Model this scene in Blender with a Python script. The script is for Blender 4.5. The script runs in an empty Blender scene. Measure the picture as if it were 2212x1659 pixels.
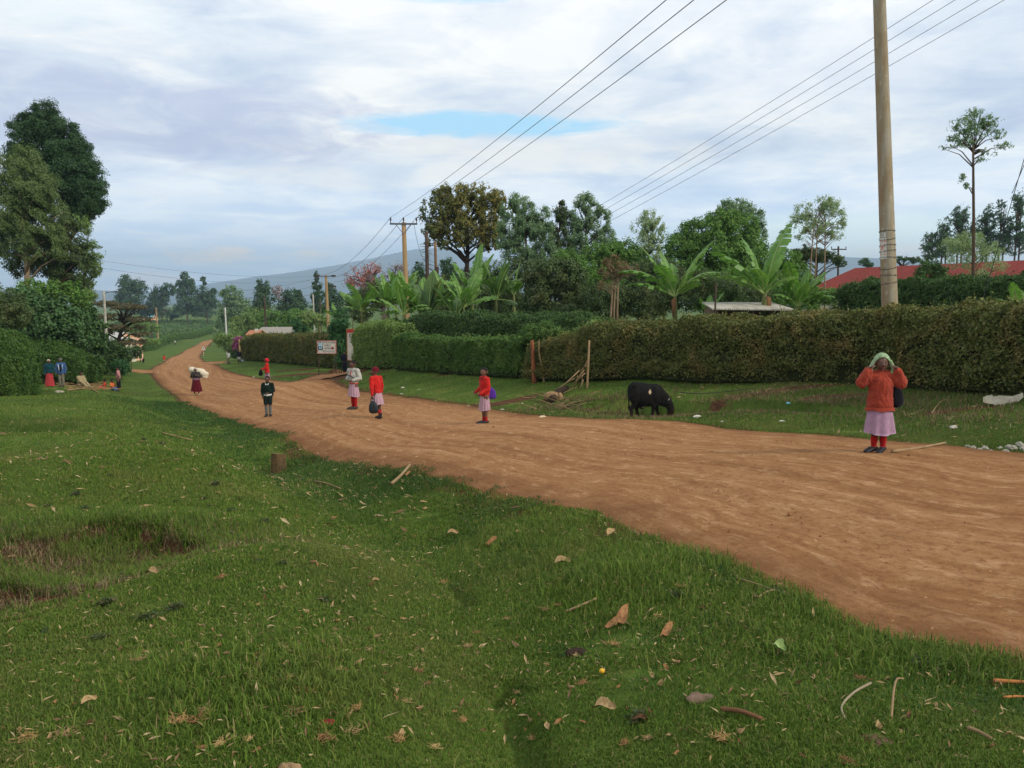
import bpy, bmesh, math, random
import numpy as np
from mathutils import Vector, Matrix, Euler
from math import radians, sin, cos, pi, atan2, atan, sqrt
SC = bpy.context.scene
COL = SC.collection
RNG = np.random.default_rng(7)
random.seed(7)
# ------------------------------------------------------------------ camera
F, CX, CY, HV = 1855.0, 1106.0, 829.5, 637.0      # focal length, centre and horizon in units of a 2212 px wide frame
PITCH = atan((CY - HV) / F)
cam = bpy.data.cameras.new('camera'); camo = bpy.data.objects.new('camera', cam); COL.objects.link(camo)
cam.sensor_width = 36.0; cam.lens = 36.0 * F / 2212.0
cam.clip_start = 0.1; cam.clip_end = 60000
camo.location = (0, 0, 0); camo.rotation_euler = (pi/2 - PITCH, 0, 0)
SC.camera = camo
SC.view_settings.view_transform = 'Standard'; SC.view_settings.look = 'None'
SC.view_settings.exposure = 0.34; SC.view_settings.gamma = 1.0
SC.cycles.max_bounces = 6; SC.cycles.diffuse_bounces = 3; SC.cycles.transparent_max_bounces = 6; SC.cycles.volume_bounces = 0
SC.cycles.use_denoising = True

def S(r, g, b):                                    # 8-bit sRGB -> linear RGBA
    def f(c):
        c /= 255.0
        return c/12.92 if c <= 0.04045 else ((c+0.055)/1.055)**2.4
    return (f(r), f(g), f(b), 1.0)

class NT:                                          # small node helper
    def __init__(s, tree): s.t = tree; s.n = tree.nodes; s.l = tree.links
    def new(s, typ, **kw):
        nd = s.n.new(typ)
        for k, v in kw.items(): setattr(nd, k, v)
        return nd
    def put(s, sock, v):
        if isinstance(v, bpy.types.NodeSocket): s.l.new(v, sock)
        elif v is not None: sock.default_value = v
    def m(s, op, a, b=None, c=None, clamp=False):
        nd = s.new('ShaderNodeMath', operation=op, use_clamp=clamp)
        s.put(nd.inputs[0], a); s.put(nd.inputs[1], b); s.put(nd.inputs[2], c)
        return nd.outputs[0]
    def mix(s, f, a, b, mode='MIX'):
        nd = s.new('ShaderNodeMix', data_type='RGBA', blend_type=mode)
        s.put(nd.inputs[0], f); s.put(nd.inputs[6], a); s.put(nd.inputs[7], b)
        return nd.outputs[2]
    def noise(s, vec, scale, detail=6, rough=.55, dist=0.0):
        nd = s.new('ShaderNodeTexNoise'); s.put(nd.inputs['Vector'], vec)
        nd.inputs['Scale'].default_value = scale; nd.inputs['Detail'].default_value = detail
        nd.inputs['Roughness'].default_value = rough; nd.inputs['Distortion'].default_value = dist
        return nd.outputs['Fac']
    def ramp(s, f, stops):
        nd = s.new('ShaderNodeValToRGB'); s.put(nd.inputs[0], f)
        el = nd.color_ramp.elements
        while len(el) < len(stops): el.new(0.5)
        for e, (p, c) in zip(el, stops): e.position = p; e.color = c
        return nd.outputs[0]
    def mapr(s, v, a, b, c=0.0, d=1.0):
        nd = s.new('ShaderNodeMapRange'); s.put(nd.inputs[0], v)
        for i, x in enumerate((a, b, c, d)): nd.inputs[1+i].default_value = x
        return nd.outputs[0]
    def vmul(s, v, xyz):
        nd = s.new('ShaderNodeVectorMath', operation='MULTIPLY'); s.put(nd.inputs[0], v); nd.inputs[1].default_value = xyz
        return nd.outputs[0]

# ------------------------------------------------------------------ sky and sun
SUN_EL, SUN_AZ = radians(32), radians(118)         # azimuth clockwise from +Y
world = bpy.data.worlds.new('World'); SC.world = world; world.use_nodes = True
w = NT(world.node_tree); w.n.clear()
tc = w.new('ShaderNodeTexCoord').outputs['Generated']
sep = w.new('ShaderNodeSeparateXYZ'); w.l.new(tc, sep.inputs[0])
dx, dy, dz = sep.outputs
zc = w.m('MAXIMUM', dz, 0.0)
den = w.m('ADD', zc, 0.10)
cv = w.new('ShaderNodeCombineXYZ')
w.l.new(w.m('DIVIDE', dx, den), cv.inputs[0]); w.l.new(w.m('DIVIDE', dy, den), cv.inputs[1])
plane = cv.outputs[0]
az = w.m('ARCTAN2', dx, dy); el = w.m('ARCSINE', dz)
sky = w.new('ShaderNodeTexSky', sky_type='NISHITA'); sky.sun_disc = False
sky.sun_elevation = SUN_EL; sky.sun_rotation = SUN_AZ; sky.air_density = 1.0; sky.dust_density = 0.6; sky.altitude = 1800
n_big = w.noise(plane, 0.55, 9, .58, .35)
n_med = w.noise(plane, 1.7, 8, .62, .5)
angv = w.new('ShaderNodeCombineXYZ'); w.l.new(w.m('MULTIPLY', az, 9.0), angv.inputs[0]); w.l.new(w.m('MULTIPLY', el, 30.0), angv.inputs[1])
wob = w.m('SUBTRACT', w.noise(angv.outputs[0], 1.0, 8, .62, .6), 0.5)
n_str = w.noise(angv.outputs[0], .55, 9, .60, .8)
def spot(u, v, su, sv, wamp=1.0, hard=1.0):        # a soft patch of cloud round one direction of the sky
    a0, e0 = atan((u-CX)/F), atan((HV-v)/F)
    a = w.m('DIVIDE', w.m('SUBTRACT', az, a0), su/F); e = w.m('DIVIDE', w.m('SUBTRACT', el, e0), sv/F)
    r = w.m('ADD', w.m('MULTIPLY', a, a), w.m('MULTIPLY', e, e))
    return w.m('MULTIPLY', w.m('ADD', w.m('SUBTRACT', 1.0, r), w.m('MULTIPLY', wob, 3.6*wamp)), hard, clamp=True)
def angn(sa, se, k):
    q = w.new('ShaderNodeCombineXYZ'); w.l.new(w.m('MULTIPLY', az, sa), q.inputs[0]); w.l.new(w.m('MULTIPLY', el, se), q.inputs[1]); q.inputs[2].default_value = k
    return w.noise(q.outputs[0], 1.0, 8, .60, .5)
gn = angn(11, 46, 3.1)
def soft(u, v, su, sv):
    a0, e0 = atan((u-CX)/F), atan((HV-v)/F)
    a = w.m('DIVIDE', w.m('SUBTRACT', az, a0), su/F); e = w.m('DIVIDE', w.m('SUBTRACT', el, e0), sv/F)
    return w.m('SUBTRACT', 1.0, w.m('ADD', w.m('MULTIPLY', a, a), w.m('MULTIPLY', e, e)))
def patchy(m_, lo=.36, hi=.62): return w.mapr(w.m('ADD', w.m('MULTIPLY', m_, .42), w.m('MULTIPLY', gn, .62)), lo+.18, hi+.10)
gn2 = angn(26, 70, 7.7)
def patchyA(u, v, su, sv): return w.mapr(w.m('ADD', w.m('MULTIPLY', soft(u, v, su, sv), .30), gn2), .64, .80)
lum = w.m('ADD', w.m('ADD', w.m('MULTIPLY', n_big, .50), w.m('MULTIPLY', n_med, .35)), w.m('MULTIPLY', n_str, .35))
cloud = w.ramp(lum, [(.43, S(176,191,216)), (.51, S(200,212,229)), (.58, S(224,231,239)), (.66, S(253,252,248))])
# the lower sky is bluer
low = w.m('MULTIPLY', w.mapr(el, 0.17, 0.03), w.mapr(n_med, .38, .66, 1.0, .55), clamp=True)
cloud = w.mix(w.m('MULTIPLY', low, .80), cloud, S(176,203,233))
cloud = w.mix(w.m('MULTIPLY', spot(330,300,520,110,1.1), .70), cloud, S(180,188,218))      # lavender bank
cloud = w.mix(w.m('MULTIPLY', spot(560,330,330,60,1.2), .50), cloud, S(180,188,218))
cloud = w.mix(w.m('MULTIPLY', spot(1150,350,420,48,1.3), .80), cloud, S(250,247,240))      # bright gap rim
cloud = w.mix(w.m('MULTIPLY', spot(700,395,330,26,1.2), .60), cloud, S(246,243,236))
cloud = w.mix(w.m('MULTIPLY', spot(1250,60,700,120,1.4), .45), cloud, S(246,246,247))
cloud = w.mix(w.m('MULTIPLY', spot(100,100,420,60,1.4), .55), cloud, S(242,248,248))
cloud = w.mix(w.m('MULTIPLY', spot(380,440,260,18,1.0), .45), cloud, S(228,232,236))
cloud = w.mix(w.m('MULTIPLY', spot(1750,200,420,70,1.4), .5), cloud, S(243,244,247))
cloud = w.mix(w.m('MULTIPLY', spot(1950,525,620,60,.25,1.4), .80), cloud, S(231,246,236))  # clear pale strip
cloud = w.mix(w.m('MULTIPLY', spot(2100,555,300,22,.3,1.4), .75), cloud, S(250,236,214))
cloud = w.mix(w.m('MULTIPLY', patchyA(485,557,120,24), .95), cloud, S(255,232,205))   # two small lit clouds
cloud = w.mix(w.m('MULTIPLY', patchyA(668,551,70,15), .95), cloud, S(255,234,200))
cloud = w.mix(w.m('MULTIPLY', patchyA(345,604,90,20), .8), cloud, S(238,220,212))
cloud = w.mix(w.m('MULTIPLY', spot(770,530,120,22,.7,1.3), .5), cloud, S(226,226,232))
gap = patchy(soft(1030, 282, 430, 36), .30, .54)
gap = w.m('MAXIMUM', gap, w.m('MULTIPLY', patchy(soft(230, 22, 190, 40)), .6))
gap = w.m('MAXIMUM', gap, w.m('MULTIPLY', patchy(soft(960, 12, 240, 36)), .6), clamp=True)
skyb = w.mix(1.0, sky.outputs[0], (1.0, 1.02, 1.0, 1), 'MULTIPLY')
gain = w.m('ADD', 7.0, w.m('MULTIPLY', w.mapr(el, .16, .0), 6.0)); gc = w.new('ShaderNodeCombineColor'); [w.l.new(gain, gc.inputs[i_]) for i_ in range(3)]
ten = w.mix(1.0, cloud, gc.outputs[0], 'MULTIPLY')
gapc = w.mix(.8, skyb, tuple(7.5*c for c in S(166,222,250)[:3])+(1,))
allc = w.mix(gap, ten, gapc)
allc = w.mix(w.mapr(dz, -0.02, -0.10), allc, (.5, .55, .5, 1))
bg = w.new('ShaderNodeBackground'); w.l.new(allc, bg.inputs[0]); bg.inputs[1].default_value = 0.14
wo = w.new('ShaderNodeOutputWorld'); w.l.new(bg.outputs[0], wo.inputs[0])
sun = bpy.data.lights.new('sun', 'SUN'); suno = bpy.data.objects.new('sun', sun); COL.objects.link(suno)
sun.energy = 2.1; sun.angle = radians(6); sun.color = (1.0, .93, .82)
sd = Vector((sin(SUN_AZ)*cos(SUN_EL), cos(SUN_AZ)*cos(SUN_EL), sin(SUN_EL)))
suno.rotation_euler = sd.to_track_quat('Z', 'Y').to_euler(); suno.location = sd*50

# ------------------------------------------------------------------ placing helpers
sP, cP = sin(PITCH), cos(PITCH)
def ray(u, v):
    a, b = (u-CX)/F, -(v-CY)/F
    return (a, cP + b*sP, -sP + b*cP)
def P(u, v, Y):
    d = ray(u, v); k = Y/d[1]
    return (d[0]*k, Y, d[2]*k)
def px(n, Y): return n*Y/F

def tag(o, label=None, cat=None, group=None, kind=None):
    if label: o['label'] = label
    if cat: o['category'] = cat
    if group: o['group'] = group
    if kind: o['kind'] = kind
    return o
def empty(name, loc, rz=0.0):
    o = bpy.data.objects.new(name, None); COL.objects.link(o)
    o.location = loc; o.rotation_euler = (0, 0, rz); o.empty_display_size = .1
    return o
def link(name, me, parent=None, loc=(0, 0, 0), rot=(0, 0, 0)):
    o = bpy.data.objects.new(name, me); COL.objects.link(o)
    o.parent = parent; o.location = loc; o.rotation_euler = rot
    return o
def mesh(name, V, F_, mats, smooth=False, mi=None, attrs=None):
    """V (n,3); F_ an (m,k) array or a list of such arrays"""
    V = np.asarray(V, dtype=np.float32)
    if isinstance(F_, np.ndarray): F_ = [F_]
    F_ = [np.asarray(f, dtype=np.int32) for f in F_ if len(f)]
    me = bpy.data.meshes.new(name)
    me.vertices.add(len(V)); me.vertices.foreach_set('co', V.ravel())
    loops = np.concatenate([f.ravel() for f in F_])
    tot = np.concatenate([np.full(len(f), f.shape[1], dtype=np.int32) for f in F_])
    start = np.concatenate([[0], np.cumsum(tot)[:-1]]).astype(np.int32)
    me.loops.add(len(loops)); me.loops.foreach_set('vertex_index', loops)
    me.polygons.add(len(tot)); me.polygons.foreach_set('loop_start', start)
    try: me.polygons.foreach_set('loop_total', tot)
    except Exception: pass
    me.polygons.foreach_set('use_smooth', np.full(len(tot), bool(smooth)))
    if mi is not None: me.polygons.foreach_set('material_index', np.asarray(mi, dtype=np.int32))
    for m_ in (mats if isinstance(mats, (list, tuple)) else [mats]): me.materials.append(m_)
    for k, a in (attrs or {}).items():
        at = me.attributes.new(k, 'FLOAT', 'POINT'); at.data.foreach_set('value', np.asarray(a, dtype=np.float32))
    me.update(calc_edges=True); me.validate()
    return me
class MB:                                          # collects shapes into one mesh
    def __init__(s): s.v = []; s.f = {}; s.n = 0; s.mi = {}
    def add(s, V, *Fs, mi=0):
        V = np.asarray(V, dtype=float).reshape(-1, 3)
        for f in Fs:
            f = np.asarray(f, dtype=np.int64)
            if len(f) == 0: continue
            s.f.setdefault(f.shape[1], []).append(f + s.n); s.mi.setdefault(f.shape[1], []).append(np.full(len(f), mi))
        s.v.append(V); s.n += len(V); return s
    def mesh(s, name, mats, smooth=False):
        ks = sorted(s.f)
        return mesh(name, np.concatenate(s.v), [np.concatenate(s.f[k]) for k in ks], mats, smooth, np.concatenate([np.concatenate(s.mi[k]) for k in ks]))
    def box(s, c, d, rot=None, mi=0, taper=1.0):
        q = np.array([[-1,-1,-1],[1,-1,-1],[1,1,-1],[-1,1,-1],[-1,-1,1],[1,-1,1],[1,1,1],[-1,1,1]], float)*.5
        q[4:, :2] *= taper
        q = q*np.array(d)
        if rot is not None: q = q @ np.array(Euler(rot).to_matrix()).T
        return s.add(q + np.array(c), [[0,3,2,1],[4,5,6,7],[0,1,5,4],[1,2,6,5],[2,3,7,6],[3,0,4,7]], mi=mi)
    def tube(s, pts, r, n=8, mi=0, ell=1.0):
        V, Q, T = tube(pts, r, n, ell); return s.add(V, Q, T, mi=mi) if len(T) else s.add(V, Q, mi=mi)
    def ell(s, c, r, nu=12, nv=8, mi=0, rot=None):
        V, Q, T = ellipsoid(c, r, nu, nv, rot); s.add(V, Q, T, mi=mi); return s
def tube(pts, r, n=8, ell=1.0):
    pts = np.asarray(pts, float); m_ = len(pts); r = np.broadcast_to(np.asarray(r, float), (m_,))
    t = np.gradient(pts, axis=0); t /= np.linalg.norm(t, axis=1)[:, None]+1e-9
    up = np.array([0, 0, 1.0]) if abs(t[0, 2]) < .9 else np.array([0, 1.0, 0])
    V = []
    a = np.cross(up, t[0]); a /= np.linalg.norm(a)
    for i in range(m_):
        a = a - t[i]*np.dot(a, t[i]); a /= np.linalg.norm(a)+1e-9
        b = np.cross(t[i], a)
        th = np.arange(n)*2*pi/n
        V.append(pts[i] + r[i]*(np.cos(th)[:, None]*a + ell*np.sin(th)[:, None]*b))
    V = np.concatenate(V + [pts[:1], pts[-1:]])
    i = np.arange(n); j = (i+1) % n
    Q = np.concatenate([np.stack([k*n+i, k*n+j, (k+1)*n+j, (k+1)*n+i], 1) for k in range(m_-1)])
    T = np.concatenate([np.stack([np.full(n, m_*n), j, i], 1), np.stack([np.full(n, m_*n+1), (m_-1)*n+i, (m_-1)*n+j], 1)])
    return V, Q, T
def ellipsoid(c, r, nu=12, nv=8, rot=None):
    th = np.arange(nu)*2*pi/nu; ph = np.arange(1, nv)*pi/nv
    V = np.stack([np.outer(np.sin(ph), np.cos(th)), np.outer(np.sin(ph), np.sin(th)), np.outer(np.cos(ph), np.ones(nu))], -1).reshape(-1, 3)
    V = np.concatenate([V, [[0, 0, 1], [0, 0, -1]]])*np.array(r)
    if rot is not None: V = V @ np.array(Euler(rot).to_matrix()).T
    V = V + np.array(c)
    i = np.arange(nu); j = (i+1) % nu; N = (nv-1)*nu
    Q = np.concatenate([np.stack([k*nu+i, (k+1)*nu+i, (k+1)*nu+j, k*nu+j], 1) for k in range(nv-2)])
    T = np.concatenate([np.stack([np.full(nu, N), i, j], 1), np.stack([np.full(nu, N+1), (nv-2)*nu+j, (nv-2)*nu+i], 1)])
    return V, Q, T

# value noise
_NOISE = np.random.default_rng(3).random((256, 256))
def vn(x, y):
    x = np.asarray(x, float); y = np.asarray(y, float)
    xi = np.floor(x).astype(int); yi = np.floor(y).astype(int); fx = x-xi; fy = y-yi
    fx = fx*fx*(3-2*fx); fy = fy*fy*(3-2*fy)
    g = lambda a, b: _NOISE[a % 256, b % 256]
    return (g(xi, yi)*(1-fx)+g(xi+1, yi)*fx)*(1-fy)+(g(xi, yi+1)*(1-fx)+g(xi+1, yi+1)*fx)*fy
def fbm(x, y, o=4):
    s_, a, t = 0, .5, 0
    for k in range(o): s_ = s_ + a*vn(x*2**k+17*k, y*2**k+5*k); t += a; a *= .5
    return s_/t

# ------------------------------------------------------------------ materials
def mat(name, c, rough=.8, c2=None, nscale=8.0, bump=0.0, bscale=40.0, spec=.2, amt=1.0, stretch=(1, 1, 1), metal=0.0, trans=0.0):
    m_ = bpy.data.materials.new(name); m_.use_nodes = True; t = NT(m_.node_tree); b = t.n['Principled BSDF']
    b.inputs['Roughness'].default_value = rough; b.inputs['Specular IOR Level'].default_value = spec; b.inputs['Metallic'].default_value = metal
    co = t.new('ShaderNodeTexCoord').outputs['Object']
    if c2 is None: c2 = tuple(x*.72 for x in c[:3])+(1,)
    f = t.noise(t.vmul(co, stretch), nscale, 6, .65)
    t.l.new(t.mix(t.mapr(f, .35, .68, 0, amt), c, c2), b.inputs['Base Color'])
    if bump:
        bp = t.new('ShaderNodeBump'); bp.inputs['Strength'].default_value = bump; bp.inputs['Distance'].default_value = .02
        t.l.new(t.noise(t.vmul(co, stretch), bscale, 5, .6), bp.inputs['Height']); t.l.new(bp.outputs[0], b.inputs['Normal'])
    return m_
def leafmat(name, stops, trans=.25, patch=.0, pscale=.6, pcol=None, rough=.55, spec=.25):
    """leaf colours drawn at random per leaf, with optional patches of another colour"""
    m_ = bpy.data.materials.new(name); m_.use_nodes = True; t = NT(m_.node_tree); b = t.n['Principled BSDF']
    g = t.new('ShaderNodeNewGeometry')
    n_ = len(stops)
    col = t.ramp(g.outputs['Random Per Island'], [(i/(n_-1) if n_ > 1 else 0, c) for i, c in enumerate(stops)])
    if pcol:
        f = t.mapr(t.noise(g.outputs['Position'], pscale, 4, .6), .5, .7, 0, patch)
        col = t.mix(f, col, pcol)
    t.l.new(col, b.inputs['Base Color'])
    b.inputs['Roughness'].default_value = rough; b.inputs['Specular IOR Level'].default_value = spec
    tr = t.new('ShaderNodeBsdfTranslucent'); t.l.new(t.mix(1.0, col, (1.1, 1.25, .7, 1), 'MULTIPLY'), tr.inputs[0])
    mx = t.new('ShaderNodeMixShader'); mx.inputs[0].default_value = trans
    t.l.new(b.outputs[0], mx.inputs[1]); t.l.new(tr.outputs[0], mx.inputs[2])
    t.l.new(mx.outputs[0], t.n['Material Output'].inputs[0])
    return m_
# ------------------------------------------------------------------ the lie of the land
LE = [(7.5,-3),(4.6,1.4),(2212,1440,3.9),(1900,1375,4.35),(1700,1290,5.1),(1530,1220,5.9),(1400,1160,6.9),(1250,1100,8.2),(1130,1075,9),(1000,1040,10.2),
      (840,990,13),(720,965,15.5),(640,935,19),(560,905,25),(470,880,32),(385,848,48),(345,828,62),(330,808,72),(331,796,85),(351,785,105),(372,771,140),(402,754,200),(425,745,260),(452,735,330),(500,729,400)]
RE = [(16,3),(10.5,7.2),(2212,985,11),(2040,965,12.2),(1960,957,12.9),(1860,948,13.8),(1730,938,15),(1600,928,16.4),(1460,910,18.6),(1350,905,20),
      (1160,898,22.5),(1060,885,25.5),(950,868,29),(848,857,33),(756,843,39),(630,825,50),(531,812,60),(478,797,75),(448,785,95),(435,776,120),(431,770,145),(440,757,200),(450,747,260),(463,739,320),(506,732,390)]
CTRL = [(u, v, Y) for u, v, Y in [q for q in LE+RE if len(q) == 3]] + [
  # people and things whose feet are known
  (1895,983,11.3),(1047,920,20),(815,907,23),(765,887,25),(580,902,26.5),(425,855,47),(578,837,42),(742,813,58),(257,845,54),(118,836,50),(163,834,50),(235,843,53),
  (705,808,54),(1358,903,21.8),(1440,903,21),(600,1022,10.8),
  # foot of the hedges along the far verge
  (2400,860,15.5),(2212,845,17.5),(2000,835,20.5),(1700,830,22.5),(1400,825,25.5),(1280,828,27),(1175,820,29.5),(1100,815,31.5),(865,800,40),(780,800,44),(735,796,60),(640,789,68),(536,779,80),
  # near lawn
  (1106,1659,2.9),(0,1659,2.9),(2212,1659,2.75),(500,1200,5.9),(0,1300,5.0),(1000,1300,4.9),(1700,1500,3.5),(60,1080,8.2),(300,1010,10.2),(500,960,14.5),(300,900,24),(100,880,30),(0,862,37),(200,842,47),(400,885,31),
  (40,960,14.5),(150,925,19),
  # far slopes
  (264,798,78),(250,766,200),(304,768,180),(361,741,270),(388,731,300),(455,716,380),(400,698,480),(330,720,380),(250,720,420),(245,790,95),(500,784,95),(530,780,96)]
_c = np.array([P(*q) for q in CTRL])
EXTRA = np.array([(30,40,-2.6),(60,60,-3.0),(40,100,-4.5),(100,150,-6),(60,15,-1.2),(22,3,-1.0),(-40,40,-3.4),(-30,8,-1.2),(-8,-3,-1.25),(0,-3,-1.35),(9,-3,-1.6),(-80,80,-6),(-130,120,-9),(150,400,-12),
                  (0,200,-11),(0,400,-15),(-60,600,-15),(-250,600,-16),(200,700,-14),(0,1500,-20),(-900,1500,-25),(900,1500,-20),(-3000,6000,-60),(3000,6000,-60),(0,9000,-80),(8,60,-4.0),(25,75,-4.0)], float)
_c = np.concatenate([_c, EXTRA])
def D0(y):
    return -np.interp(y, [-6,0,60,114,140,290,350,500,1500,9000], [1.2,1.364,6.0,9.2,10.8,16.6,17.9,16.5,22,80])
def wp(x, y):
    yy = np.maximum(y, -5.0)+6
    return np.stack([np.asarray(x)/yy*3.0, np.log(yy)*1.6], -1)
_W = wp(_c[:, 0], _c[:, 1]); _R = (_c[:, 2]-D0(_c[:, 1]))
def _k(r2): return .5*r2*np.log(r2+1e-9)
_n = len(_c); _A = np.zeros((_n+3, _n+3))
_A[:_n, :_n] = _k(((_W[:, None]-_W[None])**2).sum(-1)) + 2e-3*np.eye(_n)*np.minimum(1+_c[:, 1:2]/60, 4)
_A[:_n, _n:] = np.concatenate([np.ones((_n, 1)), _W], 1); _A[_n:, :_n] = _A[:_n, _n:].T
_S = np.linalg.solve(_A, np.concatenate([_R, np.zeros(3)]))
def sstep(a, b, x):
    t = np.clip((x-a)/(b-a), 0, 1); return t*t*(3-2*t)
def catmull(pts, n):
    pts = np.asarray(pts, float); d = np.concatenate([[0], np.cumsum(np.linalg.norm(np.diff(pts, axis=0), axis=1)**.5)])
    out = []
    T = np.linspace(0, d[-1], n)
    m_ = np.gradient(pts, d, axis=0)
    k = np.clip(np.searchsorted(d, T, side='right')-1, 0, len(d)-2)
    h = (d[k+1]-d[k])[:, None]; t = ((T-d[k])/(d[k+1]-d[k]))[:, None]
    return (2*t**3-3*t**2+1)*pts[k]+(t**3-2*t**2+t)*h*m_[k]+(-2*t**3+3*t**2)*pts[k+1]+(t**3-t**2)*h*m_[k+1]
_pl = lambda L: np.array([(q[0], q[1]) if len(q) == 2 else P(*q)[:2] for q in L])
NR = 900
ROADL, ROADR = catmull(_pl(LE), NR), catmull(_pl(RE), NR)
_seg = []
def dist_poly(x, y, A):
    """distance to a polyline (vectorised over points)"""
    x = np.asarray(x, float).ravel(); y = np.asarray(y, float).ravel(); best = np.full(x.shape, 1e9)
    for a, b in zip(A[:-1], A[1:]):
        d = b-a; L = d@d+1e-9
        t = np.clip(((x-a[0])*d[0]+(y-a[1])*d[1])/L, 0, 1)
        best = np.minimum(best, np.hypot(x-a[0]-t*d[0], y-a[1]-t*d[1]))
    return best
def inside(x, y, poly):
    x = np.asarray(x, float).ravel(); y = np.asarray(y, float).ravel(); c = np.zeros(x.shape, bool); n_ = len(poly); j = n_-1
    for i in range(n_):
        xi, yi = poly[i]; xj, yj = poly[j]
        c ^= ((yi > y) != (yj > y)) & (x < (xj-xi)*(y-yi)/(yj-yi+1e-12)+xi); j = i
    return c
RPOLY = np.concatenate([ROADL[::9], ROADR[::-9]])
RLd, RRd = ROADL[::9], ROADR[::9]
def road_in(x, y):
    """>0 inside the road: metres from its nearest edge"""
    x = np.asarray(x, float); sh = x.shape; x = x.ravel(); y = np.asarray(y, float).ravel()
    d = np.minimum(dist_poly(x, y, RLd), dist_poly(x, y, RRd))
    return np.where(inside(x, y, RPOLY), d, -d).reshape(sh)
def g2(u, v, Y): return np.array(P(u, v, Y))
# humps, dips and broken banks: (u, v, Y, radius across, radius along, height)
BUMPS = [(110,940,16.5,3.6,1.5,-.55),(60,985,12.3,3.6,1.3,.30),(230,875,30,6,5,.45),(420,885,30,1.6,4,-.22),(540,950,17,1.2,2.6,-.22),(700,1010,12,1.0,1.4,-.20),(900,1090,8.6,.9,1.0,-.16),
         (1150,1180,6.6,.8,.7,-.12),(720,1010,11.0,.5,.6,.05),(1050,1200,6.2,1.4,.9,.05),(1330,1260,5.4,.7,.5,.06),(300,1030,9.6,2.2,1.2,.28),(420,1180,6.3,1.0,.7,-.10),(620,1230,5.7,1.0,1.0,.12),(430,930,19,2.5,2.5,.30),(700,1480,3.6,1.0,.8,.10),(1600,1560,3.2,.8,.5,.06)]
_B = [(P(u, v, Y)[0], Y, a, b, h) for u, v, Y, a, b, h in BUMPS]
# small scarps of bare soil, open to the camera: polyline (plan), drop
SCARPS = [([P(100,1165,6.35)[:2],P(170,1135,6.75)[:2],P(260,1122,6.95)[:2],P(340,1135,6.75)[:2],P(440,1165,6.35)[:2]], .21, 2.0),
          ([P(-160,1200,5.75)[:2],P(-60,1212,5.6)[:2],P(40,1222,5.5)[:2],P(62,1250,5.2)[:2]], .20, 1.5),
          ([P(1240,868,24.5)[:2],P(1330,866,24)[:2],P(1480,868,22.6)[:2],P(1600,872,21.2)[:2],P(1760,885,19)[:2],P(1850,890,18)[:2]], .30, 2.2)]
def gz(x, y, scarp=True):
    x = np.asarray(x, float); y = np.asarray(y, float); sh = x.shape; x = x.ravel(); y = y.ravel()
    out = np.empty(x.shape)
    for i in range(0, len(x), 20000):
        xs, ys = x[i:i+20000], y[i:i+20000]; w_ = wp(xs, ys)
        r2 = ((w_[:, None]-_W[None])**2).sum(-1)
        out[i:i+20000] = _k(r2)@_S[:_n] + _S[_n] + w_@_S[_n+1:]
    out += D0(y)
    for bx, by, a, b, h in _B: out += h*np.exp(-((x-bx)/a)**2-((y-by)/b)**2)
    if scarp:
        for pl, h, wd in SCARPS:
            pl = np.array(pl); lo, hi = pl[:, 0].min()-2, pl[:, 0].max()+2
            k = np.where((x > lo) & (x < hi) & (y > pl[:, 1].min()-3) & (y < pl[:, 1].max()+3))[0]
            if len(k) == 0: continue
            o = np.argsort(pl[:, 0]); wv = .16*(fbm(x[k]*2.3, y[k]*2.3)-.5)*2
            s_ = y[k]-np.interp(x[k], pl[o, 0], pl[o, 1])+wv            # >0 beyond the lip
            edge = sstep(lo+1.6, lo+2.7, x[k])*sstep(hi-1.6, hi-2.7, x[k])
            out[k] -= h*edge*sstep(.10, -.06, s_)*sstep(-wd*1.25, -.12, s_)
    k = np.where((y < 60) & (y > 1.5) & (x < 3) & (x > -28))[0]
    if len(k):
        d = dist_poly(x[k], y[k], DITCH); wd = .42+.062*y[k]; out[k] -= (.12+.024*np.minimum(y[k], 18))*np.exp(-(d/wd)**2)*sstep(60, 35, y[k])
        out[k] -= .13*np.exp(-(d/.10)**2)*sstep(7.5, 5, y[k])*sstep(.30, .5, fbm(x[k]*1.1, y[k]*1.1+4))
    near = np.clip(1-y/60, 0, 1)
    out += near*(.07*(fbm(x*.45, y*.45)-.5)+.035*(fbm(x*2.1, y*2.1)-.5))
    return out.reshape(sh)
DITCH = np.array([P(*q)[:2] for q in [(345,850,55),(430,885,30),(560,955,16.5),(700,1020,11),(880,1110,7.8),(1000,1230,5.8),(1060,1370,4.4),(1120,1500,3.5),(1190,1660,2.75)]])
def zg(x, y): return float(gz(np.array([x]), np.array([y]))[0])
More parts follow.
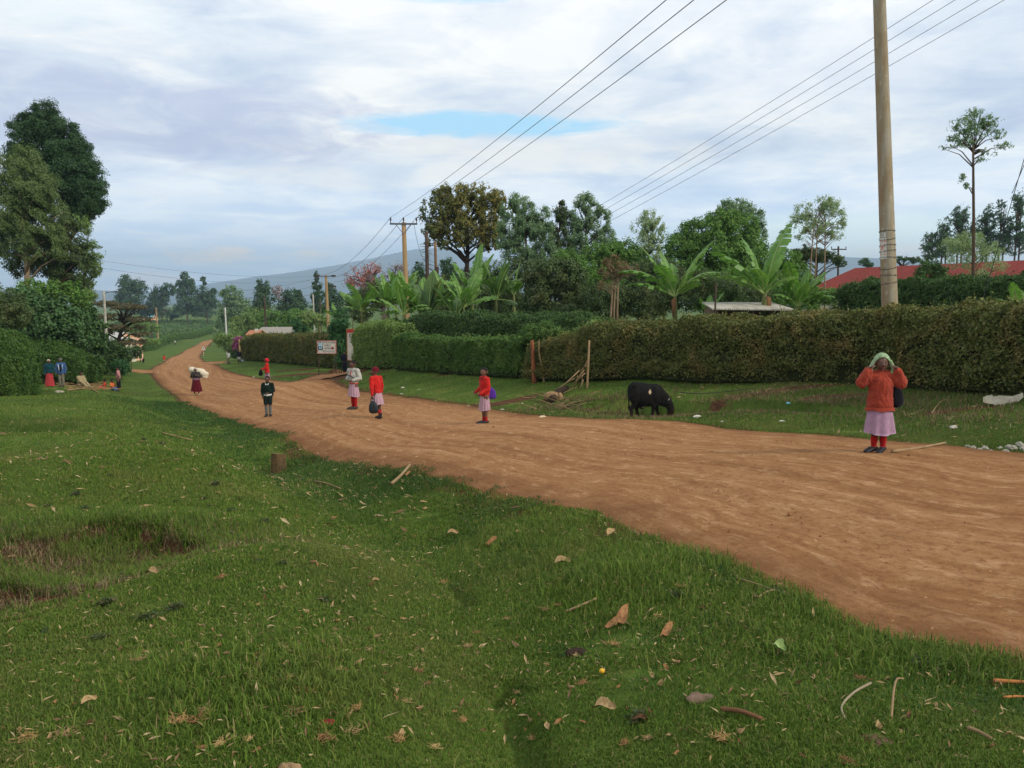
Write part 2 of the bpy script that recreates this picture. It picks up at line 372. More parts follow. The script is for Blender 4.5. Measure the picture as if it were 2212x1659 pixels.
def soil_mask(x, y):
    x = np.asarray(x, float).ravel(); y = np.asarray(y, float).ravel(); m_ = np.zeros(x.shape)
    for pl, h, wd in SCARPS:
        pl = np.array(pl); lo, hi = pl[:, 0].min()-.3, pl[:, 0].max()+.3
        k = np.where((x > lo) & (x < hi) & (y > pl[:, 1].min()-1.5) & (y < pl[:, 1].max()+1.5))[0]
        if len(k) == 0: continue
        o = np.argsort(pl[:, 0]); s_ = y[k]-np.interp(x[k], pl[o, 0], pl[o, 1])+.16*(fbm(x[k]*2.3, y[k]*2.3)-.5)*2
        m_[k] = np.maximum(m_[k], sstep(.14, .02, s_)*sstep(-.40, -.08, s_)*sstep(.36, .5, fbm(x[k]*3.1+4, y[k]*3.1))*(.55 if wd > 2.1 else 1))
    k = np.where((y < 7.5) & (y > 1.5) & (np.abs(x) < 3))[0]
    if len(k): m_[k] = np.maximum(m_[k], .62*sstep(.075, .01, dist_poly(x[k], y[k], DITCH)+.16*(fbm(x[k]*5, y[k]*5)-.42))*sstep(.36, .5, fbm(x[k]*1.1, y[k]*1.1+4)))
    # bare patches
    for (u, v, Y, a, b) in [(30,955,14.8,1.0,.5),(40,1310,4.75,.35,.12),(1090,855,26.5,1.6,.6),(160,830,51,5.0,1.2),(1240,905,21.5,.8,.3),(1670,840,21.8,2.2,.5),(1800,850,20,1.2,.5),(250,950,15,1.0,.5),(640,790,62,2,1.2),(980,802,36,1.2,.4),(830,806,42,1.2,.4),(2050,905,16,1.0,.3),(700,808,57,4.5,2.2)]:
        p = P(u, v, Y); d = np.sqrt(((x-p[0])/a)**2+((y-Y)/b)**2)+1.1*(fbm(x*1.9/max(a,.5)+9, y*1.9/max(b,.5))-.5)
        m_ = np.maximum(m_, sstep(1.0, .55, d)*.9)
    return m_
# side tracks of bare earth joining the road: (centre line, half widths)
TRACKS = [([P(440,781,104),P(470,789,92),P(505,791,91),P(545,787,94)], [3,1.6,1.4,1.6]), ([P(352,803,74),P(315,803,76),P(270,799,79),P(215,796,82)], [2.2,1.3,1.1,1.0]),
          ([P(690,838,44),P(735,827,50),P(765,820,55),P(790,816,60)], [2.6,2.4,2.2,2.0])]
# ---- the ground sheet
ys = np.concatenate([np.arange(-4.5, 15, .045), 15*1.0075**np.arange(0, 300)]); ys = np.concatenate([ys, ys[-1]*1.03**np.arange(1, 165)]); ys = ys[ys < 12000]
ss = np.linspace(-1.35, 1.35, 520)
Yg, Sg = np.meshgrid(ys, ss, indexing='ij'); Xg = Sg*(np.maximum(Yg, -4.5)+6)
Zg = gz(Xg, Yg)
rin = np.full(Xg.shape, -1e3)
k = (Yg < 420) & (Xg > -170) & (Xg < 30)
rin[k] = road_in(Xg[k], Yg[k])
Zg = Zg - np.where(rin > 0, .07*sstep(.0, .5, rin), 0)
soil = soil_mask(Xg.ravel(), Yg.ravel())
soil = np.maximum(soil, (sstep(-.55, .05, rin.ravel() + .5*(fbm(Xg.ravel()*1.7, Yg.ravel()*1.7)-.55))))
for pts, hw in TRACKS:
    A = catmull(np.array(pts)[:, :2], 40)
    kk = np.where((np.abs(Xg.ravel()-A[:, 0].mean()) < 30) & (np.abs(Yg.ravel()-A[:, 1].mean()) < 30))[0]
    d = dist_poly(Xg.ravel()[kk], Yg.ravel()[kk], A)+.8*(fbm(Xg.ravel()[kk]*.8, Yg.ravel()[kk]*.8)-.5)
    soil[kk] = np.maximum(soil[kk], sstep(np.mean(hw)+.7, np.mean(hw)-.2, d))
    Zg.ravel()[kk] -= .06*sstep(np.mean(hw)+.1, np.mean(hw)-.5, d)
nr, nc = Xg.shape
idx = np.arange(nr*nc).reshape(nr, nc)
Q = np.stack([idx[:-1, :-1], idx[:-1, 1:], idx[1:, 1:], idx[1:, :-1]], -1).reshape(-1, 4)
gm = bpy.data.materials.new('turf_and_soil'); gm.use_nodes = True; t = NT(gm.node_tree); b = t.n['Principled BSDF']
pos = t.new('ShaderNodeNewGeometry').outputs['Position']
at = t.new('ShaderNodeAttribute', attribute_name='soil').outputs['Fac']
n1 = t.noise(pos, .9, 8, .62); n2 = t.noise(pos, 7, 8, .7); n3 = t.noise(pos, 34, 5, .7)
gr = t.ramp(n1, [(.30, S(58,84,32)), (.48, S(76,102,40)), (.60, S(96,112,50)), (.74, S(120,114,62))])
n0 = t.noise(pos, .16, 4, .6); gr = t.mix(t.mapr(n0, .44, .60, .0, .55), gr, S(60,80,32)); gr = t.mix(t.mapr(n2, .42, .66, 0, .5), gr, S(52,70,27))
gr = t.mix(t.mapr(n3, .52, .70, 0, .55), gr, S(128,118,66))
so = t.ramp(n2, [(.30, S(56,38,27)), (.5, S(86,60,42)), (.7, S(118,86,60))])
fac = t.mapr(t.m('ADD', at, t.m('MULTIPLY', t.m('SUBTRACT', n2, .5), .7)), .38, .62)
t.l.new(t.mix(fac, gr, so), b.inputs['Base Color']); b.inputs['Roughness'].default_value = .95; b.inputs['Specular IOR Level'].default_value = .05
bp = t.new('ShaderNodeBump'); bp.inputs['Strength'].default_value = .9; bp.inputs['Distance'].default_value = .05
t.l.new(t.m('ADD', t.m('MULTIPLY', n3, .5), n2), bp.inputs['Height']); t.l.new(bp.outputs[0], b.inputs['Normal'])
GROUND = link('ground', mesh('ground', np.stack([Xg, Yg, Zg], -1).reshape(-1, 3), Q, gm, True, attrs={'soil': soil}))
tag(GROUND, 'green turf bank with bare red soil patches beside the dirt road', 'ground', kind='structure')

# ---- the dirt road
def strip(name, L, R, nc_, matl, label, crown=.05, edge=.05, ragged=.11):
    n_ = len(L); s_ = np.linspace(-.035, 1.035, nc_)
    wd = np.linalg.norm(R-L, axis=1)[:, None]
    al = np.concatenate([[0], np.cumsum(np.linalg.norm(np.diff((L+R)/2, axis=0), axis=1))])
    jl = ragged*(fbm(al*.9, al*0+3.3)-.5)*2+ragged*.8*(fbm(al*3.7, al*0+8.1)-.5); jr = ragged*(fbm(al*.9, al*0+23.3)-.5)*2+ragged*.8*(fbm(al*3.9, al*0+1.1)-.5)
    d = (R-L)/wd
    L = L+d*jl[:, None]; R = R+d*jr[:, None]
    XY = L[:, None]*(1-s_)[None, :, None]+R[:, None]*s_[None, :, None]
    Z = gz(XY[..., 0], XY[..., 1], False)
    c = np.clip(np.minimum(s_, 1-s_)[None]*np.linalg.norm(R-L, axis=1)[:, None], -1, 9)
    Z = Z + .012 + crown*(1-(2*s_-1)**2)[None] - edge*sstep(.12, -.15, c)
    rut = sum(-.025*np.exp(-((s_[None]-p-.03*(vn(al[:, None]*.05, al[:, None]*0+p*40)-.5))/.03)**2) for p in (.22, .42, .60, .80))
    Z += rut + .05*(fbm(al[:, None]*.35+0*XY[..., 0], s_[None]*14+0*XY[..., 0])-.5)
    i = np.arange(n_*nc_).reshape(n_, nc_)
    q = np.stack([i[:-1, :-1], i[:-1, 1:], i[1:, 1:], i[1:, :-1]], -1).reshape(-1, 4)
    me = mesh(name, np.concatenate([XY, Z[..., None]], -1).reshape(-1, 3), q, matl, True,
              attrs={'across': (s_[None]*wd).ravel(), 'along': np.repeat(al, nc_), 'rel': np.tile(s_, n_)})
    return tag(link(name, me), label, 'road' if name == 'road' else 'path', kind='structure')
rm = bpy.data.materials.new('red_dirt'); rm.use_nodes = True; t = NT(rm.node_tree); b = t.n['Principled BSDF']
A_ = lambda n_: t.new('ShaderNodeAttribute', attribute_name=n_).outputs['Fac']
cb = t.new('ShaderNodeCombineXYZ'); t.l.new(A_('across'), cb.inputs[0]); t.l.new(t.m('MULTIPLY', A_('along'), .07), cb.inputs[1])
pos = t.new('ShaderNodeNewGeometry').outputs['Position']
s1 = t.noise(t.vmul(cb.outputs[0], (1, .45, 1)), 2.1, 8, .68, 0); s2 = t.noise(t.vmul(cb.outputs[0], (1, 1.2, 1)), 9, 7, .70, 0); n1 = t.noise(pos, 1.1, 7, .65); n2 = t.noise(pos, 14, 6, .72); n3 = t.noise(pos, 75, 3, .7)
c = t.ramp(s1, [(.30, S(122,85,54)), (.45, S(148,107,69)), (.58, S(164,122,83)), (.72, S(178,138,100))])
c = t.mix(t.mapr(s2, .50, .68, 0, .38), c, S(128,83,52))
c = t.mix(t.mapr(n1, .52, .72, 0, .45), c, S(136,92,60))
c = t.mix(t.mapr(n2, .50, .64, 0, .70), c, S(121,79,50))
c = t.mix(t.mapr(n3, .62, .72, 0, .6), c, S(193,154,119))
n4 = t.noise(t.vmul(cb.outputs[0], (2.2, 13, 1)), 2.2, 9, .76, 0); n5 = t.noise(t.vmul(cb.outputs[0], (1.1, 9, 1)), 15, 6, .78)
c = t.mix(t.mapr(n4, .53, .66, 0, .8), c, S(193,154,115)); c = t.mix(t.mapr(n4, .46, .34, 0, .7), c, S(115,77,50)); c = t.mix(t.mapr(n5, .55, .70, 0, .55), c, S(109,73,48)); c = t.mix(t.mapr(n5, .42, .30, 0, .45), c, S(195,158,123))
rel = A_('rel'); edgef = t.m('MULTIPLY', t.m('ABSOLUTE', t.m('SUBTRACT', rel, .5)), 2.0)
c = t.mix(t.mapr(t.m('ADD', edgef, t.m('MULTIPLY', t.m('SUBTRACT', n1, .5), .45)), .78, 1.0, 0, .8), c, S(110,73,48))
t.l.new(c, b.inputs['Base Color']); b.inputs['Roughness'].default_value = .95; b.inputs['Specular IOR Level'].default_value = .04
bp = t.new('ShaderNodeBump'); bp.inputs['Strength'].default_value = .8; bp.inputs['Distance'].default_value = .035
t.l.new(t.m('ADD', t.m('ADD', n2, t.m('MULTIPLY', n3, .35)), t.m('ADD', t.m('MULTIPLY', s2, 1.0), t.m('MULTIPLY', n5, .8))), bp.inputs['Height']); t.l.new(bp.outputs[0], b.inputs['Normal'])
strip('road', ROADL, ROADR, 90, rm, 'wide orange brown dirt road running downhill between grass verges')
for (pts, hw), lb in zip(TRACKS, ('red earth side track leaving the road towards the purple bougainvillea', 'narrow red earth track leaving the road past the children', 'red earth driveway leading from the road to the school gate')):
    A = catmull(np.array(pts)[:, :2], 60); d = np.gradient(A, axis=0); d /= np.linalg.norm(d, axis=1)[:, None]
    nrm = np.stack([d[:, 1], -d[:, 0]], 1); h = np.interp(np.linspace(0, 1, 60), np.linspace(0, 1, len(hw)), hw)[:, None]
    strip('path', A-nrm*h, A+nrm*h, 24, rm, lb, crown=.01, ragged=.35)
# ---- distant land
def ridge(name, prof, Y, depth, matl, label, rough_=.05):
    prof = np.array(prof, float); u = np.linspace(prof[0, 0], prof[-1, 0], 260); v = np.interp(u, prof[:, 0], prof[:, 1])
    top = np.array([P(a, b_, Y) for a, b_ in zip(u, v)]); n_ = 40; V = []
    for j in range(n_):
        f = j/(n_-1); hh = (1-f)**1.35
        q = top.copy(); s_ = 1-f*depth/Y
        q[:, 0] *= s_; q[:, 1] *= s_
        nz = fbm(q[:, 0]/(Y*.03), q[:, 1]/(Y*.03), 5)-.5
        base = -.011*Y
        q[:, 2] = base+(top[:, 2]-base)*hh*(1+.35*nz*min(1, f*4)) + nz*Y*rough_*.03
        V.append(q)
    back = top.copy(); back[:, 1] += depth; back[:, 2] = -.011*Y
    V.insert(0, back); V = np.array(V); a, b_ = V.shape[:2]
    i = np.arange(a*b_).reshape(a, b_); q = np.stack([i[:-1, :-1], i[1:, :-1], i[1:, 1:], i[:-1, 1:]], -1).reshape(-1, 4)
    return tag(link(name, mesh(name, V.reshape(-1, 3), q, matl, True)), label, 'mountain', kind='structure')
mm = mat('haze_tinted_forest', S(38,58,62), .95, S(46,66,62), .004)  # forest colour with the blue of the haze mixed into it
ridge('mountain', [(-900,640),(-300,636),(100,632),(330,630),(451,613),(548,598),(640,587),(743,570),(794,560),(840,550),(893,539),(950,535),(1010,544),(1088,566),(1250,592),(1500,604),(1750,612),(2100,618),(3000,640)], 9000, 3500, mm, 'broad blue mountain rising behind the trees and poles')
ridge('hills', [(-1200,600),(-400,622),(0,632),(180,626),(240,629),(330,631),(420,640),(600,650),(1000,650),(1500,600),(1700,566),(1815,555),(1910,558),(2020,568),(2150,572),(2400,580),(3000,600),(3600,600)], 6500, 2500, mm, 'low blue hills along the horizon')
# ------------------------------------------------------------------ foliage
def unit(v): return v/(np.linalg.norm(v, axis=-1, keepdims=True)+1e-9)
def leaves(pos, nrm, L, W, rng, axis=None, droop=0.0):
    """diamond leaves: (V, quads); nrm is the preferred normal"""
    n_ = len(pos)
    if axis is None: axis = rng.normal(size=(n_, 3))
    axis = axis + np.array([0, 0, -droop])
    a = unit(axis-nrm*(axis*nrm).sum(-1, keepdims=True)); b_ = np.cross(nrm, a)
    L = np.broadcast_to(np.asarray(L, float), (n_,))[:, None]*rng.uniform(.7, 1.3, (n_, 1)); W = L*W
    c = nrm*L*.12
    V = np.stack([pos-a*L*.5, pos+b_*W*.5+c*0-a*L*.08, pos+a*L*.5-c, pos-b_*W*.5-a*L*.08], 1).reshape(-1, 3)
    return V, np.arange(n_*4).reshape(n_, 4)
BARK = mat('bark', S(96,78,62), .9, S(62,50,40), 6, .6, 30, .1, stretch=(1, 1, .25))
BARK_PALE = mat('pale_bark', S(150,130,104), .85, S(104,84,64), 5, .4, 30, .1, stretch=(1, 1, .25))
BARK_DARK = mat('dark_bark', S(58,46,38), .9, S(40,32,27), 6, .5, 30, .1)
G_ = S
LM = {
 'dark':   leafmat('dark_cypress_leaves', [S(39,63,35), S(51,79,42), S(63,93,49), S(44,70,39)], .2),
 'euc':    leafmat('grey_green_leaves', [S(90,116,77), S(111,137,93), S(130,153,111), S(77,102,67)], .28),
 'olive':  leafmat('olive_leaves', [S(86,111,56), S(109,135,67), S(130,151,84), S(74,97,51)], .28, .5, .25, S(137,148,77)),
 'mango':  leafmat('golden_green_leaves', [S(70,84,38), S(128,116,54), S(146,130,62), S(80,96,44), S(112,106,50)], .25, .8, .22, S(78,92,42)),
 'green':  leafmat('fresh_green_leaves', [S(70,104,42), S(88,125,49), S(107,139,58), S(60,90,37)], .28),
 'bush':   leafmat('dark_bush_leaves', [S(56,74,39), S(70,90,46), S(86,102,53), S(49,65,35)], .22, .6, .35, S(97,93,53)),
 'broad':  leafmat('broad_dark_leaves', [S(51,77,39), S(65,95,46), S(77,109,58), S(46,70,37)], .22),
 'brown':  leafmat('brown_seed_heads', [S(97,81,49), S(114,93,58), S(86,77,44)], .15),
 'hedge':  leafmat('olive_hedge_leaves', [S(77,88,42), S(93,102,49), S(114,118,60), S(63,77,37), S(121,107,63)], .2, .8, 1.3, S(130,111,65)),
 'hedgeg': leafmat('bright_hedge_leaves', [S(62,90,40), S(76,108,46), S(94,124,56), S(52,76,34)], .25, .5, 1.1, S(121,137,65)),
 'hedged': leafmat('dark_hedge_leaves', [S(53,77,39), S(67,93,44), S(79,107,51), S(49,67,35)], .2),
 'hedgel': leafmat('mossy_hedge_leaves', [S(57,86,34), S(64,94,38), S(83,112,46), S(46,70,30)], .22, .5, .5, S(92,116,48)),
 'coral':  leafmat('coral_flowers', [S(196,96,84), S(208,112,98), S(176,82,76), S(216,130,114)], .3),
 'twig':   leafmat('grey_twigs', [S(125,107,102), S(146,123,116), S(107,93,88)], .05),
 'magenta':leafmat('magenta_bracts', [S(140,66,112), S(158,84,128), S(112,54,88)], .3),
 'banana': None,
 'eucg':   leafmat('yellow_green_leaves', [S(79,96,52), S(96,115,62), S(112,129,74), S(69,86,46)], .28),
 'far':    leafmat('far_dark_leaves', [S(51,77,49), S(63,90,56), S(74,102,63), S(56,81,53)], .2),
 'flat':   leafmat('brown_green_needles', [S(81,77,51), S(97,90,58), S(72,70,46), S(109,97,65)], .15),
 'wisp':   leafmat('feathery_leaves', [S(121,142,95), S(142,160,111), S(160,174,130), S(107,128,86)], .3),
 'lush':   leafmat('lush_creeper_leaves', [S(39,77,39), S(51,93,46), S(63,107,56)], .2),
}
def tree(name, label, Y, blobs, lm, cat='tree', trunk=None, base=None, leaf=4.6, ratio=.5, dens=5.0, clump=.30, seed=1, bark=None, group=None, flat=1.0, droop=.3, tr=.12, gaps=0, limbs=True, outer=.55, depth=.9, leafmin=.05, stems=None):
    """blobs: ellipses (u, v, ru, rv) seen at distance Y, made into solid ellipsoids of leaf clumps"""
    rng = np.random.default_rng(seed*101+int(Y*7)+int(blobs[0][0]))
    if 40 < Y < 82 and cat == 'tree': blobs = [(q[0], q[1], q[2]*1.13, q[3]*1.08)+tuple(q[4:]) for q in blobs]; dens *= 1.25
    L = max(px(leaf, Y), leafmin); E = []
    for q in blobs:
        u, v, ru, rv = q[:4]; dY = q[4] if len(q) > 4 else 0
        c = np.array(P(u, v, Y+dY)); E.append((c, px(ru, Y), px(ru*depth, Y), px(rv, Y)))
    um = np.mean([e[0][0] for e in E]); lowest = min(E, key=lambda e: e[0][2]-e[3])
    if base is None: bx, by = um, Y
    else: bx, by = P(base, HV, Y)[0], Y
    bz = zg(bx, by)
    root = empty(name, (bx, by, bz)); tag(root, label, cat, group); o = np.array([bx, by, bz])
    PV, PN, PA, CL = [], [], [], []
    for c, rx, ry, rz in E:
        vol = rx*rz; cr = clump*min(rx, rz)*1.0 + .10*max(rx, rz)
        k = max(7, int(6.5*vol/(cr*cr)))
        d = unit(rng.normal(size=(k, 3))); rr = rng.uniform(.12, 1.0, (k, 1))**.42
        cc = c + d*rr*np.maximum(np.array([rx-cr*.22, ry-cr*.22, rz-cr*.30]), .2*cr)
        CL.append(cc)
        n_ = int(dens*pi*rx*rz/(.5*L*L*ratio)); per = max(4, n_//k)
        cs = np.repeat(cc, per, 0); crs = cr*np.repeat(rng.uniform(.6, 1.25, (k, 1)), per, 0)
        dd = unit(rng.normal(size=(len(cs), 3))+np.array([0, 0, .25])); r3 = rng.uniform(0, 1, (len(cs), 1))**outer
        p = cs+dd*r3*crs*np.array([1, 1, flat])
        PV.append(p); PN.append(unit(dd*.9+unit(cs-c)*.5+np.array([0, 0, .35])+rng.normal(size=p.shape)*.55)); PA.append(rng.normal(size=p.shape))
    pv = np.concatenate(PV); keep = np.ones(len(pv), bool)
    if gaps: keep = fbm(pv[:, 0]/px(gaps, Y)+seed, pv[:, 2]/px(gaps, Y)+.37*pv[:, 1]/px(gaps, Y), 3) > .44
    V, Q = leaves(pv[keep]-o, np.concatenate(PN)[keep], L, ratio, rng, np.concatenate(PA)[keep], droop)
    link('crown', mesh('crown', V, Q, LM[lm]), root)
    # trunk and limbs
    mb = MB(); tw = px(trunk, Y) if trunk else max(.06, tr*px(max(b_[2] for b_ in blobs), Y)*.5)
    top = np.mean([e[0] for e in E], 0)-o
    cl = np.concatenate(CL)-o
    for sx in (stems or [0]):
        s0 = np.array([px(sx, Y), 0, 0]); hh = np.linspace(0, 1, 7)[:, None]
        tp = top + s0*.6
        path = s0*(1-hh)+tp*hh; path[:, :2] += tw*.5*np.sin(np.linspace(0, 5, 7)+seed)[:, None]*hh
        path[0, 2] -= .3
        mb.tube(path, np.linspace(tw*.62, tw*.25, 7), 9)
        if limbs:
            for j in rng.choice(len(cl), min(len(cl), 22), replace=False):
                e_ = cl[j]; f = np.clip(e_[2]/max(tp[2], .1)-rng.uniform(.15, .4)*min(1, np.hypot(e_[0], e_[1])/max(tp[2], .1)*2.2), .2, .97); a = s0*(1-f)+tp*f
                if e_[2] < a[2]-px(30, Y): continue
                mid = (a+e_)/2+np.array([0, 0, .12*np.linalg.norm(e_-a)])
                mb.tube([a, mid, e_], [tw*.2, tw*.13, tw*.05], 5)
    link('trunk', mb.mesh('trunk', bark or BARK, True), root)
    return root
def hedge(name, label, pts, th, lm, leaf=.05, dens=4.0, p=.45, lump=.12, group=None, seed=1, ratio=.62, core=.84, cat='hedge'):
    """pts: (x, y, height) along the middle of the hedge"""
    rng = np.random.default_rng(seed); pts = np.array(pts, float)
    x0, y0 = pts[len(pts)//2, :2]; o = np.array([x0, y0, zg(x0, y0)])
    root = empty(name, o); tag(root, label, cat, group)
    C = catmull(pts, 200); d = np.gradient(C[:, :2], axis=0); d = unit(d); nr_ = np.stack([d[:, 1], -d[:, 0]], 1)
    zb = gz(C[:, 0], C[:, 1]); al = np.concatenate([[0], np.cumsum(np.linalg.norm(np.diff(C[:, :2], axis=0), axis=1))])
    hm = C[:, 2].mean()
    ph = np.linspace(0, pi, 60); sg = lambda f: np.sign(f)*np.abs(f)**p
    prof = np.stack([sg(np.cos(ph))*th/2, sg(np.sin(ph))*hm], 1); pl_ = np.concatenate([[0], np.cumsum(np.linalg.norm(np.diff(prof, axis=0), axis=1))])
    def surf(s_, q, k=1.0, lumpy=True):
        i = np.interp(s_, al, np.arange(200)); f = np.interp(q, pl_, ph)
        cx_ = np.interp(s_, al, C[:, 0]); cy_ = np.interp(s_, al, C[:, 1]); h = np.interp(s_, al, C[:, 2]); z = np.interp(s_, al, zb)
        nx = np.interp(s_, al, nr_[:, 0]); ny = np.interp(s_, al, nr_[:, 1])
        off = sg(np.cos(f))*th/2*k; hh = sg(np.sin(f))*h*(1-(1-k)*.6)
        N = unit(np.stack([nx*np.cos(f), ny*np.cos(f), np.sin(f)*.9+.1], 1))
        pnt = np.stack([cx_+nx*off, cy_+ny*off, z+hh-.02], 1)
        if lumpy:
            l_ = lump*(fbm(s_*1.1+seed, q*1.1+3, 4)-.5)*2+lump*.5*(fbm(s_*4+seed, q*4, 3)-.5)*2
            pnt = pnt+N*l_[:, None]
        return pnt, N
    area = al[-1]*pl_[-1]; n_ = int(dens*area/(.5*leaf*leaf*ratio))
    s_ = rng.uniform(0, al[-1], n_); q = rng.uniform(0, pl_[-1], n_)
    pnt, N = surf(s_, q); pnt = pnt - N*(rng.uniform(0, 1, (n_, 1))**1.6)*lump*1.2
    st_ = (rng.random(n_) < .05) & (fbm(s_*2.3+seed, q*2.3, 2) > .5); pnt[st_] += N[st_]*rng.uniform(.02, .14, (st_.sum(), 1))*(1+lump*2)+np.array([0, 0, .05])*rng.random((st_.sum(), 1))
    # ends
    for e_, sgn in ((0, -1), (al[-1], 1)):
        m_ = int(dens*th*hm/(.5*leaf*leaf*ratio)); so = np.full(m_, e_); a, _n = surf(so, rng.uniform(0, pl_[-1], m_)); c0, _n = surf(so, np.full(m_, pl_[-1]/2), .0, False)
        c0[:, 2] = zb[0 if sgn < 0 else -1]+np.interp(so, al, C[:, 2])*.3
        f = rng.uniform(0, 1, (m_, 1))**.5; dd = d[0 if sgn < 0 else -1]*sgn
        e3 = a*f+c0*(1-f); nn = np.tile(np.array([dd[0], dd[1], .1]), (m_, 1)); e3 += nn*(lump*rng.uniform(-.6, 1, (m_, 1)))
        pnt = np.concatenate([pnt, e3]); N = np.concatenate([N, nn])
    gapm = fbm(pnt[:, 0]*2.2+pnt[:, 2]*1.7, pnt[:, 2]*2.6+pnt[:, 1]*1.3, 3) + rng.uniform(-.09, .09, len(pnt)) > .27
    pnt, N = pnt[gapm], N[gapm]
    nn = unit(N*.5+rng.normal(size=N.shape)*1.0+np.array([0, 0, .25]))
    V, Q = leaves(pnt-o, nn, leaf, ratio, rng)
    link('foliage', mesh('foliage', V, Q, LM[lm]), root)
    sgrid, qg = np.meshgrid(np.linspace(0, al[-1], 120), np.linspace(0, pl_[-1], 24), indexing='ij')
    cp, _n = surf(sgrid.ravel(), qg.ravel(), core)
    i = np.arange(120*24).reshape(120, 24); Qc = np.stack([i[:-1, :-1], i[1:, :-1], i[1:, 1:], i[:-1, 1:]], -1).reshape(-1, 4)
    mb = MB(); mb.add(cp-o, Qc)
    mb.add(cp[i[0]]-o, [list(range(24))]); mb.add(cp[i[-1]]-o, [list(range(24))[::-1]])
    link('stems', mb.mesh('stems', HCORE, True), root)
    return root
HCORE = mat('hedge_twigs', S(50,54,32), .95, S(36,42,24), 5, .8, 18, .05)
def line(pts):                                      # (u, v-of-foot, Y, height, push-back) -> (x, y, h)
    out = []
    for u, v, Y, h, off in pts:
        q = P(u, v, Y); out.append((q[0], q[1]+off, h))
    return out
# ---- hedges on the far verge
hedge('hedge', 'long olive brown clipped hedge along the verge behind the grazing black cow', line([(2480,862,14.6,1.90,.9),(2340,855,16,1.92,.9),(2212,845,17.5,1.84,.9),(2100,838,19,1.88,.9),(2000,835,20.5,1.86,.9),(1850,832,21.7,1.84,.9),(1700,830,22.8,1.83,.9),(1550,828,24.2,1.80,.9),(1400,826,25.8,1.78,.9),(1300,828,27,1.68,.9),(1235,826,28,1.45,.9),(1176,821,29.2,1.28,.8)]), 1.7, 'hedge', .066, 3.7, .42, .22, seed=3)
hedge('hedge', 'bright green neatly trimmed hedge between the brown post and the looser hedge', line([(1140,818,30.3,1.42,.6),(1100,815,31.5,1.42,.6),(1000,809,35,1.45,.6),(930,804,37.5,1.52,.6),(868,800,40,1.66,.6)]), 1.1, 'hedgeg', .074, 3.8, .38, .16, seed=4)
hedge('hedge', 'tall loose hedge half covering the tall white and red board', line([(872,800,41,2.15,.7),(830,799,42.5,2.3,.8),(805,799,44,2.35,.9),(784,797,45.5,2.4,1.0)]), 1.5, 'olive', .085, 4.2, .5, .22, seed=5)
hedge('hedge', 'overgrown dark hedge standing behind the bright green trimmed hedge', line([(1290,770,32,1.75,2.0),(1180,770,35,1.9,2.0),(1060,770,38.5,2.2,2.0),(940,770,42,2.45,2.0),(860,772,45.5,2.5,2.0)]), 2.0, 'hedged', .085, 3.6, .5, .3, seed=6)
hedge('hedge', 'brownish green hedge behind the school sign', line([(737,797,60,2.45,1.3),(690,794,64,2.45,1.3),(640,790,69,2.4,1.3),(580,785,76,2.4,1.3),(535,779,81,2.35,1.3)]), 2.2, 'hedge', .13, 3.6, .42, .2, seed=7)
hedge('hedge', 'dark green clipped hedge in front of the red roofed building', [(P(u, 637, Y)[0], Y, P(u, vt, Y)[2]-zg(P(u, 637, Y)[0], Y)) for u, vt, Y in [(2450,578,25),(2300,584,26.5),(2212,588,28),(2120,592,29.5),(2050,598,31),(1950,604,33),(1842,614,35)]], 2.2, 'hedged', .075, 4.0, .42, .28, seed=8)
tree('bush', 'bright green mounded bush growing over the brown gate post', 30.5, [(1150,720,30,22),(1180,716,34,22),(1195,730,26,18),(1120,735,24,16)], 'hedgeg', 'bush', leaf=4.2, dens=5, clump=.4, seed=4, limbs=False)
tree('bush', 'loose pale bush spilling over the end of the long hedge', 29, [(1240,735,40,26),(1285,712,40,22),(1220,760,30,26)], 'olive', 'bush', leaf=4.2, dens=4, clump=.4, seed=5, limbs=False)
tree('climber_bush', 'dark creeper covered gate pillar beside the man in navy', 58.5, [(736,702,25,34),(738,745,22,45),(745,780,20,28),(724,720,16,26)], 'lush', 'bush', leaf=5, dens=6, clump=.35, seed=6, limbs=False)
tree('bush', 'small dark bush on top of the hedge behind the school sign', 72, [(640,700,13,18),(648,712,16,14)], 'lush', 'bush', leaf=5, dens=6, clump=.35, seed=7, limbs=False)
# ---- hedges and shrubs on the near side
hedge('hedge', 'large rounded mossy hedge cut off by the picture edge', line([(-75,862,34.5,2.6,0),(-45,862,36,3.0,0),(-15,858,39,3.0,0),(0,850,44,2.7,0)]), 3.4, 'hedgel', .085, 5, .62, .34, seed=11)
hedge('hedge', 'rounded green hedge behind the woman in the red skirt', line([(98,834,56,2.2,0),(104,832,58,2.9,0),(112,826,63,2.9,0),(120,822,68,2.4,0)]), 4.6, 'hedgel', .11, 5, .62, .4, seed=12)
hedge('hedge', 'lower rounded hedge between the sitting person and the dark upright hedge', line([(165,828,60,1.5,0),(170,826,62,2.0,0),(180,822,67,1.8,0)]), 2.6, 'hedgel', .11, 5, .62, .3, seed=13)
tree('hedge_bush', 'small lighter hedge bush beyond the seated person in cream', 62, [(215,790,18,24),(205,800,20,18)], 'hedgel', 'hedge', leaf=4.2, dens=5, clump=.3, seed=10, limbs=False)
tree('hedge_bush', 'dark upright hedge beside the tall grey pole', 70, [(245,778,22,48),(228,770,18,42),(262,785,16,38),(272,768,14,22)], 'hedged', 'hedge', leaf=4.5, dens=6, clump=.3, seed=11, limbs=False)
tree('bush', 'low dark bush standing near the small blue board', 66, [(258,790,20,17),(266,798,18,14)], 'lush', 'bush', leaf=4.2, dens=5, clump=.3, seed=12, limbs=False)
tree('shrub', 'dark broad leaved shrub towering over the rounded hedges', 60, [(95,690,85,60),(150,720,55,55),(60,660,70,40),(30,700,60,50)], 'broad', 'shrub', leaf=6.5, ratio=.8, dens=5, clump=.2, seed=13)
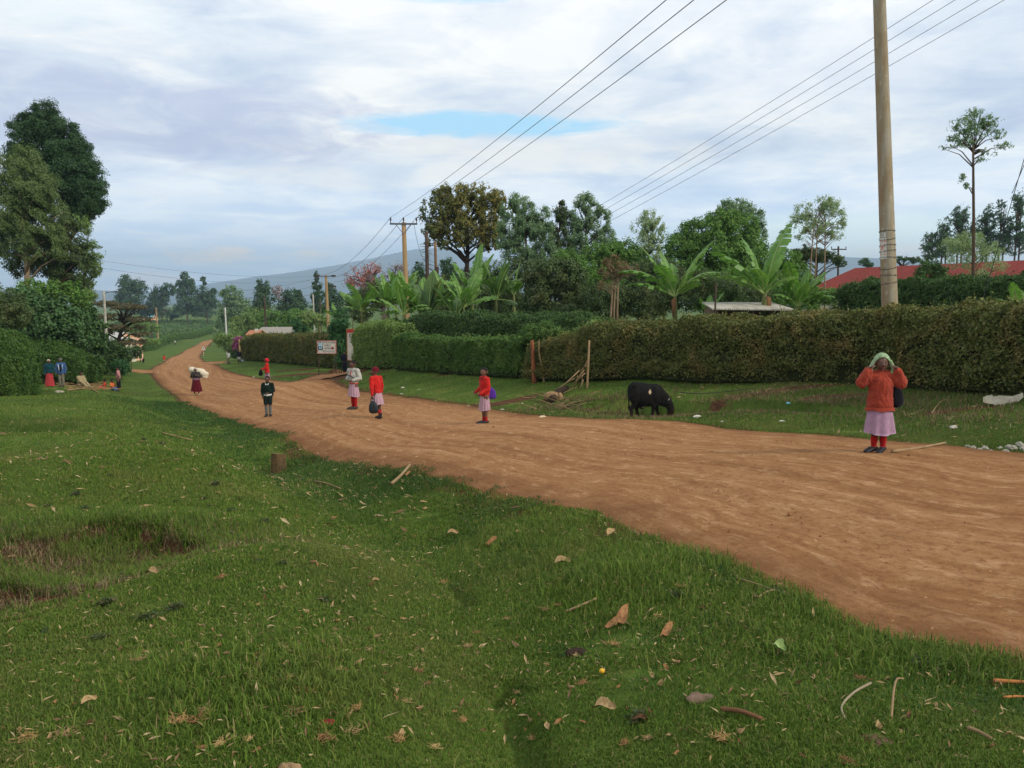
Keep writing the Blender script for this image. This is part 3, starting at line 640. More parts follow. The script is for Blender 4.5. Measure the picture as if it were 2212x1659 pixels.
tree('shrub', 'leafy shrub with pale new shoots below the tall trees', 62, [(120,630,40,22),(70,625,45,22),(150,625,20,22),(170,640,30,30)], 'green', 'shrub', leaf=5.5, ratio=.75, dens=4, clump=.25, seed=14)
tree('shrub', 'broad leaved shrub with grey green leaves beside the layered tree', 66, [(200,715,32,40),(180,680,30,40),(210,740,24,30),(190,765,30,26)], 'broad', 'shrub', leaf=6.5, ratio=.85, dens=5, clump=.25, seed=15)
tree('shrub', 'dense dark shrub at the picture edge above the mossy hedge', 44, [(-20,650,70,45),(20,680,50,40),(-60,700,70,60)], 'bush', 'shrub', leaf=5, dens=5, clump=.2, seed=16)
# ---- big trees on the near side
tree('tall_tree', 'tallest dark dense tree with a rounded top and a jagged edge', 74, [(95,265,42,46),(55,300,40,50),(135,315,46,60),(165,365,44,70),(195,405,32,66),(120,400,60,70),(75,370,55,60),(180,455,24,40),(205,430,22,36)], 'dark', leaf=4.6, ratio=.42, dens=6.5, clump=.2, seed=17, bark=BARK_DARK, trunk=22, base=110, flat=.8)
tree('eucalyptus_tree', 'tall grey green tree with a bare pale trunk in front of the dark tree', 64, [(40,370,52,48),(75,420,50,60),(20,440,55,60),(110,480,40,50),(50,500,60,50),(10,520,50,46),(60,450,60,60),(90,530,50,40)], 'eucg', gaps=15, leaf=5.6, ratio=.28, dens=5.5, clump=.22, seed=18, bark=BARK_PALE, trunk=15, base=38, droop=.9)
tree('eucalyptus_tree', 'slim dark green tree behind the bare pale trunk', 66, [(140,520,40,60),(110,560,50,45),(165,560,34,50),(150,600,40,40),(60,570,50,30)], 'bush', leaf=5, ratio=.4, dens=5, clump=.22, seed=19, bark=BARK, trunk=11, base=55, gaps=14)
tree('eucalyptus_tree', 'feathery yellow green tree leaning out towards the valley', 67, [(196,545,24,26),(205,580,16,20),(180,600,26,28),(185,640,24,24),(170,490,22,30)], 'olive', leaf=5, ratio=.35, dens=3.6, clump=.26, seed=20, trunk=9, base=165, gaps=12)
tree('layered_tree', 'spreading dark brown tree with flat layered branches above the white roof', 92, [(225,655,30,9),(265,662,40,9),(300,664,22,7),(240,685,45,9),(300,690,32,8),(260,708,50,9),(305,722,22,7),(225,715,34,9),(280,740,40,8)], 'flat', leaf=4, ratio=.4, dens=5.5, clump=.35, seed=21, bark=BARK_DARK, trunk=10, base=245, flat=.5, depth=1.2)
# ---- the far slope
for i, (lb, blobs, lm, Y, dr) in enumerate([
  ('far dark rounded tree nearest the tall grey pole top', [(275,615,22,22),(285,640,30,26),(300,620,20,20),(265,655,20,22)], 'far', 480, .5),
  ('far dark tree between the rounded tree and the spiky tree', [(345,640,22,26),(335,655,22,22),(365,625,18,16)], 'far', 490, .5),
  ('far spiky dark cypress standing highest in the far clump', [(400,600,10,18),(402,625,22,24),(405,655,28,26),(388,615,9,12),(414,612,8,12)], 'far', 470, .5),
  ('far dark bushy tree at the lower end of the far clump', [(440,640,20,22),(455,650,18,20),(430,660,26,16),(462,630,7,9)], 'far', 475, .5),
  ('thin far tree with a small tuft above the clump', [(438,603,6,6),(442,612,4,5)], 'far', 500, .5),
  ('low dark wood tree under the far clump', [(300,670,40,14),(370,675,60,12),(440,678,30,10)], 'far', 500, .5),
  ('pale silvery tree beside the road bend', [(500,640,26,24),(515,665,30,26),(490,672,22,24),(530,690,26,24),(480,700,16,22)], 'euc', 250, .6),
  ('tall rounded cypress tree behind the dark post', [(566,625,20,24),(570,650,26,28),(560,665,22,20)], 'far', 210, .4),
  ('bare pale branched tree beside the rounded cypress', [(598,625,14,12),(605,640,14,12)], 'twig', 240, .3),
  ('broad dark tree between the bare tree and the fir', [(630,640,22,18),(640,660,30,24),(615,665,20,20),(648,635,6,10)], 'far', 215, .5),
  ('pointed dark fir tree beside the tan pole', [(683,598,6,14),(684,618,12,14),(686,640,18,16),(690,662,22,18)], 'dark', 200, .4),
  ('dark ragged tree just beyond the tan pole', [(715,640,18,20),(722,660,22,22),(735,645,10,16),(712,620,9,12)], 'far', 190, .5),
  ('hazy low tree beyond the ragged tree', [(760,655,22,16),(775,642,12,10),(748,665,24,14)], 'euc', 260, .5),
  ('leafy tree with pale stems above the far hedges', [(520,705,30,26),(545,690,24,28),(560,715,26,24)], 'olive', 180, .6),
  ('green bank tree behind the house with the white ridge', [(600,700,34,26),(575,690,24,28),(630,690,30,26),(660,700,28,20)], 'green', 150, .5),
  ('olive round tree behind the small banana plants', [(665,685,24,18),(650,700,24,16),(690,695,22,18)], 'olive', 110, .5),
  ('pale shrubby tree beside the white pole', [(475,712,12,16),(468,725,10,12)], 'wisp', 300, .5)]):
    tree('far_tree', lb, Y, blobs, lm, leaf=4.2, ratio=.6, dens=5.0 if lm != 'twig' else 1.5, clump=.26, seed=30+i, group='trees on the far slope', tr=.2, droop=dr)
tree('bush', 'round green bush where the road bends away', 120, [(480,735,20,18),(495,748,16,16),(510,738,24,26),(520,760,14,18)], 'olive', 'bush', leaf=4.2, dens=5, clump=.3, seed=50, limbs=False)
tree('bush', 'rough bush at the foot of the white pole', 105, [(540,735,22,26),(512,760,18,18),(555,730,20,24)], 'hedged', 'bush', leaf=4.2, dens=5, clump=.3, seed=51, limbs=False)
tree('bougainvillea', 'purple flowering bougainvillea beside the gate post', 92, [(515,735,12,9),(522,732,9,6),(508,748,8,10),(516,742,10,10)], 'magenta', 'bush', leaf=4, dens=4.5, clump=.3, seed=52, tr=.2)
hedge('hedge', 'long dark winding hedge below the crop field on the far slope', line([(244,764,200,1.9,0),(304,766,205,1.9,0),(335,752,235,2,0),(361,741,270,2.1,0),(388,731,300,2.2,0),(420,723,340,2.3,0),(458,715,385,2.4,0)]), 2.6, 'hedgeg', .45, 4, .4, .25, seed=9)
# ---- trees behind the far verge
tree('mango_tree', 'large golden brown tree with a dark leaning trunk beside the power pole', 74, [(985,425,48,28),(1040,425,46,26),(950,455,40,34),(1000,455,60,34),(1060,455,38,36),(1080,450,20,26),(960,495,44,26),(1010,495,60,30),(1060,500,36,26),(935,500,24,16),(985,525,40,16),(1050,530,30,16),(930,525,16,8)], 'mango', leaf=5.2, ratio=.5, dens=5.5, clump=.2, seed=60, bark=BARK_DARK, trunk=13, base=1012, gaps=9)
tree('eucalyptus_tree', 'grey green drooping tree next to the golden brown tree', 66, [(1125,450,32,30),(1105,490,32,36),(1140,495,36,40),(1170,475,20,30),(1120,540,38,34),(1155,545,36,30),(1090,520,20,30),(1165,520,34,46),(1100,455,22,24),(1180,560,36,36)], 'euc', leaf=5, ratio=.3, dens=5, clump=.24, seed=61, droop=.9, gaps=11, trunk=9)
tree('eucalyptus_tree', 'narrow reddish green tree between two grey green trees', 68, [(1213,460,17,26),(1212,500,24,32),(1215,545,30,36),(1212,440,7,10),(1190,520,20,30)], 'bush', leaf=4.6, ratio=.36, dens=4.5, clump=.26, seed=62, gaps=10, trunk=7)
tree('eucalyptus_tree', 'tall airy tree with two pointed tops behind the dark bush', 68, [(1262,440,22,26),(1255,475,28,28),(1298,480,22,34),(1270,510,40,30),(1310,520,22,26),(1255,545,32,26),(1236,500,24,40),(1240,560,36,36),(1290,450,14,16)], 'euc', leaf=5, ratio=.36, dens=4.2, clump=.24, seed=63, gaps=11, trunk=8)
tree('broadleaf_tree', 'yellow tinged dense tree below the two pointed tops', 60, [(1300,545,36,22),(1330,555,30,22),(1280,570,34,24),(1340,580,34,26),(1370,560,26,24),(1310,600,50,30),(1350,540,30,26),(1385,590,40,36)], 'green', leaf=5, dens=5, clump=.22, seed=64, trunk=10)
tree('broadleaf_tree', 'dark round leafy tree standing behind the trimmed hedge', 46, [(1200,590,50,36),(1165,620,36,40),(1230,610,40,40),(1190,655,55,40),(1250,650,36,40),(1150,660,30,30)], 'bush', leaf=5, ratio=.6, dens=6, clump=.2, seed=65, trunk=12)
tree('shrub', 'brown headed shrub with bare thin stems beside the dark leafy tree', 42, [(1325,565,32,18),(1340,585,30,18),(1310,590,24,16),(1365,580,20,14),(1300,615,20,14)], 'brown', 'shrub', leaf=4, dens=2.6, clump=.3, seed=66, trunk=5, stems=[-8, 0, 9], bark=BARK_PALE, gaps=9)
tree('shrub', 'dark undergrowth shrub beneath the brown headed shrub', 44, [(1290,640,46,34),(1340,650,40,40),(1390,640,40,36),(1310,675,60,22),(1240,680,50,22),(1400,675,50,22)], 'bush', 'shrub', leaf=4.6, dens=5, clump=.22, seed=67, limbs=False)
tree('eucalyptus_tree', 'pale thin tree standing alone between the dense trees', 62, [(1405,478,24,24),(1392,500,26,26),(1410,560,36,34),(1420,505,24,24),(1402,530,28,24),(1385,545,16,14)], 'wisp', leaf=4.6, ratio=.34, dens=3.4, clump=.28, seed=68, droop=.6, gaps=10, trunk=6)
tree('broadleaf_tree', 'broad bright green tree behind the banana plants', 58, [(1560,475,36,24),(1520,500,46,30),(1590,495,46,36),(1480,530,44,30),(1545,540,70,40),(1620,530,36,40),(1470,570,44,30),(1600,580,50,30),(1530,590,60,30)], 'green', leaf=5, ratio=.55, dens=5.5, clump=.19, seed=69, trunk=14)
tree('broadleaf_tree', 'taller greyish tree top rising behind the broad green tree', 70, [(1590,450,34,22),(1565,450,16,18),(1625,470,24,26),(1635,505,20,30)], 'euc', leaf=4.6, ratio=.5, dens=4, clump=.26, seed=70, gaps=12)
tree('eucalyptus_tree', 'slender wispy trees beside the far red roof', 60, [(1740,455,22,22),(1725,475,18,20),(1790,450,28,24),(1810,475,18,24),(1770,490,34,22),(1735,505,18,16),(1805,505,20,14),(1780,435,20,14)], 'wisp', leaf=5, ratio=.28, dens=2.8, clump=.28, seed=71, stems=[-18, -4, 22], gaps=9, trunk=4, bark=BARK_PALE)
tree('acacia_tree', 'low umbrella shaped tree in front of the red roof end', 62, [(1760,550,40,16),(1735,545,26,16),(1790,560,34,14),(1720,570,24,18),(1815,570,14,8)], 'bush', leaf=4, ratio=.4, dens=4, clump=.3, seed=72, flat=.6, trunk=6)
tree('shrub', 'shaggy green shrub beneath the wispy trees', 48, [(1700,560,30,26),(1720,590,36,26),(1690,600,36,30),(1740,605,24,18),(1640,560,24,30),(1660,610,40,34)], 'green', 'shrub', leaf=5, dens=4.6, clump=.24, seed=73, limbs=False)
tree('shrub', 'tangled undergrowth shrub behind the two large banana plants', 40, [(1480,650,50,26),(1560,630,60,36),(1620,640,50,30),(1440,640,40,36),(1500,610,50,30)], 'bush', 'shrub', leaf=4.6, dens=4.6, clump=.24, seed=74, limbs=False)
tree('sapling', 'tall slender young tree with a feathery crown beyond the power pole', 34, [(2105,250,24,18),(2075,268,26,16),(2135,262,26,18),(2105,285,40,20),(2060,300,18,8),(2150,290,28,14),(2165,315,24,10),(2045,318,18,7),(2085,310,28,13),(2135,330,22,10),(2120,345,16,7),(2078,385,10,12),(2088,400,6,9),(2110,270,30,18)], 'euc', leaf=6.5, ratio=.3, dens=2.6, clump=.42, seed=75, trunk=8, base=2108, bark=BARK, flat=.8, droop=.2, gaps=9)
tree('sapling', 'leafy lower growth on the slender young tree beside the guy wire', 35, [(2060,530,34,24),(2100,520,30,28),(2140,545,36,24),(2080,560,40,24),(2150,575,30,14),(2110,590,34,14)], 'wisp', leaf=6, ratio=.24, dens=1.5, clump=.36, seed=76, trunk=5, base=2104, droop=.2)
for i, (u, t_, Y, wd, lb) in enumerate([(2010,500,150,24,'outermost tree at the low end of the eucalyptus row'),(2040,470,150,26,'eucalyptus in the row next to the outermost one'),(2075,440,150,30,'rounded tall eucalyptus behind the slender sapling crown'),(2130,440,148,30,'eucalyptus behind the guy wire with a broad top'),(2165,430,146,24,'eucalyptus between the broad top and the tallest one'),(2200,410,144,24,'tallest dark eucalyptus at the picture edge'),(2260,410,144,40,'eucalyptus beyond the picture edge')]):
    h = 570-t_
    tree('eucalyptus_tree', lb, Y, [(u,t_+h*.18,wd*.62,h*.20),(u-wd*.3,t_+h*.42,wd*.8,h*.22),(u+wd*.35,t_+h*.5,wd*.8,h*.22),(u,t_+h*.7,wd*.9,h*.22)], 'far', leaf=4.6, ratio=.4, dens=4.2, clump=.26, seed=80+i, gaps=10, group='eucalyptus row behind the red roof', trunk=5, stems=[-6, 6])
tree('bush', 'dark round bush in front of the middle of the red roof', 33, [(2010,578,26,22),(1996,592,22,16),(2026,590,24,18)], 'hedged', 'bush', leaf=5, dens=5, clump=.3, seed=90, limbs=False)
tree('acacia_tree', 'flat topped dark tree just above the red roof beside the power pole', 110, [(1950,558,26,6),(1975,562,16,8),(1930,562,14,5)], 'dark', leaf=4, dens=5, clump=.35, seed=91, flat=.5, trunk=4)
tree('far_tree', 'small round tree peeping over the red roof ridge', 120, [(1868,566,14,9),(1876,572,12,7)], 'far', leaf=4, dens=5, clump=.35, seed=92, trunk=3)
tree('tree', 'pair of round dark tree crowns below the golden brown tree', 110, [(905,590,16,26),(915,620,24,26),(968,580,22,24),(985,610,34,34),(960,620,26,26),(1010,600,20,24)], 'dark', leaf=4.4, dens=5.5, clump=.24, seed=93, trunk=6)
tree('shrub', 'dull green shrub mass behind the banana clump', 62, [(770,650,24,22),(800,640,30,26),(820,640,40,36),(890,630,40,34),(950,630,44,36),(1010,640,50,40),(1070,620,40,36),(850,640,40,22),(900,650,40,26),(950,655,50,28),(1030,660,60,30),(1100,650,50,36),(780,680,30,20)], 'bush', 'shrub', leaf=4.4, dens=4.6, clump=.22, seed=94, limbs=False)

for i, (lb, Y, blobs, lm) in enumerate([
  ('dense low shrub filling the space under the grey green drooping tree', 56, [(1090,610,40,40),(1130,590,34,34),(1060,640,40,30),(1110,660,50,30)], 'bush'),
  ('leafy thicket shrub under the tall airy tree', 58, [(1250,600,44,40),(1290,620,40,36),(1220,570,34,34),(1340,630,44,30)], 'green'),
  ('dark thicket shrub between the pale thin tree and the banana plants', 54, [(1390,600,44,40),(1430,600,40,44),(1370,640,50,34),(1470,610,40,40),(1420,650,50,30)], 'bush'),
  ('thick green shrub below the broad bright green tree', 52, [(1520,620,50,40),(1580,620,50,40),(1640,610,44,40),(1560,655,70,30),(1640,650,40,30)], 'green'),
  ('bushy shrub in front of the wall end of the red roofed building', 42, [(1700,630,40,34),(1750,640,34,26),(1790,640,24,22),(1730,655,44,22),(1680,650,30,30)], 'green'),
  ('dark shrub under the golden brown tree', 66, [(1000,625,40,30),(950,640,40,30),(1050,620,40,34),(1040,590,24,24)], 'bush'),
  ('low bush on the far side of the track above the blue board', 100, [(235,755,20,14),(262,757,22,13),(288,762,20,15),(268,770,16,12),(300,752,14,10)], 'hedged'),
  ('green bush in front of the turquoise roofed house', 200, [(300,704,16,14),(318,706,18,13),(336,708,12,10),(285,710,14,12)], 'olive'),
  ('shrubby bush at the lower end of the crop field', 170, [(300,740,24,9),(330,738,18,8),(270,742,20,9)], 'olive')]):
    tree('shrub', lb, Y, blobs, lm, 'shrub', leaf=4.6, dens=5, clump=.22, seed=120+i, limbs=False)
# ------------------------------------------------------------------ banana plants
BAN = leafmat('banana_leaf', [S(84,124,50), S(98,138,58), S(112,150,70), S(76,112,46)], .32, .5, .9, S(120,140,66), .45, .35)
BAN2 = leafmat('dull_banana_leaf', [S(66,96,46), S(78,108,54), S(90,116,60), S(60,86,44)], .28, .5, .9, S(104,112,60), .5, .3)
RIB = mat('banana_midrib', S(150,168,98), .5, S(126,146,78), 6)
PSTEM = mat('banana_stem', S(112,124,66), .6, S(84,76,48), 5, .3, 20, stretch=(1, 1, .3))
DRYL = mat('dry_banana_leaf', S(120,86,56), .9, S(92,66,44), 6)
def banana_leaf_mesh(arch, torn, seed, m_, wid=.150):
    rng = np.random.default_rng(seed); n_ = 34; t = np.linspace(0, 1, n_)
    ang = -arch*t**1.6; ds = 1/(n_-1)
    x = np.concatenate([[0], np.cumsum(np.cos(ang[:-1])*ds)]); z = np.concatenate([[0], np.cumsum(np.sin(ang[:-1])*ds)])
    mb = MB(); mb.tube(np.stack([x, 0*x, z-.004], 1), np.linspace(.020, .003, n_), 5, mi=1)
    wv = lambda q: wid*np.clip((q-.14)/.22, 0, 1)**.6*np.clip((1.0-q)/.30, 0, 1)**.55
    for sd in (1, -1):
        i = 5
        while i < n_-1:
            k = min(n_-1, i+int(rng.integers(2, 8) if torn < .5 else rng.integers(1, 4)))
            dr = rng.uniform(-.1, .25)+torn*rng.uniform(0, .9); tw = rng.uniform(-.08, .08)*torn
            j = np.arange(i, k+1); gap = .12*torn
            w_ = wv(t[j]); f = np.linspace(-1, 1, len(j))
            rows = []
            for q in (0, .34, .68, 1.0):
                up = .35*q*w_*(1-q) - np.sin(dr)*w_*q*q + .25*w_*q*(1-torn)*(1 if arch < .9 else .3)
                rows.append(np.stack([x[j]+(-f*gap*ds*len(j)*.5*q)+.10*w_*q+tw*q*w_, sd*w_*q*np.cos(dr*q*.8), z[j]+up], 1))
            V = np.concatenate(rows); n2 = len(j); a = np.arange(n2-1)
            for r in range(3): mb.add(V[r*n2:(r+2)*n2], np.stack([a, a+1, a+1+n2, a+n2], 1))
            i = k
    return mb.mesh('banana_leaf', [m_, RIB], True)
BL = {False: [banana_leaf_mesh(a, tr_, 5+i, BAN) for i, (a, tr_) in enumerate([(.25,.3),(.5,.5),(.8,.65),(1.1,.75),(1.5,.8),(.4,.75)])],
      True: [banana_leaf_mesh(a, tr_, 15+i, BAN2) for i, (a, tr_) in enumerate([(.25,.15),(.55,.4),(.85,.55),(1.2,.7),(1.6,.8),(.4,.6)])]}
def banana(label, u, v, Y, leafs, dull=False, group='banana plants behind the hedges', stem=True, seed=0, dry=1, sr=.13):
    """leafs: (du, dv, dy, arch index): picture offset of the leaf tip from the crown in px, its lean towards or away from the camera"""
    c = np.array(P(u, v, Y)); bz = zg(c[0], Y); root = empty('banana_plant', (c[0], Y, bz)); tag(root, label, 'banana plant', group)
    h = c[2]-bz; rng = np.random.default_rng(seed+int(u))
    mb = MB(); mb.tube([[0, 0, -.2], [.03, 0, h*.5], [0, 0, h*.9], [0, 0, h+.25]], [sr, sr*.85, sr*.66, sr*.3], 10)
    link('stem', mb.mesh('stem', PSTEM, True), root)
    if Y < 60 and len(leafs) > 4: leafs = list(leafs)+[(rng.uniform(-60, 60)*36/Y*1.1, rng.uniform(-90, -10)*36/Y*1.1, rng.uniform(-.8, .9), int(rng.integers(0, 5))) for _ in range(4)]
    for du, dv, dy, ai in leafs:
        tip = np.array([px(du, Y), dy, -px(dv, Y)]); L = np.linalg.norm(tip)*1.12
        d = tip/np.linalg.norm(tip); arch = (.25, .5, .8, 1.1, 1.5, .4)[ai]
        # start direction is turned up from the chord by about half of the arch
        up = np.array([0, 0, 1.0]); hz = d-up*d[2]
        hn = hz/(np.linalg.norm(hz)+1e-6); e0 = atan2(d[2], np.linalg.norm(hz))+arch*.26; e0 = min(e0, 1.45)
        X = hn*cos(e0)+up*sin(e0); Z = -hn*sin(e0)+up*cos(e0); Yv = np.cross(Z, X)
        roll = rng.uniform(-.5, .5); Yv, Z = Yv*cos(roll)+Z*sin(roll), Z*cos(roll)-Yv*sin(roll)
        o = link('leaf', BL[dull][ai], root)
        M = Matrix(((X[0], Yv[0], Z[0], 0), (X[1], Yv[1], Z[1], 0), (X[2], Yv[2], Z[2], h+.08), (0, 0, 0, 1)))
        o.matrix_local = M @ Matrix.Diagonal((L, L*rng.uniform(.9, 1.2), L, 1))
    for k in range(dry):
        a = rng.uniform(-2.6, -.4); L = rng.uniform(.7, 1.2); q = np.linspace(0, 1, 7); r = .12+.35*np.sin(q*1.8)*L*.6
        pth = np.stack([cos(a)*r, sin(a)*r, h-.05+.12*np.sin(q*pi)-q*q*L*.9], 1); mb = MB(); mb.tube(pth, .09*np.sin(np.linspace(.3, 3, 7))+.015, 6, ell=.25)
        link('dry_leaf', mb.mesh('dry_leaf', DRYL, True), root)
def rl(n_, R, seed, lo=-1.0, hi=1.35):
    rng = np.random.default_rng(seed); out = []
    for i in range(n_):
        a = rng.uniform(-1.35, 1.35); L = R*rng.uniform(.75, 1.15)
        out.append((L*sin(a)*1.0, -L*cos(a)*rng.uniform(.55, 1.0), rng.uniform(-.9, .6), int(rng.integers(0, 6))))
    return out
banana('largest banana plant with a tall torn upright leaf, rising above the white roofed shed', 1652, 640, 33, [(44,-140,.1,1),(-42,-112,.1,1),(-108,-92,-.2,2),(-100,-42,-.5,2),(30,-100,.5,5),(-60,-60,.8,1),(60,-40,-.3,3)], seed=1, sr=.17)
banana('banana plant with leaves spreading like a fan behind the middle of the long hedge', 1458, 645, 35, [(-66,-100,.2,0),(-112,-62,0,3),(70,-112,.1,1),(-100,-30,-.5,2),(44,-70,-.6,1),(-20,-90,.7,0),(50,-30,-.6,3),(90,-60,.4,3)], seed=2)
banana('low broad leaved banana plant beside the largest banana plant', 1722, 668, 33.5, [(48,-70,-.2,1),(-36,-70,-.3,1),(22,-74,.2,0),(50,-36,-.6,2),(-50,-30,-.5,3),(5,-50,-.7,1)], seed=3, dry=0)
banana('banana plant cut off by the picture edge above the hedge end', 2200, 676, 24, [(-22,-56,-.1,1),(28,-36,-.3,2),(-40,-26,.2,2),(14,-40,.3,1)], seed=4, dry=1)
banana('young banana plant low behind the hedge beside the fan shaped one', 1530, 686, 34, [(26,-46,-.2,0),(-20,-36,-.2,1),(10,-40,.3,1)], seed=5, dry=0, sr=.08)
for i, (lb, u, v, Y, ls) in enumerate([
  ('banana plant with long horizontal leaves at the outer end of the banana clump', 782, 676, 52, [(-34,-12,-.6,2),(-30,-36,0,1),(24,-44,.2,1),(46,-6,-.8,2),(-12,-40,.5,0),(20,-24,-.9,3)]),
  ('banana plant with upright leaves in front of the tan power pole', 838, 668, 51, [(-6,-68,.1,0),(18,-62,.3,0),(-40,-52,.1,1),(34,-34,-.6,2),(-34,-20,-.8,3),(6,-50,-.7,1),(-22,-64,.5,1)]),
  ('banana plant with narrow pale leaves just beside the tan power pole', 872, 660, 53, [(-8,-66,.2,0),(28,-60,.1,1),(-30,-44,.4,1),(40,-30,-.5,2),(12,-40,-.9,3)]),
  ('banana plant with drooping leaves between the pole and the bare stalk', 906, 672, 50, [(-40,-70,0,1),(-22,-40,-.8,2),(26,-50,.3,1),(-52,-30,-.2,3),(8,-64,.6,0),(36,-14,-.8,3)]),
  ('banana plant with one tall thin stalk in the middle of the banana clump', 925, 690, 48, [(4,-92,.2,0),(30,-84,.1,0),(56,-66,0,1),(-50,-40,-.5,2),(60,-16,-.7,3),(-28,-70,.4,1)]),
  ('banana plant with the tallest upright leaf in the banana clump', 1020, 640, 50, [(12,-100,.1,0),(-30,-60,.4,1),(40,-80,.3,0),(-62,-30,-.4,2),(-20,-40,-.8,3),(60,-40,-.3,2),(26,-60,-.7,1)]),
  ('banana plant with broad shining leaves near the middle of the banana clump', 1002, 668, 47, [(-50,-66,.1,1),(-20,-70,.4,0),(40,-60,-.3,1),(66,-24,-.5,2),(-56,-20,-.6,3),(14,-44,-.9,2),(34,-80,.5,1)]),
  ('banana plant with a torn leaf drooping towards the dark leafy tree', 1072, 650, 48, [(20,-82,.2,0),(-24,-76,.3,0),(52,-46,-.2,2),(70,30,-.5,4),(-50,-40,-.3,2),(-16,-40,-.9,3),(46,-70,.4,1)]),
  ('banana plant at the dark tree end of the banana clump', 1110, 640, 51, [(10,-66,.1,0),(-26,-58,.3,1),(34,-40,-.2,2),(-40,-24,-.5,3),(20,-30,-.8,3)]),
  ('small pale leaved banana plant low in front of the banana clump', 986, 692, 46, [(-24,-44,-.2,0),(20,-40,-.3,1),(30,-20,-.6,2),(-34,-18,-.5,2),(2,-46,.3,1)]),
  ('banana plant with short leaves at the back of the banana clump beside the tan pole', 856, 650, 58, [(-14,-60,.1,0),(20,-56,.3,1),(-40,-30,-.3,2),(40,-26,-.2,2),(0,-40,-.8,3)]),
  ('banana plant wedged between the bare stalk and the broad shining leaves', 960, 668, 51, [(-20,-74,.2,0),(18,-70,.1,1),(-46,-40,-.4,2),(48,-44,.1,1),(-10,-36,-.9,3),(36,-12,-.6,3)]),
  ('banana plant with pale half folded leaves behind the tallest upright leaf', 1046, 628, 56, [(-14,-70,.1,0),(22,-62,.2,1),(-40,-40,.3,2),(44,-36,-.2,2),(4,-50,-.6,1)]),
  ('low banana plant filling the front of the clump below the tan pole', 872, 684, 47.5, [(-44,-34,-.3,1),(-14,-52,.1,0),(30,-46,.2,1),(54,-18,-.4,2),(-50,-6,-.5,3)]),
  ('small banana plant beyond the dark creeper covered pillar', 690, 694, 74, [(-18,-20,-.3,1),(6,-28,0,0),(16,-20,.2,1),(-28,-4,-.4,2),(24,-6,-.5,2)]),
  ('banana plant with a yellowing leaf beside the dark creeper covered pillar', 728, 690, 66, [(-26,-18,-.3,2),(20,-24,0,1),(30,-6,-.5,2),(-10,-30,.3,0)]),
  ('small blue green banana plant beside the white roofed house', 278, 738, 112, [(-14,-14,-.3,1),(12,-16,0,1),(0,-18,.3,0),(20,-4,-.5,2),(-20,-2,-.4,2)])]):
    banana(lb, u, v, Y, ls, dull=i in (4, 7, 9, 12, 14, 16), seed=20+i, dry=0)
# ------------------------------------------------------------------ poles and wires
POLE_T = mat('tan_timber', S(166,138,98), .85, S(138,110,76), 3, .3, 20, stretch=(3, 3, .3))
POLE_D = mat('dark_timber', S(84,68,58), .9, S(62,50,44), 3, .3, 20, stretch=(3, 3, .3))
POLE_G = mat('grey_concrete', S(176,172,158), .85, S(146,140,126), 3, .3, 20)
STEEL = mat('dull_steel', S(96,98,100), .5, S(74,76,80), 6, metal=.4)
PORC = mat('brown_porcelain', S(70,52,44), .35, S(58,44,38), 6)
def pole_thing(label, bot, top, r0, r1, m_, group='utility poles', name='utility_pole'):
    b_ = np.array(bot); root = empty(name, bot); tag(root, label, 'pole', group)
    d = np.array(top)-b_; mb = MB(); q = np.linspace(0, 1, 12)[:, None]; q[0] = -.05
    mb.tube(d*q, np.linspace(r0, r1, 12), 16); link('shaft', mb.mesh('shaft', m_, True), root)
    return root, d
def pole_px(label, u, tv, Y, r0, m_, ub=None, r1=None, **k):
    t_ = P(u, tv, Y); xb = P(ub if ub else u, HV, Y)[0]; zb = zg(xb, Y)
    return pole_thing(label, (xb, Y, zb), t_, r0, r1 or r0*.72, m_, **k)
def crossarm(root, d, w_, m_, ins=3, z=-.25, ang=0.0, brace=True, ih=.22):
    a = np.array([cos(ang), sin(ang), 0]); c = d+np.array([0, 0, z]); fr = np.array([sin(ang), -cos(ang), 0])*.12
    mb = MB(); mb.box(c+fr, (w_, .09, .11), (0, 0, ang)); link('crossarm', mb.mesh('crossarm', m_), root)
    if brace:
        for s_ in (1, -1):
            mb = MB(); mb.tube([c+fr*1.2+a*s_*w_*.3, c+fr*1.2+np.array([0, 0, -.65])], .022, 6); link('brace', mb.mesh('brace', STEEL), root)
    tops = []
    for f in np.linspace(-.47, .47, ins):
        mb = MB(); b_ = c+fr+a*f*w_+np.array([0, 0, .05]); mb.tube([b_, b_+[0, 0, ih*.4], b_+[0, 0, ih*.5], b_+[0, 0, ih]], [.025, .025, .06, .04], 8)
        link('insulator', mb.mesh('insulator', PORC, True), root); tops.append(b_+np.array(root.location)+[0, 0, ih])
    return tops
r1_, d1 = pole_px('tan wooden power pole with a braced crossarm beside the coral tree', 872, 480, 56, .19, POLE_T, ub=881)
TOPM = crossarm(r1_, d1, 1.75, STEEL, 3, -.12, .05, ih=.36)
r2_, d2 = pole_px('tan wooden power pole beside the pointed fir tree', 704, 594, 100, .20, POLE_T, ub=709)
mb = MB(); mb.box(d2+[0, -.1, -.15], (2.2, .1, .1)); link('crossarm', mb.mesh('crossarm', STEEL), r2_)
for s_, z_ in ((-.9, 0), (.9, 0), (.9, -1.2)):
    mb = MB(); mb.tube(d2+np.array([[s_-.25, -.1, z_-.1], [s_, -.1, z_-.1], [s_+.25, -.1, z_-.1]]), [.09, .12, .09], 7); link('insulator', mb.mesh('insulator', PORC, True), r2_)
r3_, d3 = pole_px('dark tarred pole overgrown with a dry climber beside the tan power pole', 921, 500, 60, .16, POLE_D, ub=926)
rngc = np.random.default_rng(5); mb = MB()
for k in range(46):
    f = .72+.2*rngc.random(); c = d3*f; e_ = rngc.normal(size=3)*np.array([.35, .3, .28]); mb.tube([c, c+e_*.5, c+e_*np.array([1.1, 1, .9])], [.014, .012, .006], 4)
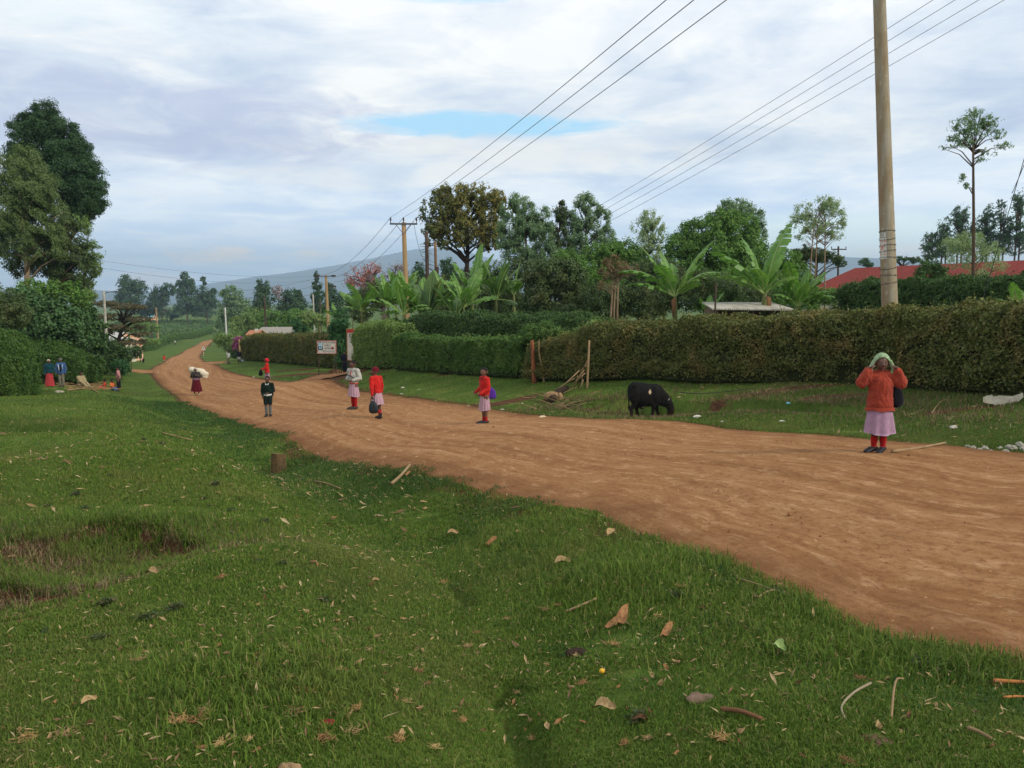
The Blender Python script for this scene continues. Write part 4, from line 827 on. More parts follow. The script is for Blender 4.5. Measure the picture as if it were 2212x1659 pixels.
link('climber', mb.mesh('climber', BARK), r3_)
r4_, d4 = pole_px('shorter brown pole between the dark tarred pole and the golden brown tree', 940, 522, 61, .13, POLE_D if 0 else mat('brown_timber', S(126,98,72), .85, S(104,80,60), 4), ub=946)
mb = MB(); mb.box(d4+[0, -.15, -2.4], (1.5, .08, .1)); mb.box(d4+[.1, -.15, -2.0], (.3, .2, .5)); link('bracket', mb.mesh('bracket', POLE_D), r4_)
r5_, d5 = pole_px('tall grey pole with a small street light bracket beside the layered tree', 224, 630, 74, .13, POLE_G, ub=226)
mb = MB(); mb.tube(d5+np.array([[0, 0, -.2], [.35, 0, -.05], [.9, 0, 0]]), .03, 6); mb.box(d5+[1.1, 0, 0], (.5, .16, .1)); link('lamp_bracket', mb.mesh('lamp_bracket', STEEL), r5_)
r6_, d6 = pole_px('pale pole with a flat crossarm in the far crop field', 337, 664, 245, .24, POLE_T, ub=338); crossarm(r6_, d6, 2.6, STEEL, 3, -.1)
r7_, d7 = pole_px('thin dark pole beside the pale pole in the crop field', 324, 686, 232, .2, POLE_D, ub=326)
r8_, d8 = pole_px('white pole beside the pale silvery tree at the road bend', 486, 662, 150, .17, mat('white_pole', S(196,196,186), .8, S(170,170,160), 4), ub=487); crossarm(r8_, d8, .9, STEEL, 2, -.05, brace=False)
r9_, d9 = pole_px('dark pole with a crossbar behind the house with the white gable', 571, 641, 108, .14, POLE_D, ub=573); crossarm(r9_, d9, 1.2, POLE_D, 2, -1.4, brace=False)
mb = MB(); mb.tube(d9+np.array([[.9, 0, -2], [.5, 0, -2.6], [-.3, 0, -3.2], [.1, 0, -4]]), .03, 5); link('lamp_bracket', mb.mesh('lamp_bracket', STEEL), r9_)
ra_, da = pole_px('pale far pole standing under the pointed fir tree', 676, 636, 135, .15, POLE_G, ub=679)
rb_, db = pole_px('brown far pole between the fir and the tan pole', 691, 648, 138, .14, POLE_D, ub=693)
rc_, dc = pole_px('far pole with a short crossarm above the red roof end', 1811, 532, 85, .12, POLE_D, ub=1812); crossarm(rc_, dc, 1.5, POLE_D, 3, -.3, brace=False)
# the near power pole
PN = bpy.data.materials.new('weathered_concrete'); PN.use_nodes = True; t = NT(PN.node_tree); b = t.n['Principled BSDF']
co = t.new('ShaderNodeTexCoord').outputs['Object']; nA = t.noise(t.vmul(co, (2.5, 2.5, .55)), 1.6, 7, .65); nB = t.noise(t.vmul(co, (1, 1, .5)), 11, 7, .7); nC = t.noise(co, 60, 4, .7)
sx = t.new('ShaderNodeSeparateXYZ'); t.l.new(co, sx.inputs[0])
c = t.ramp(nA, [(.32, S(122,100,72)), (.5, S(138,124,98)), (.66, S(148,140,122))])
c = t.mix(t.mapr(t.m('ADD', t.m('ADD', sx.outputs[0], t.m('MULTIPLY', sx.outputs[2], .0875)), t.m('MULTIPLY', t.m('SUBTRACT', nA, .5), .35)), -.04, -.22, 0, .65), c, S(136,104,70))   # browner down one side
c = t.mix(t.mapr(nB, .58, .70, 0, .7), c, S(186,176,154)); c = t.mix(t.mapr(nB, .42, .30, 0, .5), c, S(112,96,78)); c = t.mix(t.mapr(nC, .6, .75, 0, .4), c, S(120,104,84))
t.l.new(c, b.inputs['Base Color']); b.inputs['Roughness'].default_value = .9
bp = t.new('ShaderNodeBump'); bp.inputs['Strength'].default_value = .5; bp.inputs['Distance'].default_value = .01; t.l.new(nB, bp.inputs['Height']); t.l.new(bp.outputs[0], b.inputs['Normal'])
YN = 23.6
pb, pt_ = np.array(P(1931, 720, YN)), np.array(P(1896, -110, YN)); pb[2] = zg(pb[0], YN)
rn_, dn = pole_thing('thick weathered concrete power pole with a danger plate, standing behind the long hedge', tuple(pb), tuple(pt_), .222, .150, PN)
def on_pole(v):                                     # point on the pole axis at picture height v, local, and radius there
    lo, hi = 0.0, 1.0
    for _ in range(40):
        m_ = (lo+hi)/2; q = pb+dn*m_; vv = CY-F*((q[1]*sP+q[2]*cP)/(q[1]*cP-q[2]*sP))
        if vv > v: lo = m_
        else: hi = m_
    return dn*lo, .222+(.150-.222)*lo, lo
WIRE = mat('dark_wire', S(52,52,54), .6, S(40,40,42))
ax_ = dn/np.linalg.norm(dn); e1 = np.cross([0, 1, 0], ax_); e1 /= np.linalg.norm(e1); e2 = np.cross(ax_, e1)
for v in (500, 516, 531, 543, 557, 579, 595, 611):
    c, r, _f = on_pole(v); th = np.linspace(0, 2*pi, 25); tl = .03*np.sin(th+v)
    mb = MB(); mb.tube(c+(r+.006)*(np.cos(th)[:, None]*e1+np.sin(th)[:, None]*e2)+tl[:, None]*ax_, .006, 5)
    for a in th[::5]: q = c+(r+.012)*(cos(a)*e1+sin(a)*e2); mb.tube([q-.03*ax_, q+.03*ax_], .005, 4)
    link('wire_wrap', mb.mesh('wire_wrap', WIRE), rn_)
def text_geo(s, size):
    cu = bpy.data.curves.new('t', 'FONT'); cu.body = s; cu.size = size; cu.align_x = 'CENTER'; cu.align_y = 'CENTER'; cu.resolution_u = 2
    o = bpy.data.objects.new('t', cu); COL.objects.link(o)
    me = bpy.data.meshes.new_from_object(o.evaluated_get(bpy.context.evaluated_depsgraph_get()))
    V = np.array([v.co[:] for v in me.vertices]).reshape(-1, 3); Fs = {}
    for p_ in me.polygons: Fs.setdefault(len(p_.vertices), []).append(list(p_.vertices))
    bpy.data.objects.remove(o); bpy.data.curves.remove(cu); bpy.data.meshes.remove(me)
    return V, [np.array(x) for x in Fs.values()]
WHITE = mat('white_paint', S(200,196,184), .6, S(182,176,162), 5); RED = mat('red_paint', S(188,58,50), .6, S(168,52,46), 5); BLACK = mat('black_paint', S(30,30,32), .6, S(40,40,42), 5)
def wrap(V, c, r, a0, off):                        # flat (x, y) laid round the pole about direction a0
    a = a0+V[:, 0]/r
    return c+(r+off)*(np.cos(a)[:, None]*e1+np.sin(a)[:, None]*e2)+V[:, 1:2]*ax_
A0 = None
def face_dir(deg):                                 # angle round the pole that faces the camera, plus deg towards picture right
    c = pb; d = -c/np.linalg.norm(c); return atan2(d@e2, d@e1)+radians(deg)
def plate(name, v0, v1, wdt, deg, m_, off=.004, parent=None):
    c0, r, _f = on_pole((v0+v1)/2); h = np.linalg.norm(on_pole(v0)[0]-on_pole(v1)[0])
    gx, gy = np.meshgrid(np.linspace(-wdt/2, wdt/2, 9), [-h/2, h/2], indexing='ij'); V = np.stack([gx.ravel(), gy.ravel()], 1)
    mb = MB(); q = np.arange(8)*2; mb.add(np.concatenate([wrap(V, c0, r, face_dir(deg), off), wrap(V, c0, r, face_dir(deg), off-.003)]), np.stack([q, q+2, q+3, q+1], 1), np.stack([q+18, q+19, q+21, q+20], 1))
    return link(name, mb.mesh(name, m_), parent or rn_), c0, r, h
sgnp = 1
_t, _c0, _r, _h = plate('danger_plate', 513, 559, .235, -42, WHITE)
def pole_text(s, v, size, deg, m_, parent, off=.0065):
    c, r, _f = on_pole(v); V, Fs = text_geo(s, size); mb = MB(); mb.add(wrap(V, c, r, face_dir(deg), off), *Fs); return link('lettering', mb.mesh('lettering', m_), parent)
REDF = mat('faded_red_paint', S(208,112,98), .7, S(196,128,112), 12)
pole_text('DANGER', 521, .062, -42, REDF, _t); pole_text('HATARI', 549, .066, -42, REDF, _t)
c, r, _f = on_pole(535); mb = MB()
def flat(pts): return wrap(np.array(pts, float), c, r, face_dir(-42), .0065)
for s_ in (1, -1):
    mb.add(flat([(-.075, s_*.085-.012), (-.06, s_*.085+.012), (.075, -s_*.085+.012), (.06, -s_*.085-.012)]), [[0, 1, 2, 3]])
    for ex in (-1, 1):
        th = np.arange(8)*pi/4; mb.add(flat(np.stack([ex*.07+.02*np.cos(th), -ex*s_*.085+.02*np.sin(th)], 1)), [list(range(8))])
th = np.arange(12)*pi/6; mb.add(flat(np.stack([.045*np.cos(th), .01+.045*np.sin(th)], 1)), [list(range(12))]); mb.add(flat([(-.025, -.06), (.025, -.06), (.03, -.02), (-.03, -.02)]), [[0, 1, 2, 3]])
link('skull_mark', mb.mesh('skull_mark', REDF), _t)
_p, _c0, _r, _h = plate('number_patch', 502, 511, .22, -42, WHITE); pole_text('521', 506.5, .105, -42, BLACK, _p)
def wire(label, A, B, sag=.5, r=.008, group='power lines', n_=26):
    A, B = np.array(A, float), np.array(B, float); q = np.linspace(0, 1, n_)[:, None]
    p_ = A*(1-q)+B*q; p_[:, 2] -= (4*sag*q*(1-q))[:, 0]
    mb = MB(); mb.tube(p_-A, r, 5); o = link('wire', mb.mesh('wire', WIRE, True), None, tuple(A)); return tag(o, label, 'wire', group)
for k, (e_, nm) in enumerate(zip(((1445, 0), (1498, 0), (1562, 0)), ('first', 'middle', 'last'))):
    end = P(e_[0]+(e_[0]-TOPM[k][0]*0-872)*.30, -150, 13.5)
    wire(('power line from the outer end of the braced crossarm up to the top edge', 'power line from the middle insulator of the braced crossarm up to the top edge', 'lowest of the three power lines rising from the braced crossarm, nearest the golden tree')[k], TOPM[k], end, .25, .009)
    wire(('outermost line falling from the braced crossarm to the pole by the fir', 'middle line falling from the braced crossarm to the pole by the fir', 'innermost line falling from the braced crossarm to the pole by the fir')[k], TOPM[k], tuple(np.array(r2_.location)+d2+np.array([.9*(k-1), 0, -.4*k])), 1.0, .014)
for k, (u0, lb) in enumerate(((2010, 'topmost of the four parallel wires passing behind the concrete pole'), (2062, 'second wire from the top of the four passing behind the concrete pole'), (2118, 'third wire from the top of the four passing behind the concrete pole'), (2178, 'lowest of the four parallel wires passing behind the concrete pole'))):
    a = P(u0+150, -92, 24.6); s_ = P(944, 640+k*9, 60)
    wire(lb, s_, tuple(np.array(a)), .35, .008)
for k, (A, B, sg_, lb) in enumerate([
  (P(-150,496,42), P(760,590,98), 1.2, 'upper thin wire crossing the sky from the tall trees to the coral tree'), (P(-150,506,40), P(704,600,100), 1.3, 'lower thin wire crossing the sky in front of the tall trees'),
  (tuple(np.array(r5_.location)+d5), P(704,597,100), .9, 'wire from the grey pole to the top of the tan pole by the fir'), (P(250,657,90), P(705,612,100), .8, 'second wire from the trees to the tan pole by the fir'),
  (P(280,668,92), P(706,628,100), .8, 'third lowest wire from the layered tree to the tan pole by the fir'), (tuple(np.array(r6_.location)+d6), tuple(np.array(r8_.location)+d8), 1.5, 'far wire from the pale field pole to the white pole'),
  (tuple(np.array(r9_.location)+d9+[0, 0, -1.4]), P(690,662,136), .9, 'low wire running from the dark pole across the far trees'), (P(893,478,56), P(925,560,60), .9, 'loose drop wire hanging from the crossarm to the dark tarred pole')]):
    wire(lb, A, B, sg_, (.007 if k < 2 else .012), 'service wires')
wire('slack guy wire running steeply down beside the slender sapling', P(2222,310,25), P(2120,655,25.5), .03, .011, 'guy wires')
wire('second strand of the steep guy wire at the picture edge', P(2235,300,25), P(2186,418,25.2), .02, .010, 'guy wires')
# ------------------------------------------------------------------ buildings
def quadprism(mb, pts, th, mi=0):                  # a slab from four corner points
    p_ = np.array(pts, float); n_ = np.cross(p_[1]-p_[0], p_[3]-p_[0]); n_ /= np.linalg.norm(n_)
    mb.add(np.concatenate([p_, p_-n_*th]), [[0,1,2,3],[7,6,5,4],[0,4,5,1],[1,5,6,2],[2,6,7,3],[3,7,4,0]], mi=mi)
def house(name, label, A, B, depth, eave, ridge_, wallm, roofm, over=.4, cat='building', openings=()):
    """A, B: plan ends of the front wall; eave and ridge heights absolute"""
    A, B = np.array(A[:2], float), np.array(B[:2], float); L = np.linalg.norm(B-A); d = (B-A)/L; n_ = np.array([-d[1], d[0]])
    if n_[1] < 0: n_ = -n_
    zb = min(zg(*A), zg(*B))-.2; root = empty(name, (A[0], A[1], zb), atan2(d[1], d[0])); tag(root, label, cat)
    e, r = eave-zb, ridge_-zb; sg_ = 1
    mb = MB(); V = [[0,0,0],[L,0,0],[L,depth,0],[0,depth,0],[0,0,e],[L,0,e],[L,depth,e],[0,depth,e],[0,depth/2,r-.06],[L,depth/2,r-.06]]
    mb.add(V, [[0,1,5,4],[2,3,7,6]], [[1,2,6,9,5],[3,0,4,8,7]]); link('wall', mb.mesh('wall', wallm), root)
    sl = (r-e)/(depth/2); mb = MB(); o = over
    quadprism(mb, [[-o,-o,e-o*sl],[L+o,-o,e-o*sl],[L+o,depth/2,r],[-o,depth/2,r]], .05); quadprism(mb, [[L+o,depth+o,e-o*sl],[-o,depth+o,e-o*sl],[-o,depth/2,r],[L+o,depth/2,r]], .05)
    link('roof', mb.mesh('roof', roofm), root)
    for x0, x1, z0, z1 in openings:
        mb = MB(); mb.box(((x0+x1)/2, -.02, (z0+z1)/2), (x1-x0, .06, z1-z0)); link('window', mb.mesh('window', BLACK), root)
    return root
def corrugated(name, c, c2):
    m_ = bpy.data.materials.new(name); m_.use_nodes = True; t = NT(m_.node_tree); b = t.n['Principled BSDF']; co = t.new('ShaderNodeTexCoord').outputs['Object']
    wv = t.new('ShaderNodeTexWave'); wv.inputs['Scale'].default_value = 4.0; t.l.new(co, wv.inputs['Vector']); wv.bands_direction = 'X'
    f = t.noise(t.vmul(co, (1.5, .4, .4)), 2.5, 6, .7); t.l.new(t.mix(t.mapr(f, .42, .62), c, c2), b.inputs['Base Color'])
    bp = t.new('ShaderNodeBump'); bp.inputs['Strength'].default_value = .5; bp.inputs['Distance'].default_value = .03; t.l.new(wv.outputs['Fac'], bp.inputs['Height']); t.l.new(bp.outputs[0], b.inputs['Normal']); b.inputs['Roughness'].default_value = .85; b.inputs['Specular IOR Level'].default_value = .1
    return m_
CREAM = mat('cream_wall', S(206,196,174), .9, S(180,168,146), 2); PEACH = mat('peach_wall', S(226,180,148), .9, S(208,160,128), 2); MUD = mat('brown_wall', S(120,98,80), .9, S(94,76,62), 2)
BLUEW = mat('blue_wall', S(70,138,186), .8, S(60,120,164), 2)
pa, pc = P(1757, 581, 74), P(2330, 553, 50.5)
house('long_building', 'long low building with a red painted iron roof beyond the hedges', P(1757, 622, 70), P(2330, 622, 47), 8.5, P(1757, 622, 70)[2], P(1745, 581, 74.3)[2], CREAM, corrugated('red_iron', S(132,56,46), S(116,48,42)), .5, openings=((3,4.2,1.4,2.4),(7,8.2,1.4,2.4),(11,12.2,1.4,2.4)))
# the open shed with a pale sheet roof
sa, sb = np.array(P(1540, 666, 32)), np.array(P(1706, 669, 32)); zb = zg(*((sa+sb)/2)[:2]); root = empty('shed', (sa[0], sa[1], zb)); tag(root, 'low dark shed with a pale sheet roof under the largest banana plant', 'shed')
Ls = sb[0]-sa[0]; hs = sa[2]-zb
mb = MB(); quadprism(mb, [[-.1,-.35,hs],[Ls+.1,-.35,hs-.03],[Ls-.1,1.9,hs+.21],[0,1.9,hs+.22]], .05); link('roof', mb.mesh('roof', corrugated('pale_iron', S(176,170,156), S(150,142,128))), root)
mb = MB(); mb.box((Ls/2, 1.9, hs/2), (Ls-.3, .08, hs)); mb.box((.15, .9, hs/2), (.08, 1.9, hs)); mb.box((Ls-.15, .9, hs/2), (.08, 1.9, hs)); link('wall', mb.mesh('wall', MUD), root)
for f in (.02, .25, .5, .75, .97):
    mb = MB(); mb.tube([[Ls*f, -.15, -.1], [Ls*f, -.15, hs-.05]], .05, 8); link('post', mb.mesh('post', BARK), root)
st = P(1545, 666, 31.2); tag(link('fence_post', MB().tube([[0, 0, -1.8], [0, 0, .9]], .035, 7).mesh('fence_post', POLE_D), None, st), 'thin brown stick standing at the end of the pale roofed shed', 'post')
house('house', 'small house with a peach wall and a pale sloping roof below the layered tree', P(214, 735, 119), P(240, 735, 117), 4.5, P(235, 732, 118)[2], P(230, 718, 119)[2], PEACH, mat('pale_roof', S(196,192,182), .7, S(170,166,156), 3), .25)
lt = np.array(P(244, 745, 114)); mb = MB(); 
house('lean_to', 'pale roofed porch attached to the peach house', P(236, 740, 112.5), P(256, 740, 112), 3.0, P(245, 736, 112)[2], P(240, 729, 113)[2], CREAM, mat('porch_roof', S(186,188,182), .7, S(160,160,154), 3), .3)
house('house', 'far house with a turquoise roof half hidden by the layered tree', P(298, 690, 522), P(326, 690, 520), 7, P(310, 687, 520)[2], P(310, 680, 520)[2], PEACH, mat('turquoise_roof', S(96,176,190), .6, S(84,160,176), 3), .4)
house('house', 'house with a white gable edge and a long grey ridge behind the school hedge', P(558, 722, 99), P(624, 722, 99), 6, P(556, 718, 100)[2], P(558, 705.5, 103)[2], BLUEW, mat('grey_roof', S(150,142,130), .7, S(126,118,108), 3), .4)
g0 = np.array(P(554, 716, 97)); tag(link('gable_wall', MB().box((0, 0, -.9), (.34, .2, 2.4)).mesh('gable_wall', WHITE), None, tuple(g0)), 'white upright wall end beside the grey ridged house', 'wall')
house('house', 'low orange brown tiled roof in front of the white gable edge', P(537, 726, 96), P(553, 726, 96), 3.0, P(545, 722, 95.5)[2], P(549, 714, 96)[2], PEACH, mat('tile_roof', S(176,120,84), .8, S(150,98,70), 5), .3)
# ------------------------------------------------------------------ signs
def board(name, label, cx, vt, vb, Y, wd, ang=0.0, cat='sign', legs=((-.45, .0), (.45, .0)), face=WHITE, frame=None, lr=.028, legm=None, zfoot=None):
    c = np.array(P(cx, vb, Y)); top = P(cx, vt, Y)[2]; h = top-c[2]; zb = zg(c[0], Y); root = empty(name, (c[0], Y, zb), ang); tag(root, label, cat)
    z0 = c[2]-zb; mb = MB(); mb.box((0, 0, z0+h/2), (wd, .05, h)); bo = link('board', mb.mesh('board', face), root)
    for f, _ in legs:
        mb = MB(); mb.tube([[f*wd, .05, -.2], [f*wd, .05, z0+h*.9]], lr, 8); link('post', mb.mesh('post', legm or POLE_D), root)
    if frame:
        mb = MB(); tk = .035
        for q, s_ in (((0, z0+h-tk/2), (wd+.02, tk)), ((0, z0+tk/2), (wd+.02, tk))): mb.box((q[0], -.005, q[1]), (s_[0], .075, s_[1]))
        for s_ in (-1, 1): mb.box((s_*(wd/2-tk/2), -.005, z0+h/2), (tk, .070, h-2*tk))
        link('frame', mb.mesh('frame', frame), bo)
    return root, bo, z0, h
def letter(parent, s, x, z, size, m_, y=-.032, sxy=1.0, name='lettering'):
    V, Fs = text_geo(s, size); V = np.stack([V[:, 0]*sxy+x, np.full(len(V), y), V[:, 1]+z], 1); mb = MB(); mb.add(V, *Fs); return link(name, mb.mesh(name, m_), parent)
root, bo, z0, h = board('school_sign', 'white school name board with a red edge and a red arrow on thin posts', 706, 735.5, 764, 54, 1.22, -.06, frame=mat('faded_red_edge', S(176,92,82), .7, S(196,140,126), 9))
NAVY = mat('navy_paint', S(34,40,58), .6, S(46,54,72), 9)
letter(bo, 'MUTHUA-INI', .02, z0+h*.84, .185, NAVY, sxy=1.0); letter(bo, 'GIRLS', .08, z0+h*.63, .18, NAVY); letter(bo, 'HIGH', .05, z0+h*.41, .18, NAVY); letter(bo, 'SCHOOL', .13, z0+h*.17, .18, NAVY)
mb = MB(); a0 = (.37, z0+h*.42); mb.add([(a0[0]-.09, -.033, a0[1]-.05), (a0[0], -.033, a0[1]-.05), (a0[0], -.033, a0[1]+.05), (a0[0]-.09, -.033, a0[1]+.05)], [[0,1,2,3]]); mb.add([(a0[0], -.033, a0[1]-.11), (a0[0]+.12, -.033, a0[1]), (a0[0], -.033, a0[1]+.11)], [[0,1,2]]); link('arrow', mb.mesh('arrow', mat('dark_red_paint', S(140,40,44), .6, S(122,36,40), 6)), bo)
def disc(mb, x, z, rx, rz, y, n_=20, mi=0, a0=0, a1=2*pi):
    th = np.linspace(a0, a1, n_, endpoint=False); mb.add(np.stack([x+rx*np.cos(th), np.full(n_, y), z+rz*np.sin(th)], 1), [list(range(n_))], mi=mi)
mb = MB(); ex, ez = -.40, z0+h*.45
mb.box((ex, -.0285, ez+.16), (.24, .008, .26), mi=1); disc(mb, ex, ez-.02, .145, .135, -.034, mi=0); disc(mb, ex, ez+.0, .10, .085, -.036, mi=1); mb.box((ex, -.037, ez-.0), (.12, .003, .022), mi=0); mb.box((ex, -.037, ez+.03), (.05, .003, .05), mi=0); mb.box((ex-.14, -.031, ez+.02), (.02, .008, .5), mi=0); mb.box((ex+.15, -.031, ez+.02), (.02, .008, .5), mi=0)
link('emblem', mb.mesh('emblem', [mat('dark_teal_paint', S(26,58,66), .6, S(34,72,80), 9), mat('pale_blue_paint', S(170,198,210), .6, S(150,184,200), 9)]), bo)
root, bo, z0, h = board('notice_board', 'tall white board with a red top, mostly swallowed by the loose hedge', 774, 710.5, 779, 48.6, 1.30, -.15, frame=mat('rusty_edge', S(170,110,66), .8, S(150,96,58), 9), lr=.04)
mb = MB(); mb.box((0, -.030, z0+h*.93), (1.30, .010, h*.10)); link('red_band', mb.mesh('red_band', RED), bo)
GRN = mat('green_paint', S(44,84,70), .6, S(54,96,80), 9); mb = MB()
for q, s_ in (((.12, z0+h*.12), (.72, .03)), ((.12, z0+h*.60), (.72, .03)), ((-.24, z0+h*.36), (.03, h*.48)), ((.48, z0+h*.36), (.03, h*.48))): mb.box((q[0], -.030, q[1]), (s_[0], .010, s_[1]))
link('picture_frame', mb.mesh('picture_frame', GRN), bo)
mb = MB(); mb.box((.02, -.030, z0+h*.27), (.40, .008, h*.22)); link('picture', mb.mesh('picture', mat('peach_paint', S(222,166,124), .7, S(206,190,150), 4)), bo)
mb = MB(); mb.box((-.46, -.030, z0+h*.80), (.05, .008, .20)); mb.box((-.40, -.030, z0+h*.72), (.16, .008, .03)); mb.box((-.38, -.030, z0+h*.62), (.18, .008, .035)); mb.box((-.38, -.030, z0+h*.57), (.16, .008, .03)); link('painted_mark', mb.mesh('painted_mark', BLACK), bo)
board('sign_board', 'small plain dark blue board on posts by the dark clipped hedge', 271, 759.5, 770, 78, 1.05, 0, face=mat('blue_board', S(44,62,104), .7, S(38,54,92), 4), legs=((.46, 0), (-.3, 0)), lr=.03)
# warning sign at the bend
c = np.array(P(440, 767, 146)); zb = zg(c[0], 146); root = empty('road_sign', (c[0], 146, zb)); tag(root, 'triangular road sign on a red and white banded post at the far bend', 'sign'); hh = 1.65
for k in range(5):
    mb = MB(); mb.tube([[0, 0, -.1+k*.26], [0, 0, -.1+(k+1)*.26]], .05, 8); link('post_band', mb.mesh('post_band', RED if k % 2 else WHITE), root)
mb = MB(); mb.add([(-.42,-.06,hh-.62),(.42,-.06,hh-.62),(0,-.06,hh+.1),(-.42,0,hh-.62),(.42,0,hh-.62),(0,0,hh+.1)], [[0,1,2],[5,4,3]], [[0,3,4,1],[1,4,5,2],[2,5,3,0]]); pl_ = link('plate', mb.mesh('plate', mat('pale_red_edge', S(206,176,168), .7)), root)
mb = MB(); mb.add([(-.30,-.064,hh-.55),(.30,-.064,hh-.55),(0,-.064,hh-.03)], [[0,1,2]]); link('plate_face', mb.mesh('plate_face', WHITE), pl_)
mb = MB(); mb.box((0, -.067, hh-.34), (.07, .004, .34)); link('symbol', mb.mesh('symbol', BLACK), pl_)
# gate posts, fence posts, sticks
def stick(name, label, pts, r, m_, cat='stick', group=None, n_=7):
    pts = np.array([p_ if len(p_) == 3 and isinstance(p_, np.ndarray) else p_ for p_ in pts], float); mb = MB(); mb.tube(catmull(pts-pts[0], max(8, len(pts)*4)), np.linspace(r, r*.7, max(8, len(pts)*4)), n_)
    return tag(link(name, mb.mesh(name, m_, True), None, tuple(pts[0])), label, cat, group)
RUST = mat('red_brown_timber', S(140,84,56), .85, S(104,62,44), 3, .4, 20, stretch=(2, 2, .3)); PALE = mat('pale_stick', S(150,126,92), .85, S(120,98,70), 4, .3, 30, stretch=(1, 1, .3))
p0 = np.array(P(1155, 820, 29.1)); p0[2] = zg(p0[0], p0[1])-.1
stick('gate_post', 'stout red brown post at the end of the bright green hedge', [p0, np.array(P(1149, 735, 29.1))], .085, RUST, 'post', n_=10)
p0 = np.array(P(1176, 820, 28.9)); p0[2] = zg(p0[0], p0[1])-.1
stick('fence_post', 'thin crooked pale post just beside the stout red brown post', [p0, np.array(P(1172, 795, 28.9)), np.array(P(1165, 765, 28.9)), np.array(P(1164, 736, 28.9))], .035, PALE, 'post')
p0 = np.array(P(1268, 828, 26.2)); p0[2] = zg(p0[0], p0[1])-.1
stick('fence_post', 'straight pale pole leaning on the long hedge above the cut brushwood', [p0, np.array(P(1273, 735, 26.4))], .042, PALE, 'post')
p0 = np.array(P(519, 766, 89)); p0[2] = zg(p0[0], p0[1])-.1
stick('gate_post', 'tan wooden gate post under the purple bougainvillea', [p0, np.array(P(517, 733, 89))], .13, POLE_T, 'post', n_=8)
def gp(u, v, dz=0.0):                              # where the picture ray through (u, v) meets the ground
    d = np.array(ray(u, v)); Ys = 1.9*1.012**np.arange(460); pts = d[None]*(Ys/d[1])[:, None]
    g = gz(pts[:, 0], pts[:, 1]); k = np.argmax(pts[:, 2] < g); k = max(k, 1)
    a, b_ = pts[k-1], pts[k]; fa, fb = a[2]-g[k-1], b_[2]-g[k]; f = fa/(fa-fb+1e-9); q = a+(b_-a)*np.clip(f, 0, 1); q[2] = zg(q[0], q[1])+dz
    return q
bk = gp(1268, 826); mb = MB(); rng = np.random.default_rng(8)
root = empty('brushwood', tuple(bk)); tag(root, 'bundle of pale cut twigs leaning against the straight pale pole', 'brushwood')
for a, b_ in (((1271,775),(1248,830)),((1262,800),(1228,842)),((1264,806),(1236,846)),((1258,812),(1246,838)),((1252,800),(1186,855)),((1248,812),(1240,842)),((1266,790),(1250,812)),((1240,818),(1200,842)),((1260,820),(1252,845))):
    A = np.array(P(a[0], a[1], 26.0)); B = gp(*b_, .02); mid = (A+B)/2+rng.normal(size=3)*.05; mb = MB(); mb.tube(np.array([A, mid, B])-bk, [.02, .017, .012], 5); link('twig', mb.mesh('twig', PALE, True), root)
bk = gp(1205, 885); root = empty('branch_pile', tuple(bk)); tag(root, 'heap of dry cut branches on the verge between the girl in red and the cow', 'branches')
for k in range(30):
    u, v = rng.uniform(1150, 1258), rng.uniform(860, 892); A = gp(u, v, .03); an = rng.uniform(-.9, .9); L = rng.uniform(.25, .95); dr = np.array([cos(an), .35*sin(an*2), .25+.45*rng.random()])*L*(1 if rng.random() > .4 else -1); dr[2] = abs(dr[2])*.6
    mb = MB(); mb.tube(np.array([A, A+dr*.5+rng.normal(size=3)*.04, A+dr])-bk, [.012, .009, .005], 5); link('branch', mb.mesh('branch', PALE if k % 3 else BARK, True), root)
A, B = gp(1188, 872, .08), gp(1224, 846, .12); tag(link('log', MB().tube(np.array([A, (A+B)/2+[0, 0, .05], B])-A, [.09, .12, .07], 9).mesh('log', BARK_DARK, True), None, tuple(A)), 'short dark log lying above the dry cut branches', 'log')
tag(link('dead_stump', MB().ell((0, 0, .12), (.26, .16, .17), 10, 7).ell((.24, -.05, .06), (.10, .12, .2), 8, 6).mesh('dead_stump', mat('dry_fibre', S(150,122,88), .9, S(110,86,60), 9, .6, 30), True), None, tuple(gp(1192, 866))), 'fibrous brown stump at the top of the dry cut branches', 'stump')
# stump on the near lawn
q = gp(601, 1019); root = empty('tree_stump', tuple(q)); tag(root, 'short sawn tree stump on the near lawn beside the road', 'stump'); root.scale = (1.25, 1.25, 1.45); root.location.z += .03
mb = MB(); th = np.arange(18)*2*pi/18; rr = .115*(1+.10*np.sin(3*th)+.06*np.sin(5*th+1)); lv = [(-.1, 1.15, 0), (.05, 1.08, 0), (.14, 1.0, 0), (.235, .97, 1)]
V = np.concatenate([np.stack([rr*k*np.cos(th), rr*k*np.sin(th), np.full(18, z_)+s_*.02*np.cos(th+2)], 1) for z_, k, s_ in lv]); i = np.arange(18); j = (i+1) % 18
mb.add(V, np.concatenate([np.stack([a*18+i, a*18+j, (a+1)*18+j, (a+1)*18+i], 1) for a in range(3)])); link('bark', mb.mesh('bark', mat('stump_bark', S(104,82,54), .95, S(62,54,38), 8, .8, 30), False), root)
mb = MB(); mb.add(np.concatenate([V[54:]*np.array([.995, .995, 1])+[0, 0, .002]]), [list(range(18))]); link('cut_face', mb.mesh('cut_face', mat('cut_wood', S(170,130,92), .9, S(130,96,66), 12)), root)
